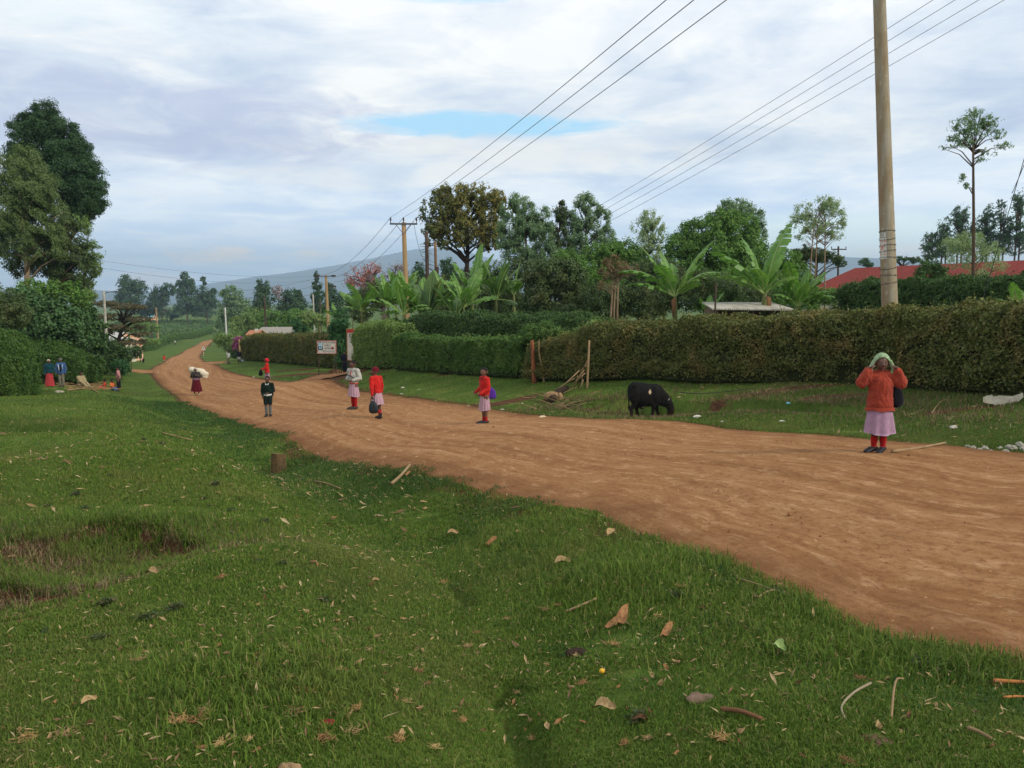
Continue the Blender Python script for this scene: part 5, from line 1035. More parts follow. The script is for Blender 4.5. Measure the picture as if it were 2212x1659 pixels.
# roadside litter that reads as things
def crumple(name, label, u, v, size, m_, cat, seed, flat_=.35, group=None, dz=.0, asp=.6):
    rng = np.random.default_rng(seed); V, Q, T = ellipsoid((0, 0, 0), (1, asp, flat_), 14, 9); n_ = unit(V)
    k = .55+.9*fbm(n_[:, 0]*2.3+seed, n_[:, 1]*2.3+n_[:, 2]*2.1, 4); V = V*k[:, None]*size; V[:, 2] += size*flat_*.4
    return tag(link(name, MB().add(V, Q, T).mesh(name, m_, False), None, tuple(gp(u, v, dz)), (0, 0, rng.uniform(-.6, .6))), label, cat, group)
PLAS = mat('pale_plastic', S(176,170,152), .6, S(146,138,116), 7)
sk = gp(2166, 874); rng = np.random.default_rng(4); gx, gy = np.meshgrid(np.linspace(-1, 1, 26), np.linspace(-1, 1, 10), indexing='ij')
X = gx*.40; W_ = .085*(1-.55*gx**2)*(1+.5*(fbm(gx*3, gy*0+2)-.5)); Yv = gy*W_*.8; Zv = .07+gy*W_*1.0+.10*gx**2*(gx > 0)+.03*(gx < -.5)+.05*(fbm(gx*4+3, gy*3, 3)-.5); X = X+.02*gy
i = np.arange(260).reshape(26, 10); mb = MB(); mb.add(np.stack([X, Yv, Zv], -1).reshape(-1, 3), np.stack([i[:-1, :-1], i[1:, :-1], i[1:, 1:], i[:-1, 1:]], -1).reshape(-1, 4))
tag(link('torn_sack', mb.mesh('torn_sack', PLAS, True), None, tuple(sk), (0, 0, .1)), 'torn pale plastic sack lying on the bank behind the girl in orange', 'sack')
crumple('paper', 'crumpled white paper on the grass in front of the cow muzzle', 1506, 903, .10, WHITE, 'paper', 2, .5)
STONE = mat('pale_stone', S(150,146,132), .9, S(140,134,120), 8, .6, 30)
for k, (u, v, s_) in enumerate([(2090,966,.035),(2102,970,.05),(2116,974,.04),(2128,972,.055),(2140,976,.03),(2172,978,.045),(2188,972,.06),(2204,966,.07),(2214,974,.06),(2160,970,.035),(2178,968,.05)]):
    crumple('stone', 'pale rubble stone in the row along the road edge behind the stick', u, v, s_, STONE, 'stone', 30+k, .7, 'pale stones on the road edge', asp=.8)
stick('stick', 'long straight peeled stick lying on the road beside the girl in orange', [gp(1926, 982, .04), gp(1985, 975, .05), gp(2042, 965, .06)], .022, PALE)
stick('stick', 'slender bent dry stalk on the bank behind the girl in orange', [gp(2012, 895, .02), gp(2030, 880, .10), gp(2048, 866, .05)], .010, PALE)
crumple('paper', 'scrap of white paper at the road edge below the dry cut branches', 1172, 903, .10, mat('cream_scrap', S(206,186,150), .8), 'paper', 5, .5)
crumple('rag', 'twisted cream rag lying on the road near the girl with the purple bag', 968, 909, .09, mat('cream_rag', S(210,188,150), .8), 'rag', 6, .45)
crumple('paper', 'white scrap under the torn sack by the road edge', 2060, 1046/1.13, .07, WHITE, 'paper', 7, .5)
crumple('plastic_scrap', 'small blue scrap on the bank beside the cow', 1702, 888, .05, mat('cyan_plastic', S(120,190,210), .6), 'scrap', 8, .5)
for k, (u, v) in enumerate([(1045,846),(905,842),(870,838),(942,866),(1012,878),(868,852),(640,828),(560,822),(548,815),(600,826),(636,815),(1085,886),(1128,872),(1560,912),(1690,912),(1420,905),(1300,898),(470,824)]):
    crumple('litter_scrap', 'pale litter scrap on the verge grass', u, v, .035+.02*(k % 3), PLAS if k % 2 else WHITE, 'litter', 60+k, .4, 'pale litter scraps on the verge')
stick('rope', 'dark tether rope running from the cow to the foot of the hedge', [np.array(P(1470, 848, 21.6)), np.array(P(1520, 850, 22)), np.array(P(1640, 838, 22.6))], .012, BLACK, 'rope')
bk = gp(150, 832); root = empty('straw_heap', tuple(bk)); tag(root, 'heap of dry maize stalks spread around the seated person in cream', 'straw')
mb = MB()
for k in range(240):
    u, v = rng.uniform(125, 222), rng.uniform(827, 842); A = gp(u, v, .02) if k % 4 == 0 else A+rng.normal(size=3)*np.array([.5, .3, .03]); an = rng.normal()*.5; L = rng.uniform(.2, .6); B = A+np.array([cos(an), sin(an)*.6, rng.uniform(-.05, .25)])*L
    mb.tube(np.array([A, B])-bk, [.02, .012], 4)
link('stalks', mb.mesh('stalks', mat('dry_straw', S(168,140,96), .9, S(124,96,62), 4)), root)
stick('stick', 'longest pale stick lying in front of the straw heap', [gp(147, 845, .05), gp(165, 843, .06), gp(185, 841, .05)], .05, PALE)
stick('stick', 'short pale stick pointing away from the straw heap', [gp(197, 842, .05), gp(212, 850, .05)], .04, PALE)
crumple('rag_bundle', 'small pale bundle on the grass before the woman in the red skirt', 128, 848, .22, PLAS, 'bundle', 9, .35)
dr = np.array(P(525, 765, 89)); dr[2] = zg(dr[0], dr[1]); tag(link('drum', MB().tube([[0, 0, 0], [0, 0, .02], [0, 0, .35], [0, 0, .37], [0, 0, .7], [0, 0, .72]], [.2, .24, .22, .24, .22, .24], 14).mesh('drum', mat('grey_blue_plastic', S(130,146,166), .5)), None, tuple(dr)), 'small grey blue drum beside the tan gate post', 'drum')
# coral tree: bare grey branches, red flowers on one side
YC = 68; rng = np.random.default_rng(12); bx = P(835, HV, YC)[0]; root = empty('coral_tree', (bx, YC, zg(bx, YC))); tag(root, 'leafless coral tree with red flowers on one side, beside the tan power pole', 'tree'); o = np.array(root.location)
mb = MB(); tips = []
def grow(p_, d, L, r, lvl):
    e_ = p_+d*L; mb.tube([p_, (p_+e_)/2+rng.normal(size=3)*.04*L, e_], [r, r*.85, r*.7], 5 if lvl else 8)
    if lvl == 5: tips.append(e_); return
    for _ in range(3 if lvl < 3 else 2):
        nd = unit(d+rng.normal(size=3)*np.array([.7, .65, .42])+np.array([0, 0, .02])); grow(e_, nd, L*rng.uniform(.62, .84), r*.68, lvl+1)
c0 = np.array(P(822, 626, YC))-o
mb.tube([[0, 0, -.3], c0*[.5, .5, .6], c0], [.28, .24, .2], 9)
for a in np.linspace(-2.9, 3.0, 7): grow(c0, unit(np.array([cos(a)*1.0, sin(a)*.7, .42])), .92, .11, 1)
link('trunk', mb.mesh('trunk', mat('grey_bark', S(112,98,94), .9, S(84,74,70), 5), True), root)
T_ = np.array(tips); lim = P(828, HV, YC)[0]-o[0]; fl = T_[(T_[:, 0] < lim+rng.normal(size=len(T_))*.5)]
pp = np.repeat(fl, 9, 0)+rng.normal(size=(len(fl)*9, 3))*.10; V, Q = leaves(pp, unit(rng.normal(size=pp.shape)), .14, .5, rng); link('flowers', mesh('flowers', V, Q, LM['coral']), root)
pp = np.repeat(T_, 7, 0)+rng.normal(size=(len(T_)*7, 3))*.16; V, Q = leaves(pp, unit(rng.normal(size=pp.shape)), .30, .14, rng); link('twigs', mesh('twigs', V, Q, LM['twig']), root)
# ------------------------------------------------------------------ people and the cow
SKIN = mat('dark_skin', S(92,62,47), .5, S(78,51,38), 9, spec=.35); SKIN2 = mat('brown_skin', S(104,70,52), .55, S(90,60,44), 9, spec=.35)
HAIR = mat('black_hair', S(26,23,22), .9, S(36,32,30), 60, .5, 90); EYEW = mat('eye_white', S(150,138,126), .3, S(140,128,116)); EYEB = mat('eye_dark', S(18,14,12), .2)
LIP = mat('lips', S(92,52,44), .5)
def cloth(name, c, c2=None, ns=14, chk=None):
    m_ = bpy.data.materials.new(name); m_.use_nodes = True; t = NT(m_.node_tree); b = t.n['Principled BSDF']; co = t.new('ShaderNodeTexCoord').outputs['Object']
    c2 = c2 or tuple(x*.75 for x in c[:3])+(1,)
    col = t.mix(t.mapr(t.noise(co, ns, 6, .65), .36, .68), c, c2)
    if chk:
        ck = t.new('ShaderNodeTexChecker'); ck.inputs['Scale'].default_value = chk[1]; t.l.new(co, ck.inputs['Vector']); col = t.mix(t.m('MULTIPLY', ck.outputs['Fac'], chk[2]), col, chk[0])
    t.l.new(col, b.inputs['Base Color']); b.inputs['Roughness'].default_value = .95; b.inputs['Specular IOR Level'].default_value = .05; b.inputs['Sheen Weight'].default_value = .1
    bp = t.new('ShaderNodeBump'); bp.inputs['Strength'].default_value = .35; bp.inputs['Distance'].default_value = .012; t.l.new(t.noise(t.vmul(co, (1, 1, .45)), 26, 4, .6), bp.inputs['Height']); t.l.new(bp.outputs[0], b.inputs['Normal'])
    return m_
CL = dict(orange=cloth('orange_red_knit', S(150,64,46), S(128,52,40)), red=cloth('red_fleece', S(186,38,33), S(160,30,28)), pink=cloth('pink_check_cloth', S(171,137,148), S(153,120,132), 14, (S(179,150,160), 90, .6)), lilac=cloth('lilac_cloth', S(160,130,150), S(143,113,134)),
  rsock=cloth('red_sock', S(162,31,31)), black=cloth('black_cloth', S(23,23,28), S(17,17,21)), navy=cloth('navy_cloth', S(23,24,38), S(17,19,30)), green=cloth('dark_green_knit', S(21,38,31), S(16,30,24)), dgreen=cloth('dark_green_shorts', S(26,38,31), S(21,31,26)),
  white=cloth('white_shirt_cloth', S(193,193,188), S(171,172,167)), hood=cloth('grey_white_hoodie', S(174,172,162), S(150,148,139)), maroon=cloth('maroon_skirt_cloth', S(90,24,33), S(71,19,26)), check=cloth('dark_checked_cloth', S(42,40,38), S(30,28,28), 14, (S(97,90,84), 30, .5)),
  teal=cloth('teal_cloth', S(24,64,71), S(19,50,57)), redp=cloth('red_patterned_cloth', S(153,35,44), S(171,73,73), 22), blue=cloth('blue_jacket_cloth', S(64,94,139), S(50,75,113)), lblue=cloth('light_blue_cloth', S(148,171,186), S(122,146,165)), khaki=cloth('khaki_cloth', S(124,118,101), S(104,99,85)),
  cream=cloth('cream_shawl_cloth', S(155,141,106), S(132,118,87)), torange=cloth('bright_orange_cloth', S(202,108,57), S(186,90,47)), vermil=cloth('vermilion_cloth', S(193,75,54), S(171,61,45)), jean=cloth('denim_cloth', S(90,110,146), S(73,90,127)), pshirt=cloth('pink_checked_shirt', S(165,97,96), S(146,80,82), 14, (S(193,165,155), 40, .5)),
  grey=cloth('grey_sock', S(97,103,101), S(82,87,85)), beanie=cloth('dark_red_beanie', S(96,21,30), S(80,17,26)), redscarf=cloth('bright_red_scarf', S(188,35,44), S(165,30,38)), purple=cloth('purple_bag_cloth', S(84,50,146), S(68,40,124)), wscarf=cloth('pale_headscarf', S(179,165,148), S(157,139,124)),
  shoe=mat('black_shoe', S(33,33,37), .5, S(24,24,26), 10), dshoe=mat('dusty_shoe', S(57,50,49), .7, S(42,38,38), 10), beigesh=cloth('beige_cloth', S(171,153,122)), gscarf=cloth('green_white_scarf', S(80,118,61), S(165,177,148), 16), cap=cloth('grey_cap', S(97,97,90)), pinkw=cloth('pale_purple_wrap', S(130,96,113), S(104,73,90)))
def blob(name, mb, m_, voxel, smooth=6, parent=None, adapt=0):
    me = mb.mesh(name, m_, True); o = bpy.data.objects.new(name, me); COL.objects.link(o)
    r = o.modifiers.new('r', 'REMESH'); r.mode = 'VOXEL'; r.voxel_size = voxel; r.use_smooth_shade = True
    s_ = o.modifiers.new('s', 'SMOOTH'); s_.factor = .5; s_.iterations = smooth
    me2 = bpy.data.meshes.new_from_object(o.evaluated_get(bpy.context.evaluated_depsgraph_get())); me2.name = name
    bpy.data.objects.remove(o); bpy.data.meshes.remove(me)
    if adapt:
        n_ = len(me2.vertices); V = np.empty(n_*3, dtype=np.float32); me2.vertices.foreach_get('co', V); V = V.reshape(-1, 3); N = np.array([v.normal[:] for v in me2.vertices])
        k = adapt; f = fbm(V[:, 0]/k*2.2+V[:, 1]/k*1.6, V[:, 2]/k*1.1+V[:, 1]/k*.7, 3)-.5; f2 = fbm((V[:, 0]+V[:, 2]*.6)/k*4.6+7, (V[:, 1]+V[:, 2]*.4)/k*4.0, 2)-.5
        V = V+N*(f*.30*k+f2*.12*k)[:, None]; me2.vertices.foreach_set('co', V.astype(np.float32).ravel()); me2.update()
    return link(name, me2, parent)
def cone(mb, p0, p1, r0, r1, n_=12):               # tapered capsule; radii may be (across, deep)
    p0, p1 = np.array(p0, float), np.array(p1, float); r0 = (r0, r0) if np.isscalar(r0) else r0; r1 = (r1, r1) if np.isscalar(r1) else r1
    d = unit((p1-p0)[None])[0]; ax = np.array([1.0, 0, 0]); ax = ax-d*(ax@d)
    if np.linalg.norm(ax) < .2: ax = np.array([0, 1.0, 0])-d*d[1]
    ax /= np.linalg.norm(ax); ay = np.cross(d, ax); R = np.stack([ax, ay, d], 1); th = np.arange(n_)*2*pi/n_
    rows = []
    ext = lambda r: min(r)
    for a in (-1.0, -.8, -.45): rows.append((p0+d*a*ext(r0), np.sqrt(1-a*a)*r0[0]+1e-4, np.sqrt(1-a*a)*r0[1]+1e-4))
    for f in (0, .5, 1): rows.append((p0*(1-f)+p1*f, r0[0]*(1-f)+r1[0]*f, r0[1]*(1-f)+r1[1]*f))
    for a in (.45, .8, 1.0): rows.append((p1+d*a*ext(r1), np.sqrt(1-a*a)*r1[0]+1e-4, np.sqrt(1-a*a)*r1[1]+1e-4))
    V = np.concatenate([c+a*np.cos(th)[:, None]*ax+b_*np.sin(th)[:, None]*ay for c, a, b_ in rows]); k = len(rows); i = np.arange(n_); j = (i+1) % n_
    mb.add(V, np.concatenate([np.stack([q*n_+i, q*n_+j, (q+1)*n_+j, (q+1)*n_+i], 1) for q in range(k-1)]), [list(range(n_))[::-1], [(k-1)*n_+x for x in range(n_)]])
J0 = dict(hip=(0, 0, .50), waist=(0, 0, .60), chest=(0, -.005, .71), sh=(0, 0, .795), neck=(0, 0, .845), head=(0, -.012, .915),
          shR=(-.105, 0, .785), shL=(.105, 0, .785), elR=(-.135, .015, .62), elL=(.135, .015, .62), wrR=(-.14, -.03, .475), wrL=(.14, -.03, .475),
          hipR=(-.048, 0, .485), hipL=(.048, 0, .485), knR=(-.05, -.008, .265), knL=(.05, -.008, .265), anR=(-.05, .012, .042), anL=(.05, .012, .042), toR=(-.058, -.085, .018), toL=(.058, -.085, .018))
def hand(mb, wr, el, H, curl, side, grip=None):
    d = unit((np.array(wr)-np.array(el))[None])[0]; inw = np.array([-side, -.3, 0.0]); nrm = inw-d*(inw@d); nrm /= np.linalg.norm(nrm)+1e-9   # palm faces the body
    wdt = np.cross(d, nrm)*side
    k = H; a = np.array(wr); c = a+d*.030*k
    cone(mb, a, a+d*.045*k, (.013*k, .013*k), (.019*k, .010*k), 8); cone(mb, a+d*.015*k-wdt*.010*k, a+d*.05*k-wdt*.011*k, .010*k, .009*k, 8); cone(mb, a+d*.015*k+wdt*.010*k, a+d*.05*k+wdt*.011*k, .010*k, .009*k, 8)
    for q, (f, L) in enumerate(((-.018, .040), (-.006, .047), (.006, .044), (.018, .034))):
        p_ = a+d*.048*k+wdt*f*k; c1 = curl*(.55+.12*q); d1 = d*cos(c1*.6)+nrm*sin(c1*.6); d2 = d*cos(c1*1.5)+nrm*sin(c1*1.5)
        m1 = p_+d1*L*.55*k; cone(mb, p_, m1, .0068*k, .006*k, 6); cone(mb, m1, m1+d2*L*.5*k, .006*k, .0048*k, 6)
    t0 = a+d*.016*k-wdt*.014*k; t1 = t0+unit((d*.75-wdt*.55+nrm*.35)[None])[0]*.024*k; t2 = t1+unit((d*.9-wdt*.1+nrm*.4)[None])[0]*.020*k
    cone(mb, t0, t1, .0085*k, .0072*k, 6); cone(mb, t1, t2, .007*k, .0055*k, 6)
def person(label, u, v, hp, face=0, pose=None, hy=0, hair='crop', top=None, skirt=None, lower=None, socks=None, shoes='shoe', skin=SKIN, curl=.6, headw=None, adult=False, lean=0, group=None, vx=None, drop=0.0, shawl=None, extras=(), Y=None, sgn=1):
    q = gp(u, v) if Y is None else np.array([P(u, HV, Y)[0], Y, zg(P(u, HV, Y)[0], Y)])
    if road_in(np.array([q[0]]), np.array([q[1]]))[0] > .3: q[2] += .045
    dist = q[1]; H = px(hp, dist); root = empty('person', tuple(q), radians(face)); tag(root, label, 'person', group)
    J = {k: np.array(p_, float) for k, p_ in J0.items()}
    for k, p_ in (pose or {}).items(): J[k] = np.array(p_, float)
    if drop:
        for k in ('hip', 'waist', 'chest', 'sh', 'neck', 'head', 'shR', 'shL', 'elR', 'elL', 'wrR', 'wrL', 'hipR', 'hipL'):
            if k not in (pose or {}): J[k] = J[k]-np.array([0, 0, drop])
    if lean:
        for k in ('waist', 'chest', 'sh', 'neck', 'head', 'shR', 'shL', 'elR', 'elL', 'wrR', 'wrL'):
            dz_ = J[k][2]-J['hip'][2]; J[k] = J[k]+np.array([0, -lean*dz_, -abs(lean)*dz_*.1])
    hs = .86 if adult else 1.0
    vox = vx or max(.0055, dist*.00038)
    K = {k: p_*H for k, p_ in J.items()}; mb = MB(); kk = H
    def body(mb, g=0.0, arms=1.0, legs=True, tor=True):
        if tor:
            cone(mb, K['hip']+[0, 0, .0*kk], K['waist'], (.082*kk+g, .062*kk+g), (.074*kk+g, .056*kk+g)); cone(mb, K['waist'], K['chest'], (.074*kk+g, .056*kk+g), (.088*kk+g, .062*kk+g)); cone(mb, K['chest'], K['sh'], (.088*kk+g, .062*kk+g), (.062*kk+g, .045*kk+g))
            cone(mb, K['shR'], K['shL'], .034*kk+g, .034*kk+g)
    body(mb)
    cone(mb, K['sh']-[0, 0, .01*kk], K['head']-[0, -.01*kk, .03*kk], .031*kk*hs, .029*kk*hs)
    # head
    Rz = np.array(Euler((0, 0, radians(hy))).to_matrix()); hc = K['head']; hp_ = lambda x, y, z: hc+Rz@(np.array([x, y, z])*kk*hs)
    def hell(mb, c, r, nu=14, nv=10): V, Q, T = ellipsoid((0, 0, 0), np.array(r)*kk*hs, nu, nv); mb.add(V@Rz.T+hp_(*c), Q, T)
    hell(mb, (0, .008, .012), (.058, .068, .066)); hell(mb, (0, -.022, -.028), (.043, .046, .046)); hell(mb, (0, -.034, -.012), (.047, .038, .05)); hell(mb, (0, -.071, -.014), (.013, .012, .012), 8, 6); hell(mb, (0, -.066, .004), (.009, .010, .022), 8, 6)
    hell(mb, (0, -.062, -.040), (.020, .010, .009), 8, 6); hell(mb, (0, -.056, -.062), (.018, .014, .013), 8, 6); hell(mb, (.024, -.055, .022), (.02, .012, .008), 8, 6); hell(mb, (-.024, -.055, .022), (.02, .012, .008), 8, 6)
    for s_ in (1, -1): hell(mb, (s_*.060, .008, -.006), (.010, .018, .024), 8, 6)
    for s_, X in ((-1, 'R'), (1, 'L')):
        cone(mb, K['sh'+X], K['el'+X], .033*kk, .024*kk); cone(mb, K['el'+X], K['wr'+X], .025*kk, .0165*kk); hand(mb, K['wr'+X], K['el'+X], kk, curl, s_)
        cone(mb, K['hip'+X], K['kn'+X], .056*kk, .036*kk); mid = K['kn'+X]*.62+K['an'+X]*.38; cone(mb, K['kn'+X], mid, .035*kk, .033*kk); cone(mb, mid, K['an'+X], .033*kk, .021*kk); cone(mb, K['an'+X], K['to'+X], .023*kk, .017*kk)
    blob('body', mb, skin, vox, 5, root)
    if dist < 30:
        for s_ in (1, -1):
            mb = MB(); V, Q, T = ellipsoid((0, 0, 0), np.array([.0090, .005, .0042])*kk*hs, 10, 7); mb.add(V@Rz.T+hp_(s_*.023, -.0655, .006), Q, T); e_ = link('eye', mb.mesh('eye', EYEW, True), root)
            mb = MB(); V, Q, T = ellipsoid((0, 0, 0), np.array([.0052, .003, .0044])*kk*hs, 8, 6); mb.add(V@Rz.T+hp_(s_*.023, -.0705, .006), Q, T); link('pupil', mb.mesh('pupil', EYEB, True), e_)
        mb = MB()
        for z_, r_ in ((-.037, .0045), (-.045, .0055)): V, Q, T = ellipsoid((0, 0, 0), np.array([.019, .007, r_])*kk*hs, 10, 6); mb.add(V@Rz.T+hp_(0, -.0715, z_), Q, T)
        link('mouth', mb.mesh('mouth', LIP, True), root)
    # hair or headgear
    def cap_(name, m_, r, c, cut, front, nv=16, nu=24):
        th = np.arange(nu)*2*pi/nu; rows = []
        for a in np.linspace(.02, 1, nv):
            ph = a*(cut+front*np.clip(-np.sin(th), 0, 1)**1.2); rows.append(np.stack([r[0]*np.sin(ph)*np.cos(th), r[1]*np.sin(ph)*np.sin(th), r[2]*np.cos(ph)], 1))
        V = np.concatenate(rows)*kk*hs; i = np.arange(nu); j = (i+1) % nu; V2 = V*.93; n_ = len(V)
        Q = np.concatenate([np.stack([a*nu+i, (a+1)*nu+i, (a+1)*nu+j, a*nu+j], 1) for a in range(nv-1)]); e_ = (nv-1)*nu
        mb = MB(); mb.add(np.concatenate([V, V2])@Rz.T+hp_(*c), np.concatenate([Q, Q[:, ::-1]+n_, np.stack([e_+i, e_+i+n_, e_+j+n_, e_+j], 1)]), [list(range(nu))[::-1]]); return link(name, mb.mesh(name, m_, True), root)
    if hair == 'crop': cap_('hair', HAIR, (.0605, .071, .069), (0, .010, .014), 1.95, -.95)
    elif hair == 'full': cap_('hair', HAIR, (.068, .080, .078), (0, .014, .016), 2.2, -1.15)
    elif hair == 'beanie': cap_('beanie', headw, (.066, .076, .082), (0, .010, .014), 1.75, -.45)
    elif hair == 'scarf': cap_('headscarf', headw, (.068, .078, .078), (0, .012, .012), 2.3, -1.2)
    elif hair == 'cap': cap_('cap', headw, (.066, .076, .078), (0, .008, .014), 1.65, -.25)
    elif hair == 'shawl':
        o_ = cap_('headscarf', headw, (.082, .086, .090), (0, .026, .016), 2.15, -1.15); mb = MB()
        for s_ in (1, -1): cone(mb, hp_(s_*.076, .01, .02), hp_(s_*.108, .0, -.050), (.018*kk, .03*kk), (.022*kk, .020*kk)); cone(mb, hp_(s_*.108, .0, -.050), hp_(s_*.088, -.03, -.095), .020*kk, .012*kk)
        blob('scarf_tail', mb, headw, vox, 4, root)
    # top
    if top:
        m_, z0, slv, g = top[0], top[1], top[2], top[3] if len(top) > 3 else .012
        g_ = g*kk; mb = MB(); zz = lambda k: K[k]
        low = K['hip']*1.0; low[2] = (z0+.03)*kk-(drop*kk if drop else 0)
        cone(mb, low, K['waist'], (.084*kk+g_*1.5, .066*kk+g_*1.3), (.078*kk+g_*1.3, .060*kk+g_*1.2)); cone(mb, K['waist'], K['chest'], (.078*kk+g_*1.3, .06*kk+g_*1.2), (.09*kk+g_, .064*kk+g_)); cone(mb, K['chest'], K['sh'], (.09*kk+g_, .064*kk+g_), (.062*kk+g_*.6, .044*kk+g_*.6)); cone(mb, K['shR'], K['shL'], .034*kk+g_*.8, .034*kk+g_*.8)
        for X in 'RL':
            if slv > 0:
                f = min(1, slv*2); e_ = K['sh'+X]*(1-f)+K['el'+X]*f; cone(mb, K['sh'+X], e_, .034*kk+g_, .027*kk+g_)
            if slv > .5:
                f = (slv-.5)*2*.97; e_ = K['el'+X]*(1-f)+K['wr'+X]*f; cone(mb, K['el'+X], e_, .028*kk+g_, .020*kk+g_*.7)
        to = blob('top', mb, m_, vox, 4, root, .062*kk)
    if skirt:
        m_, z1, z0, r1, r0 = skirt[:5]; n_ = 72; np_ = skirt[5] if len(skirt) > 5 else 13; th = np.arange(n_)*2*pi/n_; rows = []; rs = np.random.default_rng(int(u*3+v)); phs = rs.uniform(0, 6, 3); dd_ = drop
        for f in np.linspace(0, 1, 14):
            r = (r1*(1-f)+r0*f); pl = .10*f*(np.sin(np_*th+phs[0]+.6*np.sin(3*th))+.45*np.sin((np_//2+1)*th+phs[1])); cx_ = J['hip'][:2]*1.0
            if 'skx' in (pose or {}): cx_ = cx_+np.array(pose['skx'])*f
            hem = .012*np.sin(2*th+phs[2])*f
            rows.append(np.stack([cx_[0]+r*(1+pl)*np.cos(th), cx_[1]+r*.80*(1+pl)*np.sin(th), (z1-dd_)*(1-f)+(z0)*f+hem], 1))
        V = np.concatenate(rows)*kk; i = np.arange(n_); j = (i+1) % n_; Q = np.concatenate([np.stack([a*n_+i, a*n_+j, (a+1)*n_+j, (a+1)*n_+i], 1) for a in range(13)])
        V2 = V*np.array([.97, .97, 1]); N_ = len(V); mb = MB(); mb.add(np.concatenate([V, V2]), np.concatenate([Q[:, ::-1], Q+N_, np.stack([13*n_+i, 13*n_+j, 13*n_+j+N_, 13*n_+i+N_], 1)])); link('skirt', mb.mesh('skirt', m_, True), root)
    if lower:
        m_, kind = lower; mb = MB()
        cone(mb, K['hip']+[0, 0, .035*kk], K['hip'], (.082*kk, .064*kk), (.086*kk, .066*kk))
        for X in 'RL':
            kn, an = K['kn'+X], K['an'+X]
            if kind == 'shorts': e_ = K['hip'+X]*.28+kn*.72; cone(mb, K['hip'+X], e_, .066*kk, .060*kk)
            else: cone(mb, K['hip'+X], kn, .064*kk, .048*kk); cone(mb, kn, an*.9+kn*.1, .048*kk, .040*kk)
        blob(kind, mb, m_, vox, 4, root, .06*kk)
    if socks:
        m_, zt = socks
        for X in 'RL':
            kn, an = K['kn'+X], K['an'+X]; f = np.clip((zt*kk-an[2])/max(kn[2]-an[2], .01), .1, .98); t_ = an*(1-f)+kn*f; mid = an*.6+kn*.4; mb = MB()
            if f > .42: cone(mb, an, mid, .025*kk, .0365*kk); cone(mb, mid, t_, .0365*kk, .0375*kk)
            else: cone(mb, an, t_, .026*kk, .031*kk)
            cone(mb, an, an*.5+K['to'+X]*.5, .026*kk, .022*kk); blob('sock', mb, m_, vox, 3, root)
    if shoes:
        for X in 'RL':
            an, to = K['an'+X], K['to'+X]; mb = MB(); d = unit((to-an)[None])[0]; heel = an-d*.022*kk+np.array([0, 0, -.012*kk])
            cone(mb, heel, an*.45+to*.55, (.032*kk, .030*kk), (.035*kk, .027*kk)); cone(mb, an*.45+to*.55, to+d*.020*kk, (.036*kk, .027*kk), (.029*kk, .020*kk)); blob('shoe', mb, CL[shoes], vox, 3, root)
    for fn in extras: fn(root, K, kk, vox, hp_)
    return root, K, kk, q
def collar(m_, r=.040, z=.80):
    def f(root, K, k, vox, hp_):
        mb = MB(); th = np.linspace(0, 2*pi, 25); c = K['sh']+np.array([0, -.004*k, .018*k]); mb.tube(c+np.stack([r*1.15*k*np.cos(th), r*k*np.sin(th), -.022*k*np.clip(-np.sin(th), 0, 1)], 1), .009*k, 6)
        for s_ in (1, -1): mb.add(np.array([[s_*.004, -.062, -.045], [s_*.030, -.058, .0], [s_*.046, -.040, .006], [s_*.040, -.066, -.030]])*k+c+np.array([0, -.012*k, 0]), [[0, 1, 2, 3]])
        link('collar', mb.mesh('collar', m_), root)
    return f
def band(name, m_, z, rx, ry, h):
    def f(root, K, k, vox, hp_):
        mb = MB(); n_ = 28; th = np.arange(n_)*2*pi/n_; i = np.arange(n_); j = (i+1) % n_; c = np.array([K['hip'][0], K['hip'][1], z*k]); o_ = np.stack([rx*np.cos(th), ry*np.sin(th), 0*th], 1)*k
        w_ = .006*np.sin(5*th)*k
        V = np.concatenate([c+o_+np.array([0, 0, h/2*k]), c+o_*1.06-np.array([0, 0, h/2*k])+np.stack([0*w_, 0*w_, w_], 1)]); V = np.concatenate([V, V*np.array([.97, .97, 1])]); mb.add(V, np.concatenate([np.stack([i, n_+i, n_+j, j], 1), np.stack([2*n_+j, 3*n_+j, 3*n_+i, 2*n_+i], 1)])); link(name, mb.mesh(name, m_, True), root)
    return f
def slash(name, m_, pts, r):
    def f(root, K, k, vox, hp_): mb = MB(); mb.tube(catmull(np.array(pts)*k, 14), r*k, 6, ell=.4); link(name, mb.mesh(name, m_, True), root)
    return f
def bag(label, c, size, m_, handle=None, tilt=(0, 0, 0), name='bag', seed=1, cat='bag'):
    """a soft bag at world point c"""
    c = np.array(c, float); rng = np.random.default_rng(seed); V, Q, T = ellipsoid((0, 0, 0), (1, 1, 1), 20, 14); n_ = unit(V); V = np.sign(V)*np.abs(V)**.75
    V[:, :2] *= (1.0-.32*np.clip(V[:, 2:3], -1, 1)*.9); V *= (.92+.16*fbm(n_[:, 0]*2+seed, n_[:, 2]*2+n_[:, 1]*2, 3))[:, None]; V = V*np.array(size)/2
    root = link(name, MB().add(V, Q, T).mesh(name, m_, True), None, tuple(c), tilt); tag(root, label, cat)
    if handle is not None:
        for s_ in (-1, 1):
            mb = MB(); h = np.array(handle)-c; mb.tube(catmull(np.array([[s_*size[0]*.22, -size[1]*.1, size[2]*.38], [s_*size[0]*.16, 0, size[2]*.5+(h[2]-size[2]*.5)*.5], h]), 10), .008, 6); link('strap', mb.mesh('strap', m_), root)
    return root
W2 = lambda root, p_: np.array(root.location)+np.array(Euler(root.rotation_euler).to_matrix())@np.array(p_)
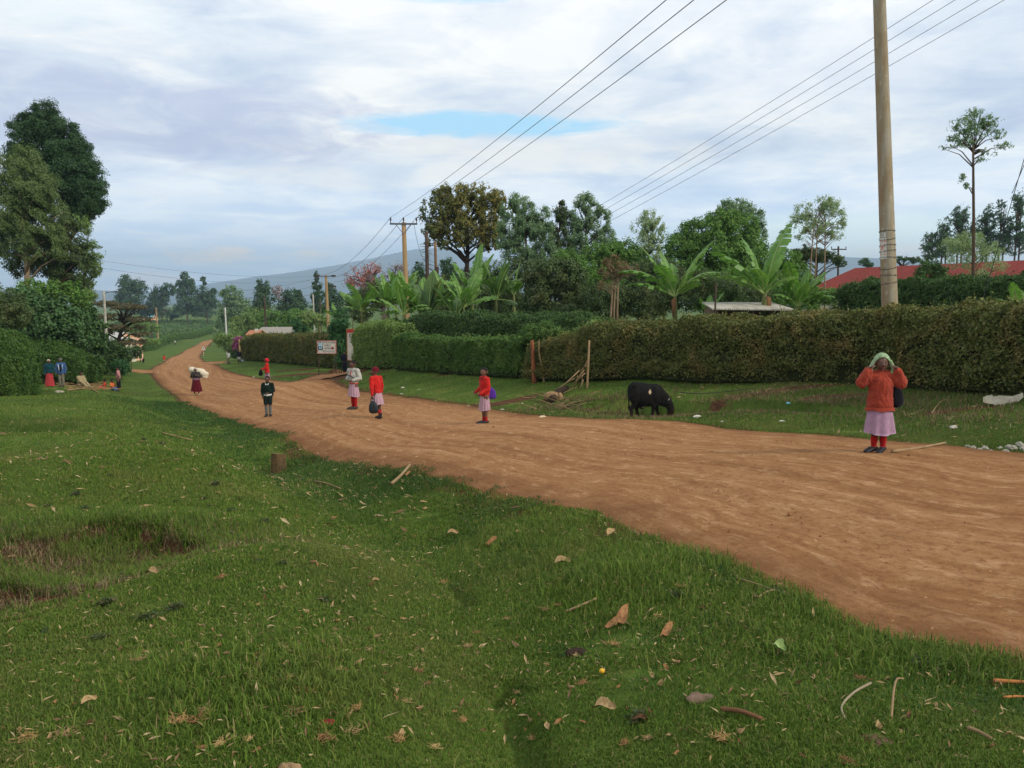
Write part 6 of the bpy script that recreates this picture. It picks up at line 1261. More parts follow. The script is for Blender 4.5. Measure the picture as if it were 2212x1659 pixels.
# the girl by the stick
R_, K, k, q = person('girl in orange sweater holding a green scarf over her head with both hands', 1896, 983, 213, -8, dict(elR=(-.190, -.02, .715), elL=(.190, -.02, .715), wrR=(-.140, -.05, .835), wrL=(.140, -.05, .835), anR=(-.040, .012, .042), anL=(.048, .012, .042), toR=(-.125, -.070, .018), toL=(-.02, -.105, .018), knR=(-.040, -.005, .25), knL=(.044, -.005, .25)), -6,
  'shawl', (CL['orange'], .455, 1.0, .034), (CL['lilac'], .50, .195, .112, .146, 8), None, (CL['rsock'], .150), 'shoe', headw=CL['gscarf'], curl=1.3, extras=(slash('zip', cloth('dull_seam', S(160,60,42)), [(0, -.100, .77), (.004, -.119, .66), (0, -.116, .48)], .004), band('hem', CL['orange'], .450, .138, .106, .035)))
bag('black bag slung behind the hip of the girl in orange', W2(R_, np.array([.172, .09, .565])*k), (.20, .16, .30), CL['black'], W2(R_, np.array([.09, .04, .78])*k), seed=2)
# the girl with the purple bag
R_, K, k, q = person('girl in a red fleece and pink skirt standing alone on the road, looking back', 1047, 919, 124, -62, dict(elR=(-.120, .0, .63), wrR=(-.085, -.125, .56), elL=(.120, .01, .62), wrL=(.09, -.125, .545), anR=(-.030, .0, .042), anL=(.030, .015, .042), toR=(-.034, -.115, .018), toL=(.03, -.10, .018), knR=(-.035, 0, .26), knL=(.035, 0, .26)), 34,
  'crop', (CL['red'], .505, 1.0, .016), (CL['pink'], .545, .245, .084, .118, 13), None, (CL['rsock'], .115), 'shoe', skin=SKIN2, curl=1.2, extras=(collar(CL['black'], .038),))
bag('bright purple bag hanging behind the girl with the red fleece', (q[0]+.075, q[1]+.19, q[2]+.53*k), (.40, .10, .30), CL['purple'], None, (0, .1, 0), seed=3)
# the pair on the road
R_, K, k, q = person('girl in red sweater and dark red beanie carrying a black bag, seen from behind', 816, 908, 113, -128, dict(elR=(-.150, -.02, .63), wrR=(-.17, -.07, .50), elL=(.150, .02, .62), wrL=(.165, .03, .47), knR=(-.045, .0, .265), anR=(-.042, .02, .042), toR=(-.05, -.09, .018), knL=(.05, -.035, .27), anL=(.05, .13, .10), toL=(.052, .10, .025)), 60,
  'beanie', (CL['red'], .50, 1.0, .014), (CL['pink'], .54, .275, .086, .128, 12), None, (CL['rsock'], .155), 'dshoe', headw=CL['beanie'], curl=1.3, lean=.12)
hw = W2(R_, K['wrL']); bag('black hand bag carried by the girl in the dark red beanie', (hw[0]+.03, hw[1]-.02, hw[2]-.31), (.24, .13, .34), mat('black_leather', S(38,44,46), .5, S(28,32,34), 8), (hw[0], hw[1]-.02, hw[2]-.05), (0, -.12, 0), seed=4)
R_, K, k, q = person('girl in a grey white hoodie with red tights and hands at her waist', 765, 887, 107, -32, dict(elR=(-.155, .04, .66), wrR=(-.11, -.09, .60), elL=(.155, .02, .64), wrL=(.085, -.11, .60), anR=(-.034, .012, .042), anL=(.036, .012, .042), toR=(-.065, -.095, .018), toL=(.028, -.10, .018), knR=(-.036, 0, .26), knL=(.038, 0, .26)), -10,
  'crop', (CL['hood'], .53, 1.0, .018), (CL['pink'], .56, .265, .086, .122, 14), None, (CL['rsock'], .27), 'dshoe', skin=SKIN, extras=(band('red_hem', CL['red'], .535, .102, .082, .02), slash('bag_strap', CL['black'], [(-.09, -.082, .70), (.02, -.098, .68), (.11, -.07, .64)], .014), slash('tie', CL['red'], [(0, -.066, .80), (.004, -.085, .74), (0, -.092, .69)], .012), collar(CL['hood'], .044)))
R_, K, k, q = person('schoolboy in dark green vest and shorts with grey knee socks, facing the camera', 580, 902, 89, 4, dict(elL=(.140, .01, .63), wrL=(.02, -.085, .575), elR=(-.140, .01, .62), wrR=(-.125, -.04, .50), anR=(-.042, .012, .042), anL=(.046, .012, .042), toR=(-.05, -.085, .018), toL=(.07, -.08, .018)), 0,
  'crop', (CL['green'], .545, .9, .012), None, (CL['dgreen'], 'shorts'), (CL['grey'], .245), 'shoe', skin=SKIN, extras=(collar(CL['white'], .042), band('shirt_hem', CL['white'], .530, .094, .076, .045)))
bag('dark satchel on the back of the schoolboy in green', W2(R_, np.array([-.02, .11, .58])*k), (.36, .12, .36), CL['black'], None, seed=5)
R_, K, k, q = person('girl with a red headscarf and red sweater half hidden by the schoolboy', 578, 838, 63, -72, dict(elR=(-.12, -.03, .66), wrR=(-.075, -.17, .62), elL=(.12, -.03, .66), wrL=(.06, -.17, .62)), 0,
  'scarf', (CL['red'], .49, 1.0, .014), (CL['lilac'], .53, .25, .086, .115, 13), None, (CL['rsock'], .15), 'shoe', headw=CL['redscarf'], curl=1.2)
hw = W2(R_, K['wrR']); bag('small black bag held out in front by the girl with the red headscarf', (hw[0]-.06, hw[1]-.02, hw[2]-.20), (.20, .10, .30), CL['black'], (hw[0]-.04, hw[1], hw[2]-.02), seed=6)
person('man in dark navy coat and trousers standing at the school gate', 742, 813, 49, -5, Y=52, pose=dict(elR=(-.145, -.02, .64), wrR=(-.05, -.09, .54), elL=(.145, -.02, .64), wrL=(.05, -.09, .54)), hair='crop', top=(CL['navy'], .40, 1.0, .016), lower=(CL['navy'], 'trousers'), adult=True)
# the woman with the load
R_, K, k, q = person('woman in a maroon skirt and dark checked top carrying white sacks on her back', 425, 855, 61, 6, dict(elR=(-.15, -.02, .66), wrR=(-.09, -.10, .76), elL=(.15, -.02, .66), wrL=(.07, -.10, .70), anR=(-.075, .0, .042), anL=(.085, .0, .042), toR=(-.085, -.08, .018), toL=(.10, -.08, .018)), 0, 'scarf', (CL['check'], .55, 1.0, .022), (CL['maroon'], .62, .13, .11, .185, 11), None, None, 'beigesh', headw=CL['wscarf'], adult=True, lean=.12,
  extras=(band('waist_wrap', CL['pinkw'], .585, .125, .10, .075), slash('carrying_strap', BLACK, [(-.2, .05, .72), (-.08, -.10, .76), (.0, -.115, .74), (.10, -.10, .70), (.22, .05, .66)], .008)))
SACK = mat('white_sack', S(214,204,180), .8, S(184,172,146), 9, .4, 24); rt = empty('sack_load', tuple(W2(R_, np.array([.06, .17, .78])*k))); tag(rt, 'load of white sacks tied across the back of the woman in maroon', 'sacks')
for nm, c, r, ry in (('sack', (-.30, 0, .13), (.26, .20, .17), .5), ('sack', (.02, .03, .06), (.36, .22, .19), .22), ('sack', (.30, .0, -.06), (.26, .19, .16), .3), ('sack', (.34, -.02, -.22), (.18, .15, .10), .2)):
    mb = MB(); V, Q, T = ellipsoid((0, 0, 0), (1, 1, 1), 16, 12); V = np.sign(V)*np.abs(V)**.72; n_ = unit(V); V *= (.85+.3*fbm(n_[:, 0]*3+c[0]*9, n_[:, 2]*3+n_[:, 1], 3))[:, None]; V = V*np.array(r)@np.array(Euler((0, ry, 0)).to_matrix()).T; mb.add(V+np.array(c)*np.array([1, 1, 1]), Q, T); link(nm, mb.mesh(nm, SACK, True), rt)
mb = MB(); mb.tube([(-.5, -.05, .36), (-.42, -.05, .0), (-.36, 0, -.25)], [.02, .07, .05], 8, ell=.3); link('sack_flap', mb.mesh('sack_flap', SACK), rt)
# the group on the near bank
person('woman in a teal top and long red patterned skirt beside the man in blue', 108, 836, 61, 24, dict(elL=(.14, -.02, .62), wrL=(.10, -.08, .52)), 10, 'scarf', (CL['teal'], .50, 1.0, .022), (CL['redp'], .55, .04, .10, .15, 9), None, None, 'shoe', headw=CL['wscarf'], adult=True)
person('man in an open blue jacket and khaki trousers wearing a grey cap', 123, 833, 63, 8, Y=50.5, pose= dict(elR=(-.15, .0, .63), wrR=(-.15, -.02, .5)), hy=20, hair='cap', top=(CL['blue'], .46, 1.0, .020), lower=(CL['khaki'], 'trousers'), headw=CL['cap'], adult=True, extras=(slash('jacket_lining', CL['lblue'], [(.085, -.03, .80), (.07, -.085, .72), (.075, -.085, .62)], .022), slash('jacket_lining', CL['white'], [(-.075, -.03, .80), (-.05, -.09, .72), (-.03, -.092, .58)], .012), slash('dark_shirt', CL['navy'], [(.02, -.068, .78), (.02, -.088, .68), (.015, -.086, .52)], .026)))
sit = dict(hipR=(-.05, 0, .055), hipL=(.05, 0, .055), knR=(-.07, -.20, .16), knL=(.07, -.20, .16), anR=(-.05, -.34, .03), anL=(.05, -.34, .03), toR=(-.05, -.42, .02), toL=(.05, -.42, .02))
person('person sitting in the straw wrapped in a cream shawl', 165, 832, 62, 70, Y=51, pose={**sit, 'elR': (-.10, -.06, .24), 'wrR': (-.05, -.16, .18), 'elL': (.10, -.06, .24), 'wrL': (.05, -.16, .18)}, hair='full', top=(CL['cream'], .50, 1.0, .034), lower=(CL['cream'], 'trousers'), adult=True, drop=.42)
person('small child in a vermilion top sitting beside the child in orange', 227, 842, 41, -60, {**sit, 'elR': (-.11, -.06, .26), 'wrR': (-.06, -.16, .18), 'elL': (.11, -.06, .26), 'wrL': (.06, -.16, .18)}, 0, 'full', (CL['vermil'], .50, .5, .016), None, (CL['vermil'], 'trousers'), None, None, drop=.43)
person('small child in a bright orange top and jeans sitting by the standing woman', 243, 844, 43, 62, {**sit, 'elR': (-.11, -.06, .26), 'wrR': (-.06, -.16, .18), 'elL': (.11, -.06, .26), 'wrL': (.06, -.16, .18)}, 0, 'full', (CL['torange'], .50, .5, .016), None, (CL['jean'], 'trousers'), None, 'shoe', drop=.43)
person('woman in a pink checked shirt and black skirt standing with a hand on her hip', 257, 845, 54, -74, dict(elL=(.19, .06, .64), wrL=(.10, .04, .57), elR=(-.14, -.02, .63), wrR=(-.10, -.08, .53)), 10, 'crop', (CL['pshirt'], .53, .6, .016), (CL['black'], .58, .14, .09, .10, 6), None, None, None, skin=SKIN2, adult=True)
# children and walkers down the road
person('child in a dark jumper and pale shorts walking on the grass beyond the blue board', 304, 783, 17.8, 20, None, 0, 'crop', (CL['green'], .50, 1.0, .014), None, (CL['beigesh'], 'shorts'), (CL['black'], .2), 'shoe', group='children far down the road')
person('smaller child in dark clothes bending beside the child in the dark jumper', 310, 788, 16.5, 40, None, 0, 'crop', (CL['black'], .48, 1.0, .014), None, (CL['dgreen'], 'shorts'), None, 'shoe', lean=.3, group='children far down the road')
person('child in a bright red jumper and pale shorts at the road edge far down', 355, 785, 19, 60, dict(anL=(.05, -.10, .05), anR=(-.05, .12, .06)), 0, 'crop', (CL['red'], .46, 1.0, .02), None, (CL['beigesh'], 'shorts'), None, 'shoe', group='children far down the road')
person('walker in a white shirt far away beside the winding hedge', 378, 745, 11, 30, None, 0, 'crop', (CL['white'], .48, 1.0, .02), None, (CL['black'], 'trousers'), None, 'shoe', adult=True)
person('child in a white shirt and tan trousers near the purple bougainvillea', 494, 787, 29, -30, dict(elR=(-.16, -.02, .66), wrR=(-.15, -.10, .58), anL=(.07, .06, .05)), 0, 'crop', (CL['white'], .50, .5, .016), None, (CL['khaki'], 'trousers'), None, 'shoe', group='children far down the road')
person('boy in a dark jumper and white shorts under the purple bougainvillea', 517, 785, 30, 10, dict(anR=(-.06, .02, .042), anL=(.07, .0, .042)), 0, 'crop', (CL['navy'], .48, 1.0, .016), None, (CL['white'], 'shorts'), (CL['black'], .25), 'shoe', group='children far down the road')
# ---- the cow
COWM = bpy.data.materials.new('black_cow_hide'); COWM.use_nodes = True; t = NT(COWM.node_tree); b = t.n['Principled BSDF']; co = t.new('ShaderNodeTexCoord').outputs['Object']; sx = t.new('ShaderNodeSeparateXYZ'); t.l.new(co, sx.inputs[0])
nz = t.noise(co, 5, 5, .6); c = t.mix(t.mapr(nz, .4, .65), S(24,22,21), S(15,14,14))
c = t.mix(t.mapr(t.m('ADD', sx.outputs[2], t.m('MULTIPLY', nz, .2)), .46, .22, 0, .75), c, S(58,36,28))
def patch(cx_, cz, rx, rz, yl, col, c):
    a = t.m('DIVIDE', t.m('SUBTRACT', sx.outputs[0], cx_), rx); e_ = t.m('DIVIDE', t.m('SUBTRACT', sx.outputs[2], cz), rz); r = t.m('ADD', t.m('ABSOLUTE', a), t.m('ABSOLUTE', e_)); f = t.m('MULTIPLY', t.m('LESS_THAN', t.m('ADD', r, t.m('MULTIPLY', t.m('SUBTRACT', t.noise(co, 16, 3), .5), .5)), 1.0), t.m('LESS_THAN', sx.outputs[1], yl)); return t.mix(f, c, col)
c = patch(.60, .845, .05, .085, -.02, S(212,184,146), c); c = patch(.48, .35, .13, .06, .3, S(150,134,118), c)
t.l.new(c, b.inputs['Base Color']); b.inputs['Roughness'].default_value = .8; b.inputs['Specular IOR Level'].default_value = .12
bp = t.new('ShaderNodeBump'); bp.inputs['Strength'].default_value = .3; bp.inputs['Distance'].default_value = .01; t.l.new(t.noise(t.vmul(co, (1, 1, .4)), 50, 3, .6), bp.inputs['Height']); t.l.new(bp.outputs[0], b.inputs['Normal'])
q = gp(1360, 903); cs = px(80, q[1])/1.13*1.0; root = empty('cow', tuple(q), -.12); tag(root, 'black cow with one pale flank patch grazing with its head down on the verge', 'cow'); root.scale = (cs, cs, cs)
mb = MB(); E_ = lambda c, r, rot=None: mb.ell(c, r, 18, 12, rot=rot)
E_((.46, 0, .76), (.50, .27, .33)); E_((.20, 0, .82), (.27, .24, .30)); E_((.74, 0, .74), (.26, .22, .34)); E_((.50, 0, .64), (.40, .26, .27)); cone(mb, (.12, 0, 1.03), (.72, 0, .985), .10, .085); E_((.10, 0, .98), (.12, .16, .13)); E_((.80, 0, .93), (.13, .11, .13))
cone(mb, (.80, 0, .86), (1.15, 0, .56), (.21, .15), (.13, .10)); cone(mb, (.80, 0, .62), (1.10, 0, .48), (.16, .11), (.13, .09))
cone(mb, (1.18, -.02, .50), (1.24, -.03, .31), (.12, .15), (.11, .125)); cone(mb, (1.24, -.03, .31), (1.22, -.035, .085), (.105, .12), (.075, .085)); E_((1.22, -.035, .07), (.08, .09, .07))
for sy in (-1, 1): mb.ell((1.10, -.02+sy*.22, .53), (.055, .13, .03), 10, 8, rot=(sy*.3, 0, sy*.25))
def hind(x, y, dx_): cone(mb, (x+.06, y, .66), (x+.08+dx_*.3, y*1.02, .46), (.18, .12), (.10, .08)); cone(mb, (x+.08+dx_*.3, y*1.02, .46), (x-.015+dx_*.8, y, .30), .09, .060); cone(mb, (x-.015+dx_*.8, y, .30), (x+.0+dx_, y, .07), .058, .046); cone(mb, (x+dx_, y, .07), (x+.02+dx_, y, .0), .044, .052)
def fore(x, y, dx_): cone(mb, (x, y, .66), (x+.01+dx_*.4, y, .36), (.12, .09), .064); cone(mb, (x+.01+dx_*.4, y, .36), (x+.02+dx_*.7, y, .20), .062, .046); cone(mb, (x+.02+dx_*.7, y, .20), (x+.03+dx_, y, .07), .046, .044); cone(mb, (x+.03+dx_, y, .07), (x+.05+dx_, y, .0), .044, .052)
hind(.08, -.12, -.02); hind(.10, .12, .15); fore(.72, -.11, -.05); fore(.76, .11, .10)
mb.ell((.36, 0, .38), (.10, .09, .09), 10, 8)
for sy in (-1, 1): mb.ell((.13, sy*.17, 1.02), (.09, .06, .07), 10, 8); mb.ell((.76, sy*.16, .78), (.15, .09, .24), 12, 9); mb.ell((.18, sy*.19, .72), (.17, .08, .22), 12, 9)
mb.ell((.42, -.03, 1.02), (.3, .05, .04), 12, 8)
cb_ = blob('body', mb, COWM, .013, 6, root, .05)
n_ = len(cb_.data.vertices); CV = np.array([v.co[:] for v in cb_.data.vertices]); CN = np.array([v.normal[:] for v in cb_.data.vertices]); rng = np.random.default_rng(3); k = rng.integers(0, n_, 9000); p_, m_ = CV[k], CN[k]
dr = unit(m_*.55+np.array([-.25, 0, -.6])+rng.normal(size=m_.shape)*.35); sd_ = unit(np.cross(dr, m_)); Lh = rng.uniform(.018, .045, (len(k), 1)); HV_ = np.stack([p_-sd_*.0035, p_+sd_*.0035, p_+dr*Lh], 1).reshape(-1, 3)
link('coat', mesh('coat', HV_, np.arange(len(HV_)).reshape(-1, 3), mat('cow_coat_hair', S(44,38,35), .7, S(30,27,26), 6, spec=.2)), root)
mb = MB(); mb.tube(catmull(np.array([(.0, 0, 1.02), (-.045, 0, .92), (-.035, -.02, .62), (-.025, -.02, .40)]), 14), np.linspace(.036, .016, 14), 8); mb.tube([(-.025, -.02, .42), (-.02, -.02, .34), (-.015, -.02, .24)], [.018, .042, .012], 8); link('tail', mb.mesh('tail', COWM, True), root)
HORN = mat('pale_horn', S(196,190,176), .5)
for sy in (-1, 1): mb = MB(); mb.tube([(1.16, -.02+sy*.075, .58), (1.17, -.02+sy*.115, .615), (1.19, -.02+sy*.13, .65)], [.022, .017, .006], 8); link('horn', mb.mesh('horn', HORN, True), root)
for sy in (-1, 1): mb = MB(); mb.ell((1.31, -.025+sy*.085, .40), (.014, .014, .014), 8, 6); link('eye', mb.mesh('eye', EYEB, True), root)
# ------------------------------------------------------------------ turf, weeds and litter
def scatter(n_, y0, y1, rng, pw=1.0):
    """points over the visible wedge of ground, denser towards the camera"""
    y = y0*(y1/y0)**(rng.random(n_)**pw); x = (rng.random(n_)*2-1)*(.68*y+.5); return x, y
def cover_ok(x, y, soil_max=.45):
    r = road_in(x, y); s_ = soil_mask(x, y)
    for pts, hw in TRACKS:
        A = catmull(np.array(pts)[:, :2], 30); d = dist_poly(x, y, A); s_ = np.maximum(s_, (d < np.mean(hw)).astype(float))
    edge = .10+.45*(fbm(x*1.3+3, y*1.3, 3)-.42)
    return (r < edge*np.clip(1-y/60, .2, 1)) & (s_+.35*(RNG.random(len(x))-.5) < soil_max)
GRASS = bpy.data.materials.new('turf_blades'); GRASS.use_nodes = True; t = NT(GRASS.node_tree); b = t.n['Principled BSDF']; g = t.new('ShaderNodeNewGeometry')
c = t.ramp(g.outputs['Random Per Island'], [(0, S(62,87,31)), (.35, S(82,107,38)), (.65, S(98,122,47)), (.88, S(113,127,56)), (.965, S(122,120,69)), (1.0, S(146,129,89))])
n0 = t.noise(g.outputs['Position'], .16, 4, .6); c = t.mix(t.mapr(n0, .44, .60, 0, .55), c, S(53,76,29)); n1 = t.noise(g.outputs['Position'], .55, 5, .6); n2 = t.noise(g.outputs['Position'], 2.6, 5, .65)
c = t.mix(t.mapr(n1, .50, .70, 0, .65), c, S(113,115,62)); c = t.mix(t.mapr(n2, .54, .70, 0, .5), c, S(53,78,33)); c = t.mix(t.mapr(n2, .40, .28, 0, .5), c, S(109,106,60))
t.l.new(c, b.inputs['Base Color']); b.inputs['Roughness'].default_value = .7; b.inputs['Specular IOR Level'].default_value = .12
tr = t.new('ShaderNodeBsdfTranslucent'); t.l.new(c, tr.inputs[0]); mx = t.new('ShaderNodeMixShader'); mx.inputs[0].default_value = .25; t.l.new(b.outputs[0], mx.inputs[1]); t.l.new(tr.outputs[0], mx.inputs[2]); t.l.new(mx.outputs[0], t.n['Material Output'].inputs[0])
def blades(x, y, rng, L, W, lean=.7):
    n_ = len(x); z = gz(x, y); a = rng.random(n_)*2*pi; l_ = L*rng.uniform(.5, 1.35, n_); ln = rng.uniform(.15, lean, n_)*l_; w_ = W*rng.uniform(.7, 1.3, n_)
    a2 = a+rng.normal(size=n_)*.8; B = np.stack([x, y, z-.004], 1); s_ = np.stack([-np.sin(a), np.cos(a), 0*a], 1)*w_[:, None]/2
    mid = B+np.stack([np.cos(a2)*ln*.35, np.sin(a2)*ln*.35, l_*.62], 1); T = B+np.stack([np.cos(a2)*ln, np.sin(a2)*ln, l_*np.sqrt(np.clip(1-(ln/l_)**2*.8, .1, 1))], 1)
    V = np.stack([B-s_, B+s_, mid+s_*.7, T, mid-s_*.7], 1).reshape(-1, 3); i = np.arange(n_)*5
    return V, np.stack([i, i+1, i+2, i+4], 1), np.stack([i+4, i+2, i+3], 1)
GV, GQ, GT, off = [], [], [], 0
for y0, y1, n_, L, W, ln in ((1.9, 4.2, 250000, .025, .0042, 1.1), (4.0, 8, 320000, .026, .0058, 1.1), (7.8, 16, 330000, .030, .0090, 1.0), (15.5, 36, 260000, .045, .016, 1.0), (35, 80, 110000, .06, .03, 1.0)):
    x, y = scatter(n_, y0, y1, RNG); k = cover_ok(x, y) & (fbm(x*1.7+11, y*1.7, 3)+.25*RNG.random(n_) > .37); x, y = x[k], y[k]
    hgt = .65+.9*fbm(x*.8+31, y*.8+7, 3)
    V, Q, T = blades(x, y, RNG, L*hgt, np.full(len(x), W), ln); GV.append(V); GQ.append(Q+off); GT.append(T+off); off += len(V)
# longer tufts on lips and in hollows
for (u, v, Y, rx, ry, n_, L) in [(250,1120,7.0,.9,.18,5000,.11),(150,1140,6.6,.4,.15,2500,.11),(400,1150,6.5,.5,.2,2500,.10),(40,1225,5.6,.5,.15,2500,.10),(330,1190,6.2,.5,.15,2200,.09),(560,1540,3.5,.5,.3,3500,.07),(1330,1270,5.4,.4,.3,2600,.09),(1150,1120,7.6,.8,.35,2600,.08),(1800,1420,4.2,.6,.25,2600,.08),(1250,1185,6.5,.8,.3,2600,.08),(1450,1200,6.0,.5,.25,2000,.09),(1750,1310,4.9,.5,.2,2000,.08),(2050,1430,4.0,.4,.2,2000,.08)]:
    p = P(u, v, Y); x = p[0]+RNG.normal(size=n_)*rx*.6; y = Y+RNG.normal(size=n_)*ry; k = cover_ok(x, y, .8); V, Q, T = blades(x[k], y[k], RNG, L, np.full(k.sum(), .006), 1.0); GV.append(V); GQ.append(Q+off); GT.append(T+off); off += len(V)
tag(link('grass', mesh('grass', np.concatenate(GV), [np.concatenate(GT), np.concatenate(GQ)], GRASS)), 'short green turf with dry yellowish blades on both sides of the road', 'grass', kind='stuff')
del GV, GQ, GT
# crop rows on the far slope
x = RNG.uniform(-230, -85, 60000); y = RNG.uniform(255, 500, 60000); uu = CX+F*x/y
k = (uu > 250) & (uu < 470) & (y > 235+(uu-245)*.72) ; x, y = x[k], np.round(y[k]/1.6)*1.6+RNG.normal(size=k.sum())*.2
cv_ = blades(x, y, RNG, np.full(len(x), 1.5), np.full(len(x), .75), 1.0)
tag(link('crop', mesh('crop', cv_[0], [cv_[2], cv_[1]], leafmat('crop_leaves', [S(66,92,46), S(78,104,52), S(92,116,62)], .25))), 'green crop field on the far slope above the winding hedge', 'crop', kind='stuff')
# fine dry litter
STRAW = leafmat('dry_straw_bits', [S(166,142,98), S(142,114,76), S(178,158,118), S(122,94,64), S(100,74,52)], .1)
X, Y = scatter(22000, 1.9, 30, RNG, .9); k = cover_ok(X, Y, .9) & (fbm(X*.9+2, Y*.9+8, 4)+.28*RNG.random(len(X)) > .61); X, Y = X[k], Y[k]
for (u, v, Y0, rx, ry, n_) in [(615,940,17.5,1.4,2.2,420),(640,985,13,1.0,1.2,320),(690,1000,12,.8,.9,160),(1680,838,21.8,2.4,.5,900),(1480,836,24,1.6,.4,350),(1330,1300,5.1,.9,.5,120),(1200,1350,4.7,.9,.5,120),(800,1500,3.7,.8,.5,160),(1000,860,34,4,2,260),(1250,880,22.5,1.5,.6,260)]:
    p = P(u, v, Y0); X = np.concatenate([X, p[0]+RNG.normal(size=n_)*rx]); Y = np.concatenate([Y, Y0+RNG.normal(size=n_)*ry])
k = road_in(X, Y) < .25; X, Y = X[k], Y[k]; n_ = len(X); Z = gz(X, Y)+RNG.uniform(.008, .04, n_)
a = RNG.normal(size=n_)*1.2; dr = np.stack([np.cos(a), np.sin(a), RNG.normal(size=n_)*.25], 1); sc_ = np.clip(Y/7, .7, 1.7)
L = RNG.uniform(.015, .06, n_)*sc_*(1+1.3*(RNG.random(n_) > .95)); V, Q = leaves(np.stack([X, Y, Z], 1), unit(np.stack([RNG.normal(size=n_)*.4, RNG.normal(size=n_)*.4, np.ones(n_)], 1)), L, .22, RNG, dr)
tag(link('dry_litter', mesh('dry_litter', V, Q, STRAW)), 'fine dry straw and leaf bits strewn over the grass', 'litter', kind='stuff')
# pebbles and crumbs of earth on the road
f = RNG.random(9000); i = (RNG.random(9000)**.8*420).astype(int); p = ROADL[i]*(1-f[:, None])+ROADR[i]*f[:, None]; X, Y = p[:, 0], p[:, 1]; k = (Y > 1.5) & (Y < 30); X, Y, f = X[k], Y[k], f[k]; k = fbm(X*.8, Y*.8+2, 3)+.4*np.abs(f-.5) > .50; X, Y, f = X[k], Y[k], f[k]
n_ = len(X); r = RNG.uniform(.004, .014, n_)*(1+1.5*(RNG.random(n_) > .97)); oc = np.array([[1,0,0],[0,1,0],[-1,0,0],[0,-1,0],[0,0,.8],[0,0,-.6]]); c = np.stack([X, Y, gz(X, Y, False)+.012+.05*(1-(2*f-1)**2)-.006], 1)
V = (c[:, None]+r[:, None, None]*oc[None]*RNG.uniform(.7, 1.3, (n_, 6, 1))).reshape(-1, 3); b0 = (np.arange(n_)*6)[:, None, None]; T = (b0+np.array([[0,1,4],[1,2,4],[2,3,4],[3,0,4],[1,0,5],[2,1,5],[3,2,5],[0,3,5]])[None]).reshape(-1, 3)
tag(link('gravel', mesh('gravel', V, T, leafmat('gravel_bits', [S(150,104,68), S(122,78,50), S(186,146,106), S(104,66,44)], 0, rough=.95, spec=.05))), 'small stones and crumbs of red earth on the road', 'gravel', kind='stuff')
# ---- dry leaves one can count
def leaf_mesh(seed, asp=.36, curl=.5):
    rng = np.random.default_rng(seed); gx, gy = np.meshgrid(np.linspace(-1, 1, 11), np.linspace(-1, 1, 5), indexing='ij'); wv = asp*np.clip(1-gx**2, 0, 1)**.7*(1-.25*gx)
    X = gx*.5; Yv = gy*wv*.5+.06*np.sin(gx*2+seed); Zv = curl*(.30*gx**2+.9*(gy*wv)**2*2+.16*np.sin(gx*3+seed))+.10*gx*gy+.05*rng.normal(size=gx.shape)*.3
    i = np.arange(55).reshape(11, 5); return np.stack([X, Yv, Zv], -1).reshape(-1, 3), np.stack([i[:-1, :-1], i[1:, :-1], i[1:, 1:], i[:-1, 1:]], -1).reshape(-1, 4)
LC = [mat('tan_dry_leaf', S(158,118,78), .85, S(116,80,52), 7), mat('brown_dry_leaf', S(112,80,54), .9, S(80,56,40), 7), mat('pale_dry_leaf', S(172,148,106), .85, S(136,108,74), 7)]
LVM = []
for s_ in range(9): V, Q = leaf_mesh(s_, (.36, .28, .5)[s_ % 3], (.5, .9, .3)[s_//3]); LVM.append(mesh('dry_leaf', V, Q, LC[s_ % 3], True))
def place(o, p, s_, rng, tilt=.35):
    o.location = p; o.scale = (s_, s_, s_); o.rotation_euler = (rng.normal()*tilt, rng.normal()*tilt, rng.uniform(0, 6.28)); return o
rng = np.random.default_rng(77)
for u, v, s_, m_, rz, lb in [(1343,1348,.17,0,.95,'largest tan dry leaf standing up among the near grass'),(1322,1362,.12,0,.2,'tan dry leaf lying flat against the largest tan leaf'),(1440,1378,.12,0,.75,'broad orange tan dry leaf alone on dark grass'),(1306,1545,.11,2,-.3,'long pale curled leaf near the bottom of the picture'),(1378,1570,.08,1,-.4,'red brown leaf beside the long pale curled leaf'),(978,1160,.13,2,.1,'pale leaf low on the bank below the road edge'),
    (352,1212,.15,0,-.6,'tan curled leaf under the broken earth bank'),(330,1248,.10,2,-.2,'small pale yellow leaf below the tan curled leaf'),(193,1533,.065,2,.8,'small yellow leaf by itself on the left of the near lawn'),(1060,1180,.14,0,.5,'tan leaf among twigs on the bank beneath the road'),(1215,1225,.14,2,.2,'pale leaf beside brown scraps on the bank'),(1320,1160,.12,2,1.0,'white edged leaf near the corner of the grass edge'),(880,1030,.12,0,.8,'dry leaf on the short thick stick below the road')]:
    o = link('dry_leaf', LVM[{0: 0, 1: 1, 2: 2}[m_]], None); p = gp(u, v, .035); o.location = p; o.scale = (s_,)*3; o.rotation_euler = (.35, -.25, rz); tag(o, lb, 'leaf')
kinds = ['curled tan dry leaf lying on the near grass', 'small brown dry leaf lying on the near grass', 'pale straw coloured dry leaf lying on the near grass']
cnt = 0
while cnt < 190:
    u = rng.uniform(0, 2200); v = 1000+640*rng.random()**.75; u0 = 250 if v < 1100 else 0
    if u < u0 or (fbm(np.array([u*.006]), np.array([v*.012]))[0] < .42 and rng.random() < .7): continue
    p = gp(u, v, .012)
    if road_in(p[:1], p[1:2])[0] > -.05: continue
    k = int(rng.integers(0, 9)); o = link('dry_leaf', LVM[k]); place(o, p, rng.uniform(.020, .052)*min(1.35, max(1, p[1]/6)), rng); tag(o, kinds[k % 3], 'leaf', ('tan leaves', 'brown leaves', 'pale leaves')[k % 3]+' scattered on the near grass'); cnt += 1
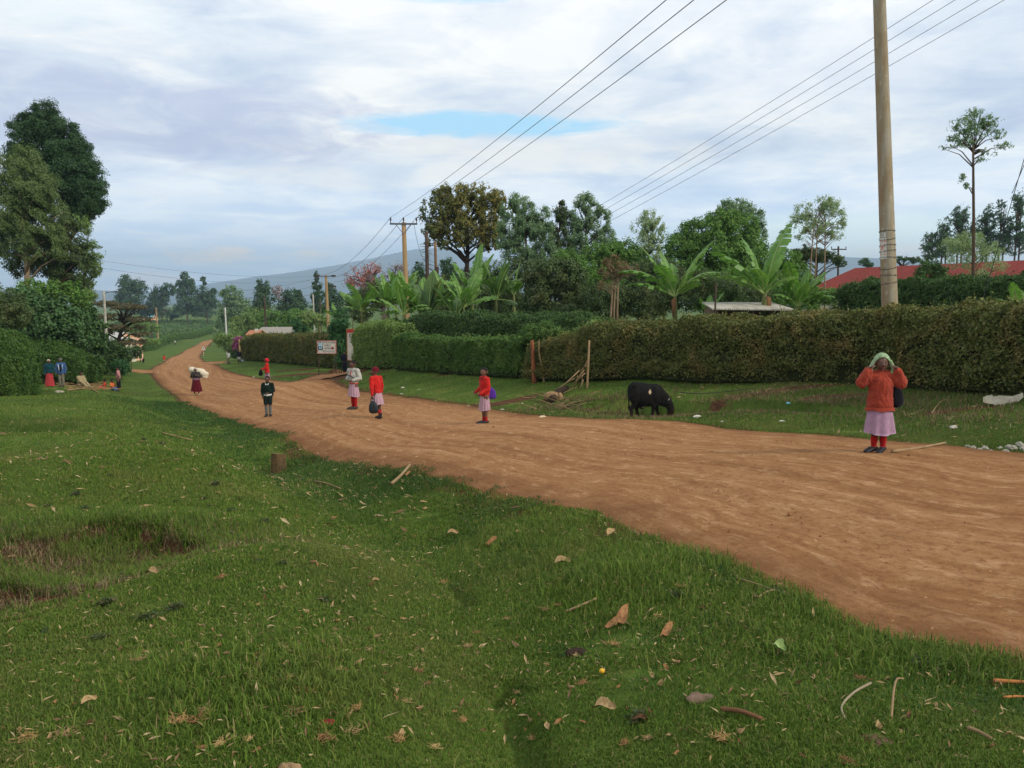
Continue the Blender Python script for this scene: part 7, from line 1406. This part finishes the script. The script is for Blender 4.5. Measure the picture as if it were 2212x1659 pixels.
# dry tufts of pulled grass
def tuft_mesh(seed, m_, n_=34, r=1.0):
    rg = np.random.default_rng(seed); mb = MB()
    for _ in range(n_):
        a = rg.uniform(0, 6.28); L = rg.uniform(.3, 1.0)*r; c = rg.normal(size=3)*np.array([.16, .12, .03]); d = np.array([cos(a), sin(a), rg.uniform(-.05, .55)])*L*.55; mb.tube([c, c+d*.5+rg.normal(size=3)*.06, c+d], [.022, .018, .006], 4)
    return mb.mesh('dry_tuft', m_)
TF = [tuft_mesh(i, mat('dry_tuft_straw', c1, .9, c2, 9)) for i, (c1, c2) in enumerate([(S(178,144,96), S(140,106,68)), (S(196,166,116), S(156,124,82)), (S(150,112,74), S(116,82,56)), (S(168,140,100), S(128,100,70))])]
spots = [(770,1535),(620,1470),(650,1495),(640,1540),(800,1410),(735,1450),(1030,1370),(1095,1340),(1325,1395),(540,1600),(430,1560),(440,1540),(390,1560),(480,1610),(700,1600),(760,1585),(860,1600),(880,1520),(905,1455),(1180,1320),(1205,1310),(1420,1335),(1860,1470),(1700,1390),(1470,1270),(1980,1400),(1350,1610),(1400,1600),(1560,1600),(1640,1560),(1830,1650),(1210,1255),(1150,1600),(870,1340),(560,1420),(300,1430),(320,1235),(350,1190),(60,1270),(1010,1400),(960,1260),(920,1100),(640,1120),(610,1060),(720,1120),(1180,1440),(1260,1480),(140,1590),(60,1600),(560,1310),(480,1250),(1120,1500),(1000,1560),(940,1620)]
for k, (u, v) in enumerate(spots):
    p = gp(u, v, .012)
    if road_in(p[:1], p[1:2])[0] > 0: continue
    o = link('dry_tuft', TF[k % 4]); s_ = rng.uniform(.05, .11); o.location = p; o.scale = (s_, s_*rng.uniform(.6, 1), s_*.7); o.rotation_euler = (0, 0, rng.uniform(0, 6.28)); tag(o, 'small straw coloured tuft of pulled dry grass on the near lawn', 'dry grass', 'dry grass tufts on the near lawn')
# small dark weeds
WM = [leafmat('dark_weed', [S(54,72,38), S(66,78,42), S(80,76,48)], .15)]
def weed_mesh(seed):
    rg = np.random.default_rng(seed); pos = rg.normal(size=(110, 3))*np.array([.2, .17, .09])+np.array([0, 0, .28]); V, Q = leaves(pos, unit(rg.normal(size=pos.shape)+[0, 0, .6]), .26, .4, rg); mb = MB(); mb.add(V, Q)
    for _ in range(9): e_ = rg.normal(size=3)*np.array([.5, .4, .1])+np.array([0, 0, .42]); mb.tube([[0, 0, 0], e_*.5+[0, 0, .1], e_], [.02, .016, .008], 4)
    return mb.mesh('weed', WM[0])
WE = [weed_mesh(i) for i in range(3)]
for k, (u, v) in enumerate([(440,1080),(452,1095),(500,1105),(570,1130),(380,1085),(240,1030),(165,1070),(105,1095),(185,1100),(465,1050),(560,1215),(610,1220),(395,1130),(700,1300),(320,1340),(230,1310),(380,1320),(100,1370),(220,1385),(1680,1285),(1460,1290),(1990,1440),(1380,1560),(860,990),(350,960),(310,950)]):
    p = gp(u, v, -.01)
    if road_in(p[:1], p[1:2])[0] > 0: continue
    o = link('weed', WE[k % 3]); s_ = rng.uniform(.07, .13); o.location = p; o.scale = (s_,)*3; o.rotation_euler = (0, 0, rng.uniform(0, 6.28)); tag(o, 'low dark leafy weed growing in the near lawn', 'weed', 'dark weeds in the near lawn')
# single things lying on the near grass
S_ = stick
S_('stick', 'short thick dry stick on the bank below the road edge', [gp(846, 1050, .03), gp(866, 1036, .06), gp(886, 1018, .10)], .024, PALE)
S_('stick', 'forked pale twig on the grass near the stump', [gp(680, 1042, .02), gp(702, 1050, .05), gp(736, 1058, .02)], .014, PALE)
S_('stick', 'straight pale stick in the middle of the near lawn', [gp(1222, 1328, .02), gp(1255, 1318, .03), gp(1288, 1306, .04)], .009, PALE)
S_('stick', 'bent grey stick with a pale broken end', [gp(1880, 1500, .05), gp(1845, 1515, .04), gp(1818, 1536, .02), gp(1824, 1562, .02)], .0055, mat('grey_stick', S(150,138,112), .9, S(120,106,84), 5))
S_('stick', 'straight yellowish stick near the lower picture corner', [gp(2090, 1588, .03), gp(2115, 1598, .03), gp(2140, 1612, .03)], .008, PALE)
S_('stick', 'thick orange brown stick cut by the picture edge', [gp(2146, 1484, .03), gp(2185, 1486, .03), gp(2225, 1488, .03)], .010, mat('orange_stick', S(178,118,66), .9, S(142,90,52), 6))
S_('stick', 'thinner orange brown stick below the thick one at the picture edge', [gp(2168, 1516, .02), gp(2195, 1514, .02), gp(2225, 1516, .02)], .006, mat('orange_stick', S(178,118,66), .9, S(142,90,52), 6))
S_('stick', 'brown twig beside a pale leaf near the bottom edge', [gp(1560, 1542, .02), gp(1600, 1552, .03), gp(1645, 1563, .02)], .011, mat('brown_twig', S(132,94,62), .9, S(100,70,48), 6))
S_('stick', 'upright torn brown stalk among dark grass', [gp(1925, 1560, .0), gp(1928, 1540, .08), gp(1934, 1520, .10), gp(1950, 1495, .06)], .005, PALE)
S_('stick', 'thin pale stem standing in the broken earth bank', [gp(372, 1168, .0), np.array(P(371, 1120, 6.7))], .005, PALE)
S_('stick', 'long pale stick on the grass in the upper lawn', [gp(350, 938, .03), gp(380, 946, .04), gp(416, 954, .03)], .016, PALE)
S_('stick', 'thin twig lying on bare soil at the road edge', [gp(1590, 1255, .02), gp(1630, 1270, .03), gp(1680, 1285, .02)], .006, PALE)
S_('stick', 'slender yellow stem lying across the road edge', [gp(1635, 1298, .02), gp(1670, 1285, .03), gp(1725, 1292, .02)], .006, PALE)
crumple('stone', 'flat grey brown stone in the near grass', 1512, 1512, .062, mat('brown_stone', S(122,98,82), .9, S(98,78,66), 8, .4, 40), 'stone', 21, .25, asp=.8)
crumple('stone', 'flat reddish stone near the lower picture corner', 1898, 1602, .055, mat('red_stone', S(116,84,74), .9, S(92,66,58), 8, .4, 40), 'stone', 22, .2, asp=.8)
crumple('bark_piece', 'dark piece of bark in the near grass', 1247, 1413, .070, BARK_DARK, 'bark', 23, .35, asp=.45)
tag(link('fruit', MB().ell((0, 0, 0), (.0135, .0135, .0125), 14, 10).mesh('fruit', mat('yellow_fruit', S(222,176,48), .5, S(204,150,40), 12), True), None, tuple(gp(1300, 1462, .03))), 'small round yellow fruit in the near grass', 'fruit')
crumple('scrap', 'dull red scrap on the near lawn', 706, 1561, .032, mat('dull_red', S(132,44,44), .8), 'scrap', 24, .3)
crumple('cut_wood', 'pale round of cut wood at the bottom picture edge', 628, 1664, .045, mat('cut_round', S(150,122,88), .85, S(118,92,64), 10), 'wood', 25, .4, asp=.6)
rt = empty('green_leaf', tuple(gp(1682, 1420, .05))); tag(rt, 'pale green leaf on a stalk sticking up from the grass', 'leaf')
V, Q = leaf_mesh(3, .8, .4); lm_ = link('blade', mesh('blade', V, Q, mat('pale_green_leaf', S(150,172,110), .6, S(126,150,90), 9), True), rt); lm_.scale = (.075,)*3; lm_.rotation_euler = (.9, .4, .3)
mb = MB(); mb.tube([(0, 0, -.06), (-.008, -.01, -.03), (0, 0, 0)], .004, 5); link('stalk', mb.mesh('stalk', PALE), rt)

# withered growth on the broken banks
DX, DY, DN = [], [], []
for (u, v, Y, rx, ry, n_) in [(230,1130,6.75,.75,.22,3800),(140,1150,6.4,.4,.22,2200),(380,1165,6.3,.6,.25,1800),(60,1215,5.6,.5,.2,1500),(130,1230,5.6,.4,.25,1200),(1300,868,24,2.0,.5,1500),(1560,872,21.5,2.2,.6,1800),(1750,884,19.2,1.8,.6,1500),(1500,890,21,2,.5,700),(1950,880,17.5,2.5,1.0,1600),(2100,900,15,1.6,.9,1200)]:
    p = P(u, v, Y); DX.append(p[0]+RNG.normal(size=n_)*rx*.6); DY.append(Y+RNG.normal(size=n_)*ry)
DX, DY = np.concatenate(DX), np.concatenate(DY); k = road_in(DX, DY) < -.1; DX, DY = DX[k], DY[k]
V, Q, T = blades(DX, DY, RNG, .05+.0028*DY, .004+.0006*DY, 1.0)
tag(link('dry_weeds', mesh('dry_weeds', V, [T, Q], leafmat('withered_weeds', [S(92,76,56), S(118,98,70), S(76,66,46), S(138,116,84), S(84,88,50)], .1))), 'withered brown weeds on the broken earth banks', 'weeds', kind='stuff')

# ranker, darker grass on the bank along the near road edge
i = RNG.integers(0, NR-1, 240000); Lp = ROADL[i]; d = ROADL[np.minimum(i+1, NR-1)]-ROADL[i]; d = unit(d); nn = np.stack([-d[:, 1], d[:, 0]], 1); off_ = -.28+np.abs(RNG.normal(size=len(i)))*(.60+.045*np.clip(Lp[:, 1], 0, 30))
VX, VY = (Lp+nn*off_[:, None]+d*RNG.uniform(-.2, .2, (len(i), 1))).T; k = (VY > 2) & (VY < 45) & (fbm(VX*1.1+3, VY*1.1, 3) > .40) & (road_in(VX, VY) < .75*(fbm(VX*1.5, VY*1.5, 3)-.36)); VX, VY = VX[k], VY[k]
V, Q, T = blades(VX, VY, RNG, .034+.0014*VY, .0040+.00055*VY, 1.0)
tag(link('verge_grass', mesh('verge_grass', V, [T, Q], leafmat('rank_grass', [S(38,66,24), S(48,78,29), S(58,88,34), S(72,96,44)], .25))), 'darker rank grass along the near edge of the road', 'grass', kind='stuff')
# ------------------------------------------------------------------ haze: the air over the valley
hz = bpy.data.materials.new('valley_air'); hz.use_nodes = True; t = NT(hz.node_tree); t.n.remove(t.n['Principled BSDF'])
pv = t.new('ShaderNodeVolumePrincipled'); pv.inputs['Color'].default_value = (.62, .82, 1.0, 1); pv.inputs['Density'].default_value = 0.00018; pv.inputs['Anisotropy'].default_value = .2
t.l.new(pv.outputs[0], t.n['Material Output'].inputs['Volume'])
hb = MB().box((0, 5950, 170), (26000, 12200, 740)).mesh('haze', hz)
tag(link('haze', hb), 'thin blue haze over the valley', 'haze', kind='stuff')
